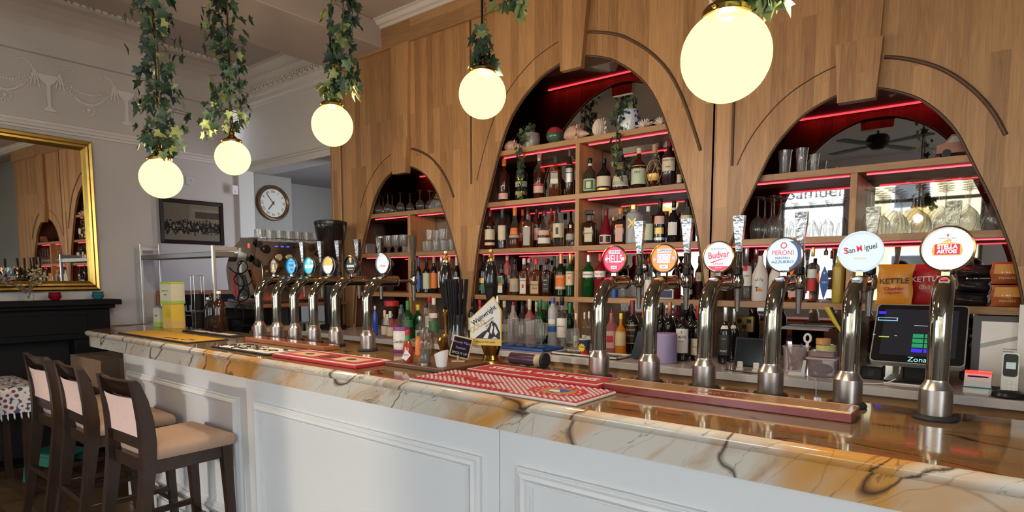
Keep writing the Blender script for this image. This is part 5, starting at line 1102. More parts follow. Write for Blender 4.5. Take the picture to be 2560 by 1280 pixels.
for k, (a, c) in enumerate(((-.9, CP['yl']), (-.55, BLACK), (-.72, CP['yl']))): MB().tube([(-.005 * k, -.004 * k, .19), (-.02 + .06 * a * .6, -.01 * k, .25), (-.035 + .11 * a * .6, -.01 * k, .32)], [.006, .010, .009], 8).build('handle', c, kb)
sh_ = tag(MB().box(-.13, .13, -.03, .1, 0, .012, .002).build('receipt_shelf', M('pinkish_board', (.35, .24, .20), .5, var=.2), None, (xat(2010, 3.70, 1.24), 3.72, 1.20)), 'thin shelf with receipts under the low shelf of right arch', 'shelf')
# till
TLp, BLp, BRp = at(2197, 760, y=3.33), at(2172, 902, y=3.13), at(2412, 922, y=3.13)
tl = thing('till_screen', 'black touch screen till tilted back behind the nearest tap', 'till', ((BLp.x + BRp.x) / 2, 3.20, S0 + .0005))
hh = math.hypot(TLp.z - BLp.z, .20); ww = BRp.x - BLp.x; tilt = -math.atan2(.20, TLp.z - BLp.z)
XT = Matrix.Translation((0, -.07, BLp.z - S0)) @ Matrix.Rotation(tilt, 4, 'X')
def rrect(a, b, c, d, r, n=5): return [(cx + r * math.cos(q), cz + r * math.sin(q)) for cx, cz, s in ((b - r, c + r, -PI / 2), (b - r, d - r, 0), (a + r, d - r, PI / 2), (a + r, c + r, PI)) for q in [s + i * PI / 2 / n for i in range(n + 1)]]
cs_ = MB().prism(rrect(-ww / 2, ww / 2, 0, hh, .02), 0, .03, X=XT).build('casing', LB['s'], tl)
MB().prism(rrect(-ww / 2 + .005, ww / 2 - .005, .005, hh - .005, .017), -.0015, .0, X=XT).build('bezel', BLACK, tl)
scn = MB().box(-ww / 2 + .035, ww / 2 - .035, -.003, -.0015, .04, hh - .03, X=XT).build('screen', emis('screen_dark', (.012, .012, .016), 1.0), tl)
def on_screen(x0, x1, z0, z1, m, nm='button'): MB().box(x0, x1, -.0042, -.003, z0, z1, X=XT).build(nm, m, scn)
SG = emis('screen_green', (.02, .30, .12), .8); SB = emis('screen_blue', (.05, .03, .9), .9); SC_ = emis('screen_cyan', (.25, .6, .8), .8); SW = emis('screen_white', (.7, .7, .75), .7)
on_screen(-.165, -.135, hh - .06, hh - .045, SB); on_screen(-.165, -.085, hh - .098, hh - .094, SC_); on_screen(-.165, -.085, hh - .082, hh - .080, SC_); on_screen(-.165, -.162, hh - .098, hh - .08, SC_); on_screen(-.09, -.086, hh - .098, hh - .08, SC_)
for k in range(3):
    for j in range(3): on_screen(-.02 + j * .045, .02 + j * .045, hh - .185 - k * .026, hh - .165 - k * .026, SG)
for j in range(2): on_screen(-.02 + j * .045, .02 + j * .045, hh - .262, hh - .243, SB)
on_screen(-.15, -.11, hh - .19, hh - .186, emis('screen_lime', (.5, .7, .1), .8)); on_screen(-.175, -.165, hh - .18, hh - .178, SW); on_screen(-.09, -.08, hh - .18, hh - .178, SW); on_screen(-.02, .08, hh - .12, hh - .119, SW)
lt = text('lettering', 'Zonal', .034, emis('logo_teal', (.35, .75, .70), .8), tl, (0, 0, 0)); lt.matrix_local = XT @ Matrix.Translation((.01, -.0022, .021)) @ Matrix.Rotation(PI / 2, 4, 'X')
MB().box(-.05, .05, .02, .07, .01, BLp.z - S0 + .10, .005).build('neck', BLACK, tl); MB().box(-.11, .11, -.10, .12, 0, .014, .004).build('foot', BLACK, tl); MB().box(-.11, .11, -.104, -.1, 0, .006).build('foot_edge', PAPER, tl)
pr_ = boxthing('receipt_printer', 'small black box with rocker switch beside the till', 'printer', 2182, 3.22, S0, .09, .10, .06, BLACK, .006); MB().box(-.012, .012, -.053, -.05, .02, .045).build('switch', M('switch_black', (.03, .03, .03), .2), pr_)
cb = [(-.50, 3.08, S0 + .005), (-.47, 3.02, S0 + .005), (-.42, 3.01, S0 + .005), (-.36, 3.03, S0 + .005), (-.32, 3.05, S0 + .012), (-.29, 3.06, S0 + .03)]
tag(MB().tube(spline(cb, 6), .0025, 6).build('white_cable', PAPER), 'white cable curling from under the till', 'cable')
tag(MB().tube(spline([(-.66, 3.08, S0 + .004), (-.61, 3.02, S0 + .004), (-.585, 2.957, S0 + .004), (-.58, 2.948, .95), (-.575, 2.946, .86)], 6), .002, 6).build('white_lead', PAPER), 'thin white lead hanging over the counter edge', 'cable')
tag(MB().tube(spline([(-1.02, 3.035, S0 + .004), (-.95, 3.01, S0 + .004), (-.86, 3.0, S0 + .004), (-.80, 3.01, S0 + .004), (-.76, 3.02, S0 + .004)], 6), .0028, 6).build('black_cable', BLACK), 'black cable lying in front of the tablet', 'cable')
cd_ = thing('card_reader', 'white card terminal with glowing red strip', 'card reader', (xat(2444, 3.05, S0 + .03), 3.05, S0 + .0005), -.03)
MB().box(-.045, .045, -.05, .05, 0, .03, .008).build('base', PAPER, cd_); MB().box(-.0455, .0455, -.0505, .0505, .029, .034, .002).build('teal_band', M('teal_plastic', (.03, .25, .24), .4), cd_); MB().prism([(-.05, .034), (.05, .034), (.05, .085), (-.02, .085), (-.05, .055)], -.043, .043, 'x').build('head', PAPER, cd_)
MB().box(-.043, .043, -.038, .0, .0855, .094, .002).build('light_strip', emis('reader_red', (1.0, .06, .05), 1.1), cd_); MB().box(-.033, .033, -.002, 0, -.002, .03, X=Matrix.Translation((0, -.044, .049)) @ Matrix.Rotation(-.5, 4, 'X')).build('screen', emis('reader_screen', (.01, .008, .05), .6), cd_)
ph = thing('cordless_phone', 'silver and black cordless phone standing in its black cradle', 'phone', (xat(2522, 3.02, S0 + .03), 3.02, S0 + .0005))
MB().lathe([(0, 0), (.050, 0), (.054, .008), (.048, .02), (.03, .03), (0, .032)], 28, sy=.8).build('cradle', BLACK, ph)
XP = Matrix.Translation((0, -.01, .022)) @ Matrix.Rotation(-.10, 4, 'X')
MB().prism(rrect(-.026, .026, 0, .155, .012), 0, .022, X=XP).build('handset', M('phone_silver', (.50, .50, .48), .3, .3), ph); MB().prism(rrect(-.022, .022, .062, .150, .010), -.002, 0, X=XP).build('face', BLACK, ph)
MB().box(-.014, .016, -.003, -.002, .092, .118, X=XP).build('screen', emis('phone_screen', (.45, .55, .50), .5), ph)
for k in range(12): MB().box(-.019 + (k % 3) * .0135, -.009 + (k % 3) * .0135, -.002, 0, .008 + (k // 3) * .013, .016 + (k // 3) * .013, X=XP).build('key', PAPER, ph)
cbd = thing('clipboard', 'dark clipboard with a printed sheet behind the phone', 'clipboard', (xat(2512, 3.20, S0 + .1), 3.20, S0 + .0005)); XC = Matrix.Rotation(-.12, 4, 'X'); MB().box(-.115, .115, 0, .006, 0, .31, .002, X=XC).build('board', M('clip_grey', (.05, .05, .055), .5), cbd)
pp = MB().box(-.085, .11, -.0015, 0, .015, .285, X=XC).build('sheet', PAPER, cbd)
for k in range(12): MB().box(-.01, .05 + .03 * math.sin(k * 2.3), -.0022, -.0015, .05 + k * .011, .054 + k * .011, X=XC).build('printed_line', M('print_grey', (.25, .25, .27), .7), pp)
MB().prism([(-.085, .17), (.1, .235), (.1, .25), (-.085, .19)], -.0022, -.0015, X=XC).build('printed_swoosh', LB['gr'], pp)
tag(MB().box(-.05, .06, 0, .002, 0, .36, X=Matrix.Rotation(-.12, 4, 'X')).build('paper_sheet', PAPER, None, (xat(2580, 3.17, S0 + .1), 3.17, S0 + .0005)), 'white printed sheet standing at the right edge', 'paper')
rt = boxthing('router', 'black router with a blue light behind the till', 'router', 2436, 3.42, S0 + .0, .10, .04, .24, BLACK, .008); MB().box(-.022, .022, -.0215, -.02, .20, .212).build('sticker', PAPER, rt); MB().ball((.036, -.021, .215), .006, 10).build('status_light', emis('router_blue', (.02, .05, 1.0), 6.0), rt); MB().lathe([(.0, 0), (.016, 0), (.016, .002)], 16, X=Matrix.Translation((-.005, -.022, .165)) @ Matrix.Rotation(PI / 2, 4, 'X')).build('emblem', LB['t'], rt)
dj = tag(MB().lathe([(0, 0), (.045, 0), (.046, .02), (.046, .15), (.03, .18), (.018, .19), (.018, .21), (0, .21)], 20).build('dark_flask', M('flask_dark', (.012, .016, .018), .2), None, (xat(2614, 3.02, S0 + .05), 3.02, S0 + .0005)), 'dark flask at the right edge of the counter', 'flask')
# ================================================================== on the bar top
def slab(name, label, cat, x0, x1, y0, y1, h, mat, rz=0, z=TZ, b=.003, group=None):
    t = thing(name, label, cat, ((x0 + x1) / 2, (y0 + y1) / 2, z + .0005), rz, group); a, c = (x1 - x0) / 2, (y1 - y0) / 2
    MB().box(-a, a, -c, c, 0, h, b).build('base', mat, t); t['hx'] = a; t['hy'] = c; return t
def flatp(t, pts, z, mat, name='print'): MB().prism(pts, z, z + .0005, 'z').build(name, mat, t)
def flatt(t, s, size, mat, x, y, z, sx=1.0, bold=0, rz=0, shear=0): return text('lettering', s, size, mat, t, (x, y, z), (0, 0, rz), sx=sx, bold=bold, shear=shear)
def circ(r, cx=0, cy=0, n=24, k=1.0): return [(cx + r * math.cos(2 * PI * i / n), cy + k * r * math.sin(2 * PI * i / n)) for i in range(n)]
MATY = M('bar_mat_amber', (.62, .33, .03), .6, var=.12, scale=14); MATK = M('bar_mat_black', (.014, .013, .015), .65); MATR = M('bar_mat_red', (.45, .018, .03), .55, var=.08, scale=120); MATW = M('bar_mat_white', (.66, .62, .56), .6)
t = slab('bar_mat', 'long amber bar mat with black edge at the far left end', 'bar mat', -4.72, -3.66, 1.555, 1.81, .007, MATK, group='bar mats'); flatp(t, box_(-.515, .515, -.115, .115), .007, MATY)
flatp(t, circ(.05, .36, -.05, 20, .55), .0078, INK, 'emblem'); flatp(t, circ(.036, .36, -.05, 20, .5), .0084, MATY, 'emblem'); flatt(t, 'LAGER BEER', .035, INK, .20, -.075, .0080); flatt(t, 'XX', .05, INK, .42, -.045, .0080)
t = slab('bar_mat', 'black bar mat covered in white swirling lettering', 'bar mat', -3.36, -2.77, 1.557, 1.742, .009, MATK, group='bar mats'); flatp(t, box_(-.275, .275, -.078, .078), .009, MATW); random.seed(8)
for k in range(34):
    x = random.uniform(-.25, .25); y = random.uniform(-.065, .065); a = random.uniform(0, 6.3); P = [(x + .018 * q * math.cos(a + q * .8), y + .011 * q * math.sin(a + q * .8)) for q in range(4)]
    MB().tube([(u, v, .0095) for u, v in P], random.uniform(.0025, .006), 5).build('swirl', INK, t)
t = slab('bar_mat', 'black bar mat with two white panels beside the tea boxes', 'bar mat', -4.53, -3.80, 1.90, 1.985, .009, MATK, group='bar mats'); flatp(t, box_(-.27, -.07, -.028, .028), .009, MATW); flatp(t, box_(.10, .30, -.028, .028), .009, MATW); flatp(t, [(-.05, 0), (.0, .03), (.03, .0), (.07, .02), (.08, -.02), (.02, -.03), (-.02, -.02)], .009, MATW)
t = slab('bar_mat', 'red bar mat with white border and two cream ovals', 'bar mat', -2.72, -2.075, 1.555, 1.762, .016, MATR, .01, group='bar mats'); flatp(t, box_(-.315, .315, -.10, .10), .016, MATW); flatp(t, box_(-.295, .295, -.083, .083), .0168, MATR)
for s in (-1, 1): flatp(t, [(s * .16 + u, v) for u, v in box_(-.09, .09, -.05, .05)], .0174, M('mat_peach', (.62, .40, .24), .6)); flatp(t, circ(.028, s * .16, 0, 16, .7), .018, INK, 'emblem')
flatp(t, circ(.06, 0, 0, 24, .8), .0174, INK, 'emblem'); flatp(t, circ(.05, 0, 0, 24, .76), .018, MATR, 'emblem'); flatp(t, [(-.035, -.02), (-.01, .03), (.01, .0), (.035, .025), (.03, -.025)], .0186, INK, 'emblem')
# rubber drip mat with raised chequer studs
t = slab('drip_mat', 'red and white drip mat of raised studs with round crest', 'bar mat', -1.69, -.95, 1.512, 1.762, .010, MATW, group='bar mats')
flatp(t, box_(-.368, .368, -.123, .123), .010, MATR); studs = MB(); sr = MB(); random.seed(4)
for i in range(62):
    for j in range(21):
        x = -.354 + i * .0116; y = -.110 + j * .011
        if (i + j) % 2: continue
        if (abs(x + .17) < .15 and abs(y + .005 - .03 * math.sin(x * 20)) < .028) or ((x - .22) ** 2 / .0115 + y ** 2 / .0062 < 1) or abs(x - .07) < .005: continue
        (sr if y < -.095 and x < .1 else studs).box(x - .0034, x + .0034, y - .0036, y + .0036, .0105, .0135)
o = studs.build('studs', MATW, t); o['kind'] = 'stuff'; o = sr.build('red_studs', MATR, t); o['kind'] = 'stuff'
flatt(t, 'Budvar', .105, INKR, -.17, 0, .012, 1.15, .002); flatp(t, circ(.095, .22, 0, 28, .74), .0106, MATR, 'crest'); flatp(t, circ(.066, .22, 0, 28, .74), .0112, M('mat_ochre', (.42, .20, .07), .6), 'crest'); flatp(t, [(.19, -.02), (.21, .035), (.26, .03), (.25, -.01), (.22, -.035)], .0118, LB['b'], 'crest'); flatp(t, [(.19, .0), (.22, .015), (.24, -.02), (.2, -.025)], .0124, MATW, 'crest')
for k in range(18): flatp(t, circ(.0045, .22 + .081 * math.cos(k * PI / 9), .081 * .74 * math.sin(k * PI / 9), 6), .0112, MATW, 'crest_dot')
t = slab('bar_mat', 'red bar mat with white border and white capital letters', 'bar mat', -1.64, -1.03, 1.775, 1.948, .018, MATR, group='bar mats'); flatp(t, box_(-.302, .302, -.084, .084), .018, MATW); flatp(t, box_(-.292, .292, -.074, .074), .0188, MATR)
flatt(t, 'STELLA', .062, MATW, -.14, 0, .0198, 1.05, .002); flatt(t, 'ARTOIS', .062, MATW, .145, 0, .0198, 1.05, .002); flatp(t, [((.026 if k % 2 else .009) * math.cos(k * PI / 6), (.026 if k % 2 else .009) * math.sin(k * PI / 6)) for k in range(12)], .0196, MATW, 'star'); gr_ = MB()
for k in range(52): gr_.box(-.288 + k * .0113, -.286 + k * .0113, -.074, .074, .0188, .0196)
o = gr_.build('ribs', M('mat_dark_red', (.30, .012, .02), .5), t); o['kind'] = 'stuff'
# drip trays
DT = M('drip_tray_maroon', (.20, .035, .035), .18, var=.25, scale=30); CPT = M('drip_tray_copper', (.36, .13, .055), .28, var=.25, scale=20)
def drip(label, x0, x1, y0, y1, h, mat, edge, words):
    t = slab('drip_tray', label, 'drip tray', x0, x1, y0, y1, h, mat, group='drip trays'); a, c = t['hx'], t['hy']
    MB().box(-a, a, -c, -c + .004, h - .004, h + .002, .001).box(-a, a, c - .004, c, h - .004, h + .002, .001).box(-a, -a + .004, -c, c, h - .004, h + .002, .001).box(a - .004, a, -c, c, h - .004, h + .002, .001).build('rim', edge, t)
    me = MB().box(-(a - .01) * .5 + .05, (a - .01) * .5 - .05, -.0014, .0014, h, h + .0018).mesh('rib', edge)
    for j in range(9):
        y = -c + .016 + j * (2 * c - .032) / 8
        for s in (-1, 1): put('rib', me, t, (s * (a * .5 + .035), y, 0))
    if words: flatt(t, words, .05, edge, 0, 0, h + .001, 1, 0, 0, .3)
    return t
drip('maroon drip tray with gilt ribs under the front taps', -1.012, -.262, 1.785, 1.90, .028, DT, M('tray_gilt', (.55, .32, .14), .3, .6), 'Cask Ale')
t = slab('drip_tray', 'copper coloured wooden drip board under the rear taps', 'drip tray', -3.53, -2.72, 1.842, 1.945, .024, CPT, group='drip trays')
MB().box(-.39, .39, -.042, .042, .024, .0255).build('inlay', M('tray_inlay', (.24, .075, .04), .12), t)
# wooden board with the bloody mary things
bd = slab('serving_board', 'dark wooden serving board holding the sauce bottle and grinder', 'board', -2.06, -1.70, 1.705, 1.975, .018, M('board_wood', (.12, .05, .025), .4, var=.3, scale=14, stretch=(1, 8, 8)), group=None)
BZ = TZ + .0185
def tp(px, py, z): p = at(px, py, z=z); return p.x, p.y
x, y = tp(1020, 905, BZ); y = min(y, 1.94)
hs = thing('hot_sauce_bottle', 'small red pepper sauce bottle with red cap and green neck', 'bottle', (x, y, BZ + .0005), .5)
MB().lathe([(0, .002), (.020, 0), (.0225, .006), (.0225, .060), (.018, .078), (.0105, .092), (.0095, .12), (0, .12)], 20).build('glass_body', M('pepper_sauce', (.36, .045, .02), .1), hs)
MB().lathe([(.0108, .094), (.0105, .118), (.0102, .1185)], 16).build('neck_band', CP['gn'], hs); MB().lathe([(.011, .119), (.0115, .121), (.011, .140), (0, .142)], 16).build('cap', CP['r'], hs)
lo = MB().prism([(-.021, .02), (0, .008), (.021, .033), (.0, .058)], -.0242, -.0232).build('label', PAPER, hs); text('lettering', 'PEPPER', .008, INKR, lo, (0, -.0247, .033))
x, y = tp(1063, 913, BZ); y = min(max(y, 1.74), 1.95)
gr = thing('pepper_mill', 'clear waisted grinder half full of pepper', 'grinder', (x, y, BZ + .0005))
MB().lathe([(.0, .0), (.030, 0), (.031, .012), (.026, .022), (.024, .055), (.026, .075), (.030, .085), (.030, .105), (.027, .112), (.024, .116), (.026, .125), (.026, .135), (0, .137)], 24).build('body', CLEAR, gr); MB().lathe([(0, .012), (.0225, .012), (.0225, .07), (0, .072)], 20).build('peppercorns', M('peppercorn', (.10, .075, .06), .8, var=.9, scale=160), gr); MB().lathe([(0, .001), (.026, .001), (.026, .011), (0, .011)], 20).build('base', STEEL, gr); MB().tube([(0, 0, .07), (0, 0, .135)], .002, 6).build('spindle', STEEL, gr)
x, y = tp(1104, 917, BZ); y = min(max(y, 1.725), 1.95)
rk = tag(MB().lathe([(0, .001), (.021, 0), (.022, .003), (.030, .055), (.0265, .055), (.019, .006), (0, .006)], 24).build('ramekin', PAPER, None, (x, y, BZ + .0005)), 'small white pot with slanting rim beside the little chalkboard', 'pot')
me = rk.data
for v in me.vertices:
    if v.co.z > .04: v.co.z += v.co.x * .45 + .004
x, y = tp(1146, 905, BZ); y = min(max(y, 1.76), 1.95)
cbk = thing('table_chalkboard', 'tiny chalkboard in pale wood frame lettered in purple', 'sign', (x, y, BZ + .0005), .55); XK = Matrix.Translation((0, 0, .018)) @ Matrix.Rotation(.22, 4, 'Y') @ Matrix.Rotation(-.25, 4, 'X')
fr_ = MB().box(-.045, .045, -.003, .003, 0, .095, .002, X=XK).build('frame', M('pale_wood', (.52, .36, .20), .5, var=.15, scale=20), cbk); bd2 = MB().box(-.039, .039, -.0042, -.003, .006, .089, X=XK).build('slate', BLACKM, cbk); MB().box(-.03, .03, -.015, .02, 0, .006, .002).build('foot', M('pale_wood_foot', (.50, .36, .22), .5), cbk); MB().box(-.004, .004, -.016, -.008, 0, .03, .001).build('peg', M('pale_wood_peg', (.48, .33, .2), .5), cbk)
PUR = M('chalk_purple', (.40, .20, .55), .8); CHK = M('chalk_white', (.6, .58, .55), .8)
for s, z, sz, m in (('Bloody Mary', .068, .0155, PUR), ('Station', .044, .0165, PUR), ('SPICE IT UP', .020, .0135, CHK)):
    o = text('lettering', s, sz, m, bd2, (0, 0, 0)); o.matrix_local = XK @ Matrix.Translation((0, -.0052, z)) @ Matrix.Rotation(PI / 2, 4, 'X')
# straws in a tall glass
x, y = -1.925, 2.022
hg = thing('straw_glass', 'tall curved glass holding a bunch of black straws', 'glass', (x, y, TZ + .0005)); MB().lathe([(0, .002), (.034, 0), (.036, .003), (.012, .010), (.006, .02), (.008, .032), (.030, .045), (.042, .075), (.044, .10), (.036, .14), (.033, .18), (.037, .215), (.0355, .215), (.0315, .18), (.0345, .14), (.042, .10), (.040, .076), (.028, .048), (0, .04)], 24).build('bowl', CLEAR, hg)
random.seed(6); sm_ = MB().tube([(0, 0, 0), (0, 0, .325)], .0056, 8).mesh('straw', M('black_straw', (.010, .010, .011), .5, spec=.2))
k = 0
for rr_, n_ in ((.0, 1), (.0118, 6), (.0225, 11)):
    for i in range(n_):
        a = 2 * PI * i / n_ + .2; bx, by_ = rr_ * math.cos(a), rr_ * math.sin(a); d = Vector((bx * .9 + random.uniform(-.004, .004), by_ * 1.5, .30)); o = put('straw', sm_, hg, (bx, by_, .055)); o.rotation_euler = d.to_track_quat('Z', 'Y').to_euler()
# hand pumps
def hand_pump(x, y, label, clip):
    t = thing('hand_pump', label, 'hand pump', (x, y, TZ), 0, 'cask ale hand pumps')
    MB().lathe([(.0, 0), (.062, 0), (.064, .006), (.058, .012), (.040, .022), (.033, .04), (.036, .055), (.044, .075), (.046, .088), (.040, .10), (.026, .108), (.018, .115), (0, .118)], 28).build('base', BRASS, t)
    MB().lathe([(.010, .115), (.011, .19), (.018, .21), (.019, .225), (.013, .235)], 18).build('spindle', BRASS, t)
    MB().lathe([(.012, .235), (.018, .245), (.020, .262), (.021, .285), (.029, .33), (.033, .365), (.031, .40), (.024, .435), (.019, .45), (.020, .456)], 24).build('handle', M('pump_black_lacquer', (.010, .009, .009), .12), t)
    MB().lathe([(.017, .452), (.019, .458), (.014, .466), (.008, .472), (.012, .478), (.009, .486), (.0075, .49), (.0115, .498), (.0115, .504), (.006, .512), (0, .514)], 18).build('finial', M('finial_gold', (.72, .48, .16), .22, .9), t)
    if clip:
        out = [(-.075, .09), (.075, .09), (.075, .245), (.038, .305), (-.075, .205)]
        c = MB().prism(out, -.066, -.058).build('pump_clip', M('clip_yellow', (.66, .45, .07), .4), t); c.rotation_euler.z = .30
        MB().prism([(-.071, .118), (.071, .118), (.071, .243), (.037, .298), (-.071, .203)], -.0675, -.066).build('clip_face', M('clip_white', (.68, .66, .60), .4), c)
        for (s, xx, zz, size, mk, sxx) in (('Wainwright', -.006, .222, .030, INK, .95), ('GOLD', -.036, .172, .033, INKG, .9), ('FINE GOLDEN', .018, .198, .0095, INK, .9), ('NATURALLY', .022, .186, .0095, INK, .9), ('REFRESHING', .026, .174, .0095, INK, .9)): text('lettering', s, size, mk, c, (xx, -.0685, zz), (PI / 2, -.62, 0), sx=sxx, bold=.0004 if size > .02 else 0)
        MB().prism([(-.05, .119), (-.01, .150), (.012, .160), (.03, .200), (.052, .186), (.07, .150), (.07, .119)], -.0682, -.0675).build('mountain', INK, c)
        for q in ([(-.01, .121), (.01, .15), (.02, .145), (.012, .121)], [(.022, .150), (.031, .19), (.038, .17), (.030, .14)], [(.045, .18), (.06, .15), (.05, .135), (.042, .15)], [(.03, .121), (.045, .13), (.06, .121)]): MB().prism(q, -.0688, -.0682).build('mountain_snow', PAPER, c)
        text('lettering', 'BEERS OF THE LAKES', .010, INK, c, (0, -.0668, .104)); MB().box(-.01, .01, -.06, -.02, .15, .20, .002).build('clip_bracket', BLACK, t)
    return t
hand_pump(-1.735, 2.045, 'black hand pump with white mountain pump clip and brass foot', True)
hand_pump(-2.03, 2.06, 'black hand pump standing behind the black straws', False)
tb_ = thing('purple_tube', 'purple metal tube lying behind the pump clip', 'tube', (-1.60, 2.09, TZ + .0285), 0)
MB().tube([(-.055, 0, 0), (.085, 0, 0)], .026, 20).build('body', M('purple_metal', (.22, .13, .20), .22, .8), tb_); MB().tube([(.085, 0, 0), (.10, 0, 0), (.115, 0, 0)], [.028, .028, .026], 20).build('end_cap', LB['t'], tb_); MB().tube([(.1145, 0, 0), (.1155, 0, 0)], .018, 16).build('bore', BLACK, tb_)
o = tag(MB().lathe([(0, 0), (.033, 0), (.033, .014), (0, .014)], 20, X=Matrix.Rotation(PI / 2, 4, 'Y')).build('black_ring', RUBBER, None, (-1.47, 2.075, TZ + .034)), 'black rubber ring leaning at the end of purple tube', 'ring')
# bottles standing on the rear edge
LQ['sm'] = thin('bottle_smoky', (.72, .62, .52), .4, haze=.22, hazecol=(.25, .16, .11)); LB['pl'] = M('label_purple', (.20, .03, .22), .5); CP['pu'] = M('cap_black_green', (.02, .06, .05), .4)
bottle(1004, 42, 762, TZ, 2.07, 'malibu', 'cl', 'pu', [(.02, .50, 'w', 88, ('Cordial', .46, .55, INK)), (.46, .54, 'pl', 88), (.0, .07, 'pl', 88)], 'large clear cordial bottle with purple and white label')
bottle(1046, 17, 832, BZ - .018, 1.99, 'tall', 'or', 'k', [(.1, .8, 'o', 85)], 'orange labelled sauce bottle behind the pepper mill')
bottle(1066, 41, 758, TZ, 2.06, 'malibu', 'cl', 'k', [], 'large clear bottle with long neck and dark cap behind the mill', fill=('sm', .30))
# drinks on the rear counter left of the hand pumps
bottle(1020, 28, 752, S0, 3.12, 'wine', 'gn', 'gn', [(.3, .5, 'gn', 80)], 'bright green soft drink bottle right of the red lidded jar')
bottle(1045, 26, 762, S0, 3.22, 'spirit', 'gn', 'yl', [], 'green bottle with yellow cap')
bottle(1050, 24, 790, S0, 3.03, 'wine', 'cl', 's', [(.1, .45, 'w', 70)], 'clear bottle with white label in front of the yellow capped one')
bottle(1085, 26, 745, S0, 3.30, 'spirit', 'cl', 'w', [(.12, .42, 'gn', 80), (.5, .62, 'w', 60)], 'clear bottle with dark green label left of the straws')
bottle(1074, 22, 742, S0, 3.42, 'spirit', 'cl', 'r', [(.2, .5, 'w', 80)], 'clear bottle with red and white cap at the back')
bottle(1137, 20, 755, S0, 3.30, 'wine', 'rd', 'm', [(.1, .4, 'w', 70)], 'red wine bottle behind the straw glass')
bottle(962, 18, 776, S0, 3.06, 'wine', 'cl', 'y', [(.10, .42, 'c', 75)], 'left of two small clear wine bottles with cream labels', name='small_wine_bottle', group='small wine bottles')
bottle(976, 19, 778, S0, 3.02, 'wine', 'cl', 'w', [(.10, .42, 'c', 75)], 'right of two small clear wine bottles with cream labels', name='small_wine_bottle', group='small wine bottles')
bottle(938, 12, 765, S0, 3.08, 'tall', 'bl', 'w', [], 'slim blue bottle with white top behind the sixth rear tap')
rj = thing('sweet_jar', 'big clear jar with red lid behind the sixth rear tap', 'jar', (xat(979, 3.26, S0 + .18), 3.26, S0 + .0005)); MB().lathe([(0, .002), (.062, 0), (.065, .01), (.066, .20), (.055, .225), (.055, .24), (0, .24)], 24).build('body', thin('jar_plastic', (.85, .62, .60), .35), rj); MB().lathe([(.06, .235), (.061, .27), (.056, .275), (0, .275)], 24).build('lid', CP['r'], rj); MB().lathe([(.0665, .08), (.0665, .17)], 14, a0=-2.3, a1=-1.1).build('label', LB['w'], rj); MB().lathe([(0, .008), (.060, .008), (.060, .12), (0, .13)], 16).build('sweets', M('sweets', (.42, .10, .08), .5, var=.9, scale=60), rj)
rb_ = boxthing('small_box', 'small red and cream box on the left arch shelf by the tap', 'box', 920, 3.6, S1, .06, .04, .08, LB['r']); MB().lathe([(0, 0), (.022, 0), (.022, .001), (0, .001)], 16, X=Matrix.Translation((0, -.0205, .05)) @ Matrix.Rotation(PI / 2, 4, 'X')).build('emblem', LB['c'], rb_)
pb_ = boxthing('plastic_box', 'clear plastic box at the left end of the left arch shelf', 'box', 918, 3.62, S2, .12, .12, .10, TUBM, .01)
tag(MB().ball((0, 0, .012), .012, 8).build('gold_stopper', CP['g'], None, (xat(1036, 3.55, S1), 3.55, S1)), 'small gold stopper lying at the front of the left arch shelf', 'stopper')
# ================================================================== left end of the bar top
def carton(name, label, cat, x, y, z, w, d, h, cols, rz=0, group=None):
    t = thing(name, label, cat, (x, y, z + .0005), rz, group); MB().box(-w / 2, w / 2, -d / 2, d / 2, 0, h, .001).build('carton', cols[0], t)
    for k, (a, b, m) in enumerate(cols[1:]): MB().box(-w / 2 - .0006 - k * .0003, w / 2 + .0006 + k * .0003, -d / 2 - .0006 - k * .0003, d / 2 + .0006 + k * .0003, a * h, b * h + (.0006 if b == 1 else 0)).build('printed_band', m, t)
    return t
LIME = M('carton_lime', (.36, .50, .10), .55); CRM = M('carton_cream', (.58, .55, .42), .55, var=.06, scale=60); YEL = M('carton_yellow', (.66, .46, .06), .55, var=.1, scale=30)
t = carton('tea_box', 'yellow tea carton on the bar end, below the green topped one', 'box', -4.86, 1.985, TZ, .125, .10, .185, [YEL, (.04, .30, M('carton_peach', (.62, .40, .14), .55))], .12, 'tea cartons'); flatq = MB().prism(circ(.03, .02, .12), -.053, -.052).build('emblem', M('carton_gold', (.55, .42, .02), .5), t)
t = carton('tea_box', 'green topped cream tea carton stacked on the yellow one', 'box', -4.865, 1.985, TZ + .187, .145, .105, .165, [CRM, (.90, 1, LIME), (0, .14, LIME)], .16, 'tea cartons'); text('lettering', 'green tea', .022, M('tea_green', (.2, .35, .1), .6), t, (0, -.0555, .10)); text('lettering', 'organic', .014, INK, t, (0, -.0555, .07))
for k, (x, y) in enumerate(((-5.075, 1.985), (-4.985, 2.06))):
    t = carton('tea_box', ['white and lime carton at the left of the yellow carton', 'white and lime carton behind its twin, by the yellow carton'][k], 'box', x, y, TZ, .085, .085, .16, [CRM, (0, .26, LIME), (.93, 1, M('carton_blue', (.15, .30, .45), .5))], .15, 'tea cartons'); text('lettering', 'tea', .02, INK, t, (0, -.046, .09))
ch = thing('cup_holder', 'chrome wire holder stacked with black lids', 'holder', (-4.60, 2.055, TZ + .0005)); w_ = MB()
for a in (.6, 2.2, 3.8, 5.4): w_.tube([(.05 * math.cos(a), .05 * math.sin(a), 0), (.05 * math.cos(a), .05 * math.sin(a), .40)], .0028, 6)
for z in (.004, .14, .27, .398): w_.tube([(.05 * math.cos(q), .05 * math.sin(q), z) for q in [i * PI / 8 for i in range(17)]], .0025, 5, cap=False)
w_.build('wire_frame', CHROME, ch)
ld_ = MB().lathe([(0, 0), (.046, 0), (.047, .006), (.040, .012), (0, .012)], 20).mesh('lid', BLACK)
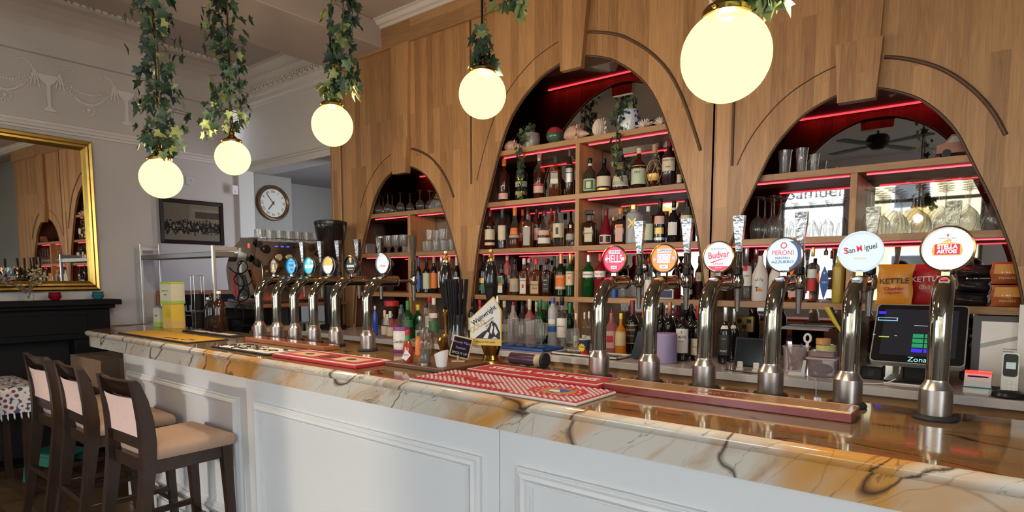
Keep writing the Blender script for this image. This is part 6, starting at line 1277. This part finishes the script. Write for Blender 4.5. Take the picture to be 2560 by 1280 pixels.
for k in range(10): put('lid', ld_, ch, (0, 0, .006 + k * .0125))
MB().lathe([(.036, .14), (.044, .26), (.046, .262), (0, .262)], 20).build('paper_cups', BLACKM, ch)
SWB = thin('smoky_bottle', (.45, .42, .38), .35, haze=.2, hazecol=(.05, .04, .03))
for k, (x, y, h, r) in enumerate(((-4.43, 2.07, .27, .034), (-4.29, 2.06, .29, .042), (-4.505, 2.08, .24, .030))):
    t = thing('swing_bottle', ['slim smoky syrup bottle between cup holder and dark bottle', 'larger dark swing top bottle left of the first rear tap', 'shorter smoky syrup bottle behind the cup holder'][k], 'bottle', (x, y, TZ + .0005), 0, 'smoky bottles left of the rear taps')
    MB().lathe([(0, .004), (r * .9, 0), (r, .008), (r, h * .62), (r * .8, h * .72), (r * .35, h * .82), (r * .32, h * .95), (0, h * .95)], 20).build('glass_body', SWB if k != 1 else LQ['br'], t); MB().lathe([(r * .36, h * .93), (r * .4, h * .95), (r * .3, h), (0, h)], 12).build('stopper', PAPER if k else BLACK, t); MB().tube([(r * .38 * math.cos(q), r * .38 * math.sin(q), h * .88 + .02 * math.sin(q * 2)) for q in [i * PI / 6 for i in range(13)]], .0016, 5, cap=False).build('wire_clip', STEEL, t)
# metal shelving rack behind the bar end
rk_ = thing('wire_rack', 'bright metal shelving frame standing behind the left bar end', 'rack', (-5.97, 2.265, 0))
YA, YB, XB = -.078, .078, 1.36
pm_ = MB().box(-.012, .012, -.012, .012, 0, 1.80, .004).mesh('post', M('bright_steel', (.62, .62, .60), .3, .7))
for x, y in ((0, YA), (0, YB), (XB, YA)): put('post', pm_, rk_, (x, y, 0)).scale = (1, 1, .968 if x else 1)
for z in (1.755, 1.15): MB().box(-.007, .007, YA, YB, z - .018, z + .018, .003).build('end_rail', MATS['bright_steel'], rk_)
MB().box(XB - .007, XB + .007, YA, YB + .03, 1.70, 1.735, .003).build('end_rail', MATS['bright_steel'], rk_)
MB().box(0, XB, YA - .005, YB + .01, 1.655, 1.695, .004).build('shelf', M('rack_shelf_grey', (.16, .145, .135), .45, .3), rk_)
MB().box(0, XB, YB - .01, YB + .008, 1.0, 1.03, .003).build('cross_rail', STEEL, rk_)
# curly wire stand
cw = MB()
cw.tube([(.07 * math.cos(q), .07 * math.sin(q), .006) for q in [i * PI / 8 for i in range(17)]], .006, 5).tube(spline([(0, 0, 0), (.01, 0, .12), (-.04, 0, .22), (.03, 0, .34), (-.03, 0, .44), (.02, .0, .52)], 8), .006, 6)
for z, s in ((.14, 1), (.26, -1), (.38, 1), (.48, -1)): cw.tube([(s * (.02 + .018 * q) * math.cos(q * 1.1), 0, z + (.02 + .010 * q) * math.sin(q * 1.1)) for q in [i * .5 for i in range(12)]], .005, 5)
tag(cw.build('wire_scroll_stand', BLACKM, None, (-4.62, 2.40, TZ + .0), (0, 0, .3)), 'black curly wire stand beside the coffee machine', 'stand')
# ---- coffee corner
cc = thing('coffee_counter', 'low cluttered service counter carrying the coffee machine shelf', 'counter', (0, 0, 0))
MB().box(-5.55, -4.72, 2.62, 3.42, .0, .95, .004).build('cabinet', M('counter_grey', (.22, .20, .18), .5, var=.1), cc); MB().box(-5.57, -4.72, 2.58, 3.44, .95, .985, .004).build('worktop', M('beige_laminate', (.40, .34, .28), .4, var=.05), cc)
MB().box(-5.5, -4.705, 2.56, 3.45, 1.245, 1.275, .004).build('machine_shelf', M('reddish_wood', (.26, .11, .055), .35, var=.3, scale=10, stretch=(1, 8, 1)), cc); MB().box(-5.5, -4.705, 2.545, 2.56, 1.235, 1.28, .002).build('shelf_edge', STEEL, cc)
MB().box(-5.48, -5.46, 2.6, 3.42, .985, 1.245).build('gap_cover', M('dark_board', (.06, .045, .035), .7, var=.2), cc)  # added board hiding the bright wall behind the gap under the shelf
for x in (-5.43, -4.75):
    for y in (2.6, 3.4): MB().box(x - .02, x + .02, y - .02, y + .02, .985, 1.245).build('leg', BLACKM, cc)
for k, (x, y, z, w, d, h, m, l) in enumerate(((-4.875, 2.80, .986, .30, .28, .05, CARD, 'flat cardboard tray under the machine shelf, lower one'), (-4.87, 2.80, 1.037, .26, .26, .04, LB['t'], 'tan folded cloth on the flat cardboard tray'), (-4.86, 3.24, .986, .26, .22, .10, LB['gr'], 'grey box under the right end of the machine shelf'), (-5.25, 2.75, .986, .22, .2, .14, BLACK, 'black box at the left under the machine shelf'))):
    tag(MB().box(-w / 2, w / 2, -d / 2, d / 2, 0, h, .004).build('storage_box', m, None, (x, y, z)), l, 'box', 'things under the machine shelf')
for k, (x, y) in enumerate(((-4.81, 2.995), (-4.80, 3.02))): tag(MB().lathe([(0, 0), (.035, 0), (.035, .10), (.030, .10), (.030, .005), (0, .005)], 16).build('steel_jug', STEEL, None, (x + .01, y + k * .065, .986)), ['left steel milk jug under the machine shelf', 'right steel milk jug under the machine shelf'][k], 'jug', 'steel milk jugs')
em = thing('coffee_machine', 'large stainless coffee machine with chrome barrel end', 'coffee machine', (-4.84, 2.66, 1.276))
SS = M('brown_reflecting_steel', (.50, .40, .33), .16, .92, var=.12, scale=5)
L_ = .72
P0 = [(.0, .03), (-.13, .27), (-.02, .53), (-.20, .537), (-.40, .44), (-.50, .28), (-.46, .10), (-.34, .03)]
MB().prism(P0, .02, L_, 'y').build('body', SS, em)
for y0, y1 in ((-.02, .02), (L_, L_ + .04)):
    e = MB().prism([(x * 1.03 + .008, .012 + z * 1.02) for x, z in P0], y0, y1, 'y').build('end_panel', CHROME, em)
MB().prism([(-.10, .07), (-.17, .24), (-.34, .26), (-.28, .05)], -.024, -.02, 'y').build('dark_window', M('machine_glass', (.015, .017, .018), .08), em); MB().prism([(-.30, .045), (-.36, .26), (-.41, .26), (-.36, .06)], -.0235, -.02, 'y').build('red_stripe', CP['r'], em)
MB().prism([(-.16, .34), (-.12, .42), (-.25, .45), (-.30, .36)], -.0235, -.02, 'y').build('bright_plate', M('bright_plate', (.7, .66, .58), .15, .9), em); MB().box(-.105, -.075, -.0245, -.02, .47, .51, .003).build('red_lamp', emis('machine_red', (1, .05, .05), 1.0), em)
MB().box(-.50, .06, -.02, L_ + .04, 0, .03, .006).build('drip_tray', STEEL, em)
def fp(y, z):      # point on the sloping front
    x = -.13 + (.11 * (z - .27) / .26 if z > .27 else .13 * (.27 - z) / .24); return Vector((x, y, z))
XR = Matrix.Rotation(PI / 2, 4, 'Y')
for y, z in ((.07, .46), (.60, .44)): MB().lathe([(.012, 0), (.012, .05), (.034, .055), (.038, .085), (.026, .095), (0, .096)], 10, X=Matrix.Translation(fp(y, z)) @ XR).build('steam_knob', BLACK, em)
MB().lathe([(.012, 0), (.012, .04), (.03, .045), (.034, .07), (0, .08)], 10, X=Matrix.Translation(fp(.03, .34)) @ XR).build('steam_knob', BLACK, em)
for y in (.24, .34):
    g = MB().lathe([(.034, -.002), (.036, .010), (.031, .013)], 24, X=Matrix.Translation(fp(y, .40)) @ XR).build('gauge', BRASS, em); MB().lathe([(.031, .011), (0, .0112)], 24, X=Matrix.Translation(fp(y, .40)) @ XR).build('dial', LB['t'], g)
for k in range(6): MB().box(-.002, .004, -.014, .014, -.005, .005, X=Matrix.Translation(fp(.20 + k * .055, .492)) @ Matrix.Rotation(.40, 4, 'Y')).build('button', emis('machine_blue', (.12, .10, .8), .9) if k < 3 else BLACK, em)
for y in (.22, .46):
    MB().lathe([(0, .0), (.036, 0), (.04, .03), (.04, .07), (0, .07)], 20, (-.05, y, .17)).build('group_head', CHROME, em); MB().tube([(-.03, y, .165), (.05, y, .16), (.12, y, .15)], [.012, .013, .016], 10).build('portafilter', BLACK, em)
for y in (.03, .66): MB().tube(spline([(-.06, y, .38), (.0, y, .36), (.03, y, .28), (.02, y, .10)], 5), .006, 8).build('steam_wand', CHROME, em)
MB().box(-.515, -.500, .08, L_ - .06, .14, .34).build('blue_back_light', emis('machine_back_blue', (.03, .05, 1.0), 2.2), em)
MB().tube([(-.30, .02, .49), (-.30, .02, .565), (-.04, .02, .56), (-.04, L_, .56), (-.30, L_, .565), (-.30, L_, .49)], .004, 6).build('cup_rail', CHROME, em)
random.seed(12)
for k in range(14):
    i, j = k % 7, k // 7
    glass('tumbler', -4.93 - j * .075, 2.745 + i * .09 + j * .03, 1.276 + .5365, 'tumbler on top of the coffee machine, %s row, %s from the left' % (ROW[2 * j], ORD[i]), 'tumblers on the coffee machine', s=1.15)
gd = thing('coffee_grinder', 'coffee grinder with wide smoky hopper at the right of machine', 'grinder', (-4.585, 3.215, S0 + .0005))
MB().box(-.08, .08, -.09, .09, 0, .05, .01).lathe([(.07, .05), (.075, .30), (.085, .42), (.085, .50), (.05, .55)], 20).build('body', BLACK, gd); MB().lathe([(.05, .55), (.075, .62), (.135, .88), (.138, .93), (.132, .93), (.07, .63), (.045, .56)], 28).build('hopper', thin('smoky_hopper', (.34, .28, .24), .35, haze=.3, hazecol=(.04, .03, .025)), gd); MB().lathe([(.137, .925), (.142, .93), (.142, .955), (.12, .965), (0, .97)], 28).build('hopper_lid', BLACK, gd)
MB().box(.055, .075, -.04, .04, .36, .44, .004).build('red_badge', CP['r'], gd)
# ================================================================== left wall
gm = thing('gilt_mirror', 'large gilt framed mirror above the black fireplace', 'mirror', (-6.15 + 1.905 * math.sin(.045), 1.905 - 1.905 * math.cos(.045), 0), .045)
gz0, gz1, gy0, gy1 = 1.385, 2.66, -.2, 1.905
GP = [(0, 0), (0, .03), (.012, .042), (.03, .036), (.045, .05), (.06, .046), (.075, .022), (.085, .012)]
fr = MB(); vs = []; k = len(GP)
for (sy_, sz_) in ((0, 0), (1, 0), (1, 1), (0, 1)):
    for d, h in GP: vs.append((.002 + h, gy1 - d if sy_ else gy0 + d, gz1 - d if sz_ else gz0 + d))
fr.add(vs, [(c * k + j, ((c + 1) % 4) * k + j, ((c + 1) % 4) * k + j + 1, c * k + j + 1) for c in range(4) for j in range(k - 1)]); fr.build('frame', GOLD, gm); MB().box(.004, .012, gy0 + .08, gy1 - .08, gz0 + .08, gz1 - .08).build('mirror_glass', MIRROR, gm)
fp_ = thing('fireplace', 'black painted fireplace with mantel shelf under the gilt mirror', 'fireplace', (-6.15, 1.0, 0))
MB().box(.0, .26, -1.2, .99, 1.265, 1.31, .006).build('mantel_shelf', BLACKM, fp_); MB().box(0, .22, -1.16, .95, 1.235, 1.265, .006).build('mantel_moulding', BLACKM, fp_); MB().box(0, .17, -1.12, .92, .98, 1.235, .004).build('frieze', BLACKM, fp_); MB().box(.17, .18, -.95, .75, 1.03, 1.19, .004).build('frieze_panel', BLACKM, fp_)
for s in (-1.0, .78): MB().box(0, .18, s - .13, s + .13, 0, .98, .005).box(.18, .19, s - .09, s + .09, .12, .92, .004).build('jamb', BLACKM, fp_)
MB().box(0, .02, -.87, .65, 0, .98).build('fire_back', M('fire_back_black', (.004, .004, .004), .9), fp_); MB().box(0, .24, -1.2, .98, 0, .03, .004).build('hearth', BLACKM, fp_)  # fire back is plain near-black
MZ = 1.3105
p = at(72, 748, x=-5.98); vz = thing('flower_vase', 'glass vase of dried cream and mauve flowers on the mantel', 'vase', (-5.98, p.y, MZ)); MB().lathe([(0, .003), (.03, 0), (.034, .01), (.036, .06), (.028, .09), (.034, .105), (.032, .105), (.026, .09), (0, .01)], 18).build('vase', CLEAR, vz)
random.seed(31); st_ = MB(); hd = [MB(), MB()]
for k in range(34):
    a = random.uniform(-2.6, 2.6); q = random.uniform(.06, .24); tip = Vector((random.uniform(-.06, .1), -q * 1.1 if k % 3 else q * .5, .13 + random.uniform(.0, .13)))
    st_.tube(spline([(0, 0, .02), (tip.x * .3, tip.y * .25, .11), tip], 4), .0013, 4)
    for j in range(7): hd[k % 2 if k % 3 else 1].ball(tip + Vector((random.uniform(-.02, .02), random.uniform(-.03, .03), random.uniform(-.02, .02))), random.uniform(.005, .010), 5)
st_.build('stems', M('dried_stem', (.20, .13, .08), .8), vz)
o = hd[0].build('mauve_blossom', M('dried_mauve', (.24, .17, .17), .9, var=.3, scale=90), vz); o['kind'] = 'stuff'; o = hd[1].build('cream_blossom', M('dried_cream', (.46, .36, .20), .9, var=.3, scale=90), vz); o['kind'] = 'stuff'
for px, m, l in ((137, thin('red_votive_glass', (.6, .02, .05), .35, haze=.4, hazecol=(.35, .01, .03)), 'red glass candle holder on the mantel'), (245, thin('teal_votive_glass', (.2, .55, .55), .35, haze=.4, hazecol=(.05, .25, .26)), 'teal glass candle holder at the right of the mantel')):
    p = at(px, 738, x=-5.98); t = thing('candle_holder', l, 'candle holder', (-5.98, p.y, MZ), 0, 'coloured candle holders'); MB().lathe([(0, .003), (.022, 0), (.040, .015), (.046, .035), (.040, .056), (.044, .066), (.041, .066), (.036, .056), (.041, .035), (0, .01)], 22).build('bowl', m, t); MB().lathe([(0, .012), (.018, .012), (.018, .03), (0, .03)], 14).build('candle', PAPER, t)
pc = thing('framed_photograph', 'dark framed sepia street crowd photograph on the left wall', 'picture', (-6.498, 0, 0))
pa, pb2 = at(397, 493, x=-6.49), at(560, 614, x=-6.49); py0, py1, pz0, pz1 = pa.y, pb2.y, pb2.z, pa.z
fr = MB(); vs = []; GP2 = [(0, 0), (0, .022), (.01, .026), (.035, .02), (.04, .008)]; k = len(GP2)
for (sy_, sz_) in ((0, 0), (1, 0), (1, 1), (0, 1)):
    for d, h in GP2: vs.append((h, py1 - d if sy_ else py0 + d, pz1 - d if sz_ else pz0 + d))
fr.add(vs, [(c * k + j, ((c + 1) % 4) * k + j, ((c + 1) % 4) * k + j + 1, c * k + j + 1) for c in range(4) for j in range(k - 1)]); fr.build('frame', M('dark_frame', (.020, .010, .008), .4, spec=.15), pc)
SEP = [M('sepia_' + n, tuple(.75 * q for q in c), .6, var=v, scale=30, spec=.12) for n, c, v in (('sky', (.22, .175, .125), .05), ('wall', (.17, .135, .095), .2), ('ground', (.20, .16, .115), .12), ('dark', (.018, .014, .010), .5), ('mid', (.075, .056, .04), .4), ('light', (.26, .21, .155), .2))]
a, b, c, d = py0 + .04, py1 - .04, pz0 + .04, pz1 - .04; W_, H_ = b - a, d - c
ph_ = MB().box(.004, .007, a, b, c, d).build('photograph', SEP[0], pc)
def pq(u0, u1, v0, v1, m, l=0): MB().box(.007 + l * .0004, .0074 + l * .0004, a + u0 * W_, a + u1 * W_, c + v0 * H_, c + v1 * H_).build('print_tone', SEP[m], ph_)
pq(0, 1, 0, .24, 2); pq(.0, .45, .45, 1, 1); pq(.55, 1, .62, .85, 4); pq(.5, 1, .80, .88, 5, 1); pq(0, 1, .24, .48, 3, 1)
cr_ = [MB(), MB(), MB()]; random.seed(77)
for k in range(130):
    u = random.uniform(.02, .98); v = .22 + .38 * random.random() * (1 - .3 * abs(u - .4)); q = random.choice((0, 0, 0, 1, 1, 2)); r = random.uniform(.006, .012)
    yy, zz = a + u * W_, c + v * H_; cr_[q].prism([(yy - r, zz - 3.2 * r), (yy + r, zz - 3.2 * r), (yy + r * .7, zz), (yy - r * .7, zz)], .0082 + k * .000006, .0085 + k * .000006, 'x'); cr_[2 if q == 0 else 0].prism(circ(r * .6, yy, zz + r * .5, 8), .0088, .009, 'x')
for q, m in enumerate((3, 4, 5)): o = cr_[q].build('printed_crowd', SEP[m], ph_); o['kind'] = 'stuff'
ckx = -6.498; ct, cbm = at(682, 463, x=-6.48), at(682, 552, x=-6.48); rc = (ct.z - cbm.z) / 2
cl_ = thing('wall_clock', 'round brass rimmed wall clock with roman numerals', 'clock', (ckx, ct.y, (ct.z + cbm.z) / 2)); XQ = Matrix.Rotation(PI / 2, 4, 'Y')
MB().lathe([(rc, 0), (rc, .02), (rc * .96, .035), (rc * .88, .04), (rc * .80, .028), (rc * .79, .012)], 40, X=XQ).build('rim', M('clock_bronze', (.16, .085, .04), .3, .6, var=.3, scale=20), cl_)
dl = MB().lathe([(rc * .80, .012), (0, .0121)], 40, X=XQ).build('dial', M('clock_face', (.50, .49, .43), .5, var=.04), cl_)
for h, s in enumerate(('XII', 'I', 'II', 'III', 'IV', 'V', 'VI', 'VII', 'VIII', 'IX', 'X', 'XI')):
    a_ = h * PI / 6; o = text('numeral', s, rc * .20, INK, dl, (.0135, rc * .64 * math.sin(a_), rc * .64 * math.cos(a_)), (PI / 2 - 0, 0, PI / 2)); o.rotation_euler = (Matrix.Rotation(PI / 2, 4, 'Z') @ Matrix.Rotation(a_, 4, 'Y') @ Matrix.Rotation(PI / 2, 4, 'X')).to_euler()
for ang, ln, wd in ((math.radians(-38), .60, .018), (math.radians(218), .46, .026)):
    hb_ = MB().prism([(-wd * rc * 1.2, -.12 * rc), (wd * rc * 1.2, -.12 * rc), (wd * rc, ln * rc), (0, ln * rc * 1.08), (-wd * rc, ln * rc)], .016, .018, 'x', X=Matrix.Rotation(-ang, 4, 'X')).build('hand', INK, cl_)
MB().ball((.018, 0, 0), .008, 8).build('hub', INK, cl_)
p = at(586, 475, x=-6.43); sn = thing('door_contact', 'small white plastic sensor on the white pier', 'sensor', (-6.44, p.y, p.z)); MB().box(0, .03, -.035, .035, -.05, .05, .008).build('case', PAPER, sn); MB().box(.03, .032, -.006, .006, -.03, -.01).build('slot', LB['gr'], sn)
p = at(476, 452, x=-6.5); sw_ = thing('switch_plate', 'white blanking plate on the wall above the photograph', 'switch', (-6.4995, p.y, p.z)); MB().box(0, .012, -.05, .05, -.045, .045, .004).build('plate', M('plate_grey', (.48, .45, .42), .5), sw_); MB().lathe([(0, .013), (.006, .0125), (.006, .010)], 8, X=XQ).build('screw', STEEL, sw_)
# ---- boxes, blackboard and table by the fireplace
bk = thing('blackboard', 'blackboard with orange wood frame standing behind the bar end', 'sign', (-6.06, 2.37, 0)); XB_ = Matrix.Rotation(0, 4, 'Z')
MB().box(0, .02, 0, 1.0, .35, 1.33).build('slate', BLACKM, bk); OW = M('orange_wood', (.30, .12, .04), .4, var=.25, scale=12, stretch=(6, 1, 6))
for (y0, y1, z0, z1) in ((-.04, 1.04, 1.33, 1.372), (-.04, .0, .0, 1.33), (1.0, 1.04, .0, 1.33), (-.04, 1.04, .3, .345)): MB().box(-.005, .03, y0, y1, z0, z1, .003).build('frame_rail', OW, bk)
text('lettering', 'Sunday', .14, M('chalk_grey', (.30, .30, .31), .8), bk, (.0215, .33, 1.21), (PI / 2, 0, PI / 2)); MB().box(.0205, .022, .08, .34, 1.13, 1.137).build('chalk_line', MATS['chalk_grey'], bk)
cbn = thing('black_cabinet', 'black side cabinet right of the fireplace with a carton on it', 'cabinet', (-5.63, 2.05, 0)); MB().box(-.22, .20, -.2, .10, 0, .985, .004).build('body', BLACKM, cbn); MB().box(-.20, .16, -.206, -.2, .08, .9, .003).build('door', BLACKM, cbn)
def cardbox(label, x, y, z, w, d, h, rz):
    t = thing('cardboard_box', label, 'box', (x, y, z + .0005), rz, 'cardboard boxes by the fireplace'); MB().box(-w / 2, w / 2, -d / 2, d / 2, 0, h, .002).build('body', CARD, t); MB().box(-w / 2 - .0005, w / 2 + .0005, -.025, .025, .01, h + .0006).build('tape', M('parcel_tape', (.30, .20, .12), .3), t)
    MB().box(-w / 2, w / 2, -.002, .002, h - .001, h + .001).build('flap_seam', BLACKM, t); return t
cardbox('flat cardboard box on the black cabinet behind the bar end', -5.66, 2.02, .985, .40, .26, .105, .05)
bn = thing('low_bench', 'dark wooden bench under the large cardboard box', 'bench', (-5.33, 1.665, 0)); MB().box(-.34, .42, -.16, .16, .655, .69, .004).build('bench_top', M('bench_wood', (.10, .05, .028), .4, var=.3, scale=14), bn)
for x in (-.32, .38):
    for y in (-.12, .12): MB().box(x - .02, x + .02, y - .02, y + .02, 0, .655).build('leg', BLACKM, bn)
cardbox('large plain cardboard box on the bench under the bar end', -5.29, 1.665, .69, .60, .30, .21, .03)
gs = thing('green_step_stool', 'teal plastic step stool on the floor behind the bar stools', 'stool', (-5.35, 1.33, 0), .3); TEAL = M('teal_step_plastic', (.015, .13, .10), .5)
MB().box(-.17, .17, -.12, .12, .20, .225, .006).build('step', TEAL, gs)
for sx in (-1, 1):
    for sy in (-1, 1): MB().bar([(sx * .17, sy * .12, 0), (sx * .15, sy * .10, .2)], .022, .02).build('leg', TEAL, gs)
    MB().box(-.16, .16, sx * .11 - .008, sx * .11 + .008, .13, .2, .003).build('side_rail', TEAL, gs)
tbx, tby = -5.38, .82
tt = thing('small_table', 'small dark table under the patterned cloth at the left edge', 'table', (tbx, tby, 0)); MB().box(-.34, .34, -.34, .34, .735, .765, .006).build('tabletop', WALNUT, tt)
for x in (-.28, .28):
    for y in (-.28, .28): MB().bar([(x, y, 0), (x, y, .735)], .022, .022).build('leg', WALNUT, tt)
CLO = M('tablecloth_pattern', (.62, .58, .54), .85)
nt = CLO.node_tree; b = nt.nodes['Principled BSDF']; tc = nt.nodes.new('ShaderNodeTexCoord'); vo = nt.nodes.new('ShaderNodeTexVoronoi'); vo.inputs['Scale'].default_value = 26; mp = nt.nodes.new('ShaderNodeMapping'); nt.links.new(tc.outputs['UV'], mp.inputs[0])
nt.links.new(tc.outputs['Object'], vo.inputs[0]); c1 = ramp(nt, vo.outputs['Distance'], [(.30, (.17, .03, .055)), (.36, (.6, .56, .52)), (.66, (.6, .56, .52)), (.70, (.05, .06, .16))]); nt.links.new(c1, b.inputs['Base Color'])
ct_ = thing('tablecloth', 'white fringed cloth with burgundy and navy pattern', 'tablecloth', (tbx, tby, .7665)); vs = []; n = 31; E = .52
for j in range(n):
    for i in range(n):
        u = -E + 2 * E * i / (n - 1); v = -E + 2 * E * j / (n - 1); ox, oy = max(0, abs(u) - .345), max(0, abs(v) - .345); o_ = max(ox, oy)
        x = max(-.345, min(.345, u)); y = max(-.345, min(.345, v)); wv = .016 * math.sin(26 * (u if oy > ox else v)) * min(1, o_ * 10)
        z = -math.hypot(ox, oy) * .97 + .001
        if ox > 0: x += math.copysign(.012 + wv + .12 * min(ox, oy), u)
        if oy > 0: y += math.copysign(.012 + wv + .12 * min(ox, oy), v)
        vs.append((x, y, z))
MB().add(vs, [(j * n + i, j * n + i + 1, (j + 1) * n + i + 1, (j + 1) * n + i) for j in range(n - 1) for i in range(n - 1)], True).build('cloth', CLO, ct_)
fg = MB()
for e in range(4):
    for k in range(n):
        i, j = ((k, 0), (n - 1, k), (k, n - 1), (0, k))[e]; p = Vector(vs[j * n + i]); fg.tube([p, p + Vector((.002, 0, -.022)), p + Vector((0, .002, -.042))], [.0035, .006, .002], 5)
o = fg.build('fringe', PAPER, ct_); o['kind'] = 'stuff'
p = at(8, 922, y=.82); tag(MB().lathe([(0, 0), (.035, .004), (.04, .025), (.02, .05), (0, .055)], 10, p=3).build('red_napkin', M('bright_red_cloth', (.62, .05, .03), .7), None, (-5.55, .92, .768)), 'bright red folded napkin on the patterned tablecloth', 'napkin')
# ------------------------------------------------------------------ lettering becomes mesh
dg = bpy.context.evaluated_depsgraph_get()
for o in [o for o in D.objects if o.type == 'FONT']:
    me = D.meshes.new_from_object(o.evaluated_get(dg)); nm = o.name.split('.')[0]; mt = o.data.materials[0]
    if not len(me.polygons): D.objects.remove(o); continue
    q = D.objects.new(nm, me); COL.objects.link(q); q.parent = o.parent; q.matrix_parent_inverse = o.matrix_parent_inverse; q.location = o.location; q.rotation_euler = o.rotation_euler; q.scale = o.scale
    if not me.materials: me.materials.append(mt)
    D.objects.remove(o)
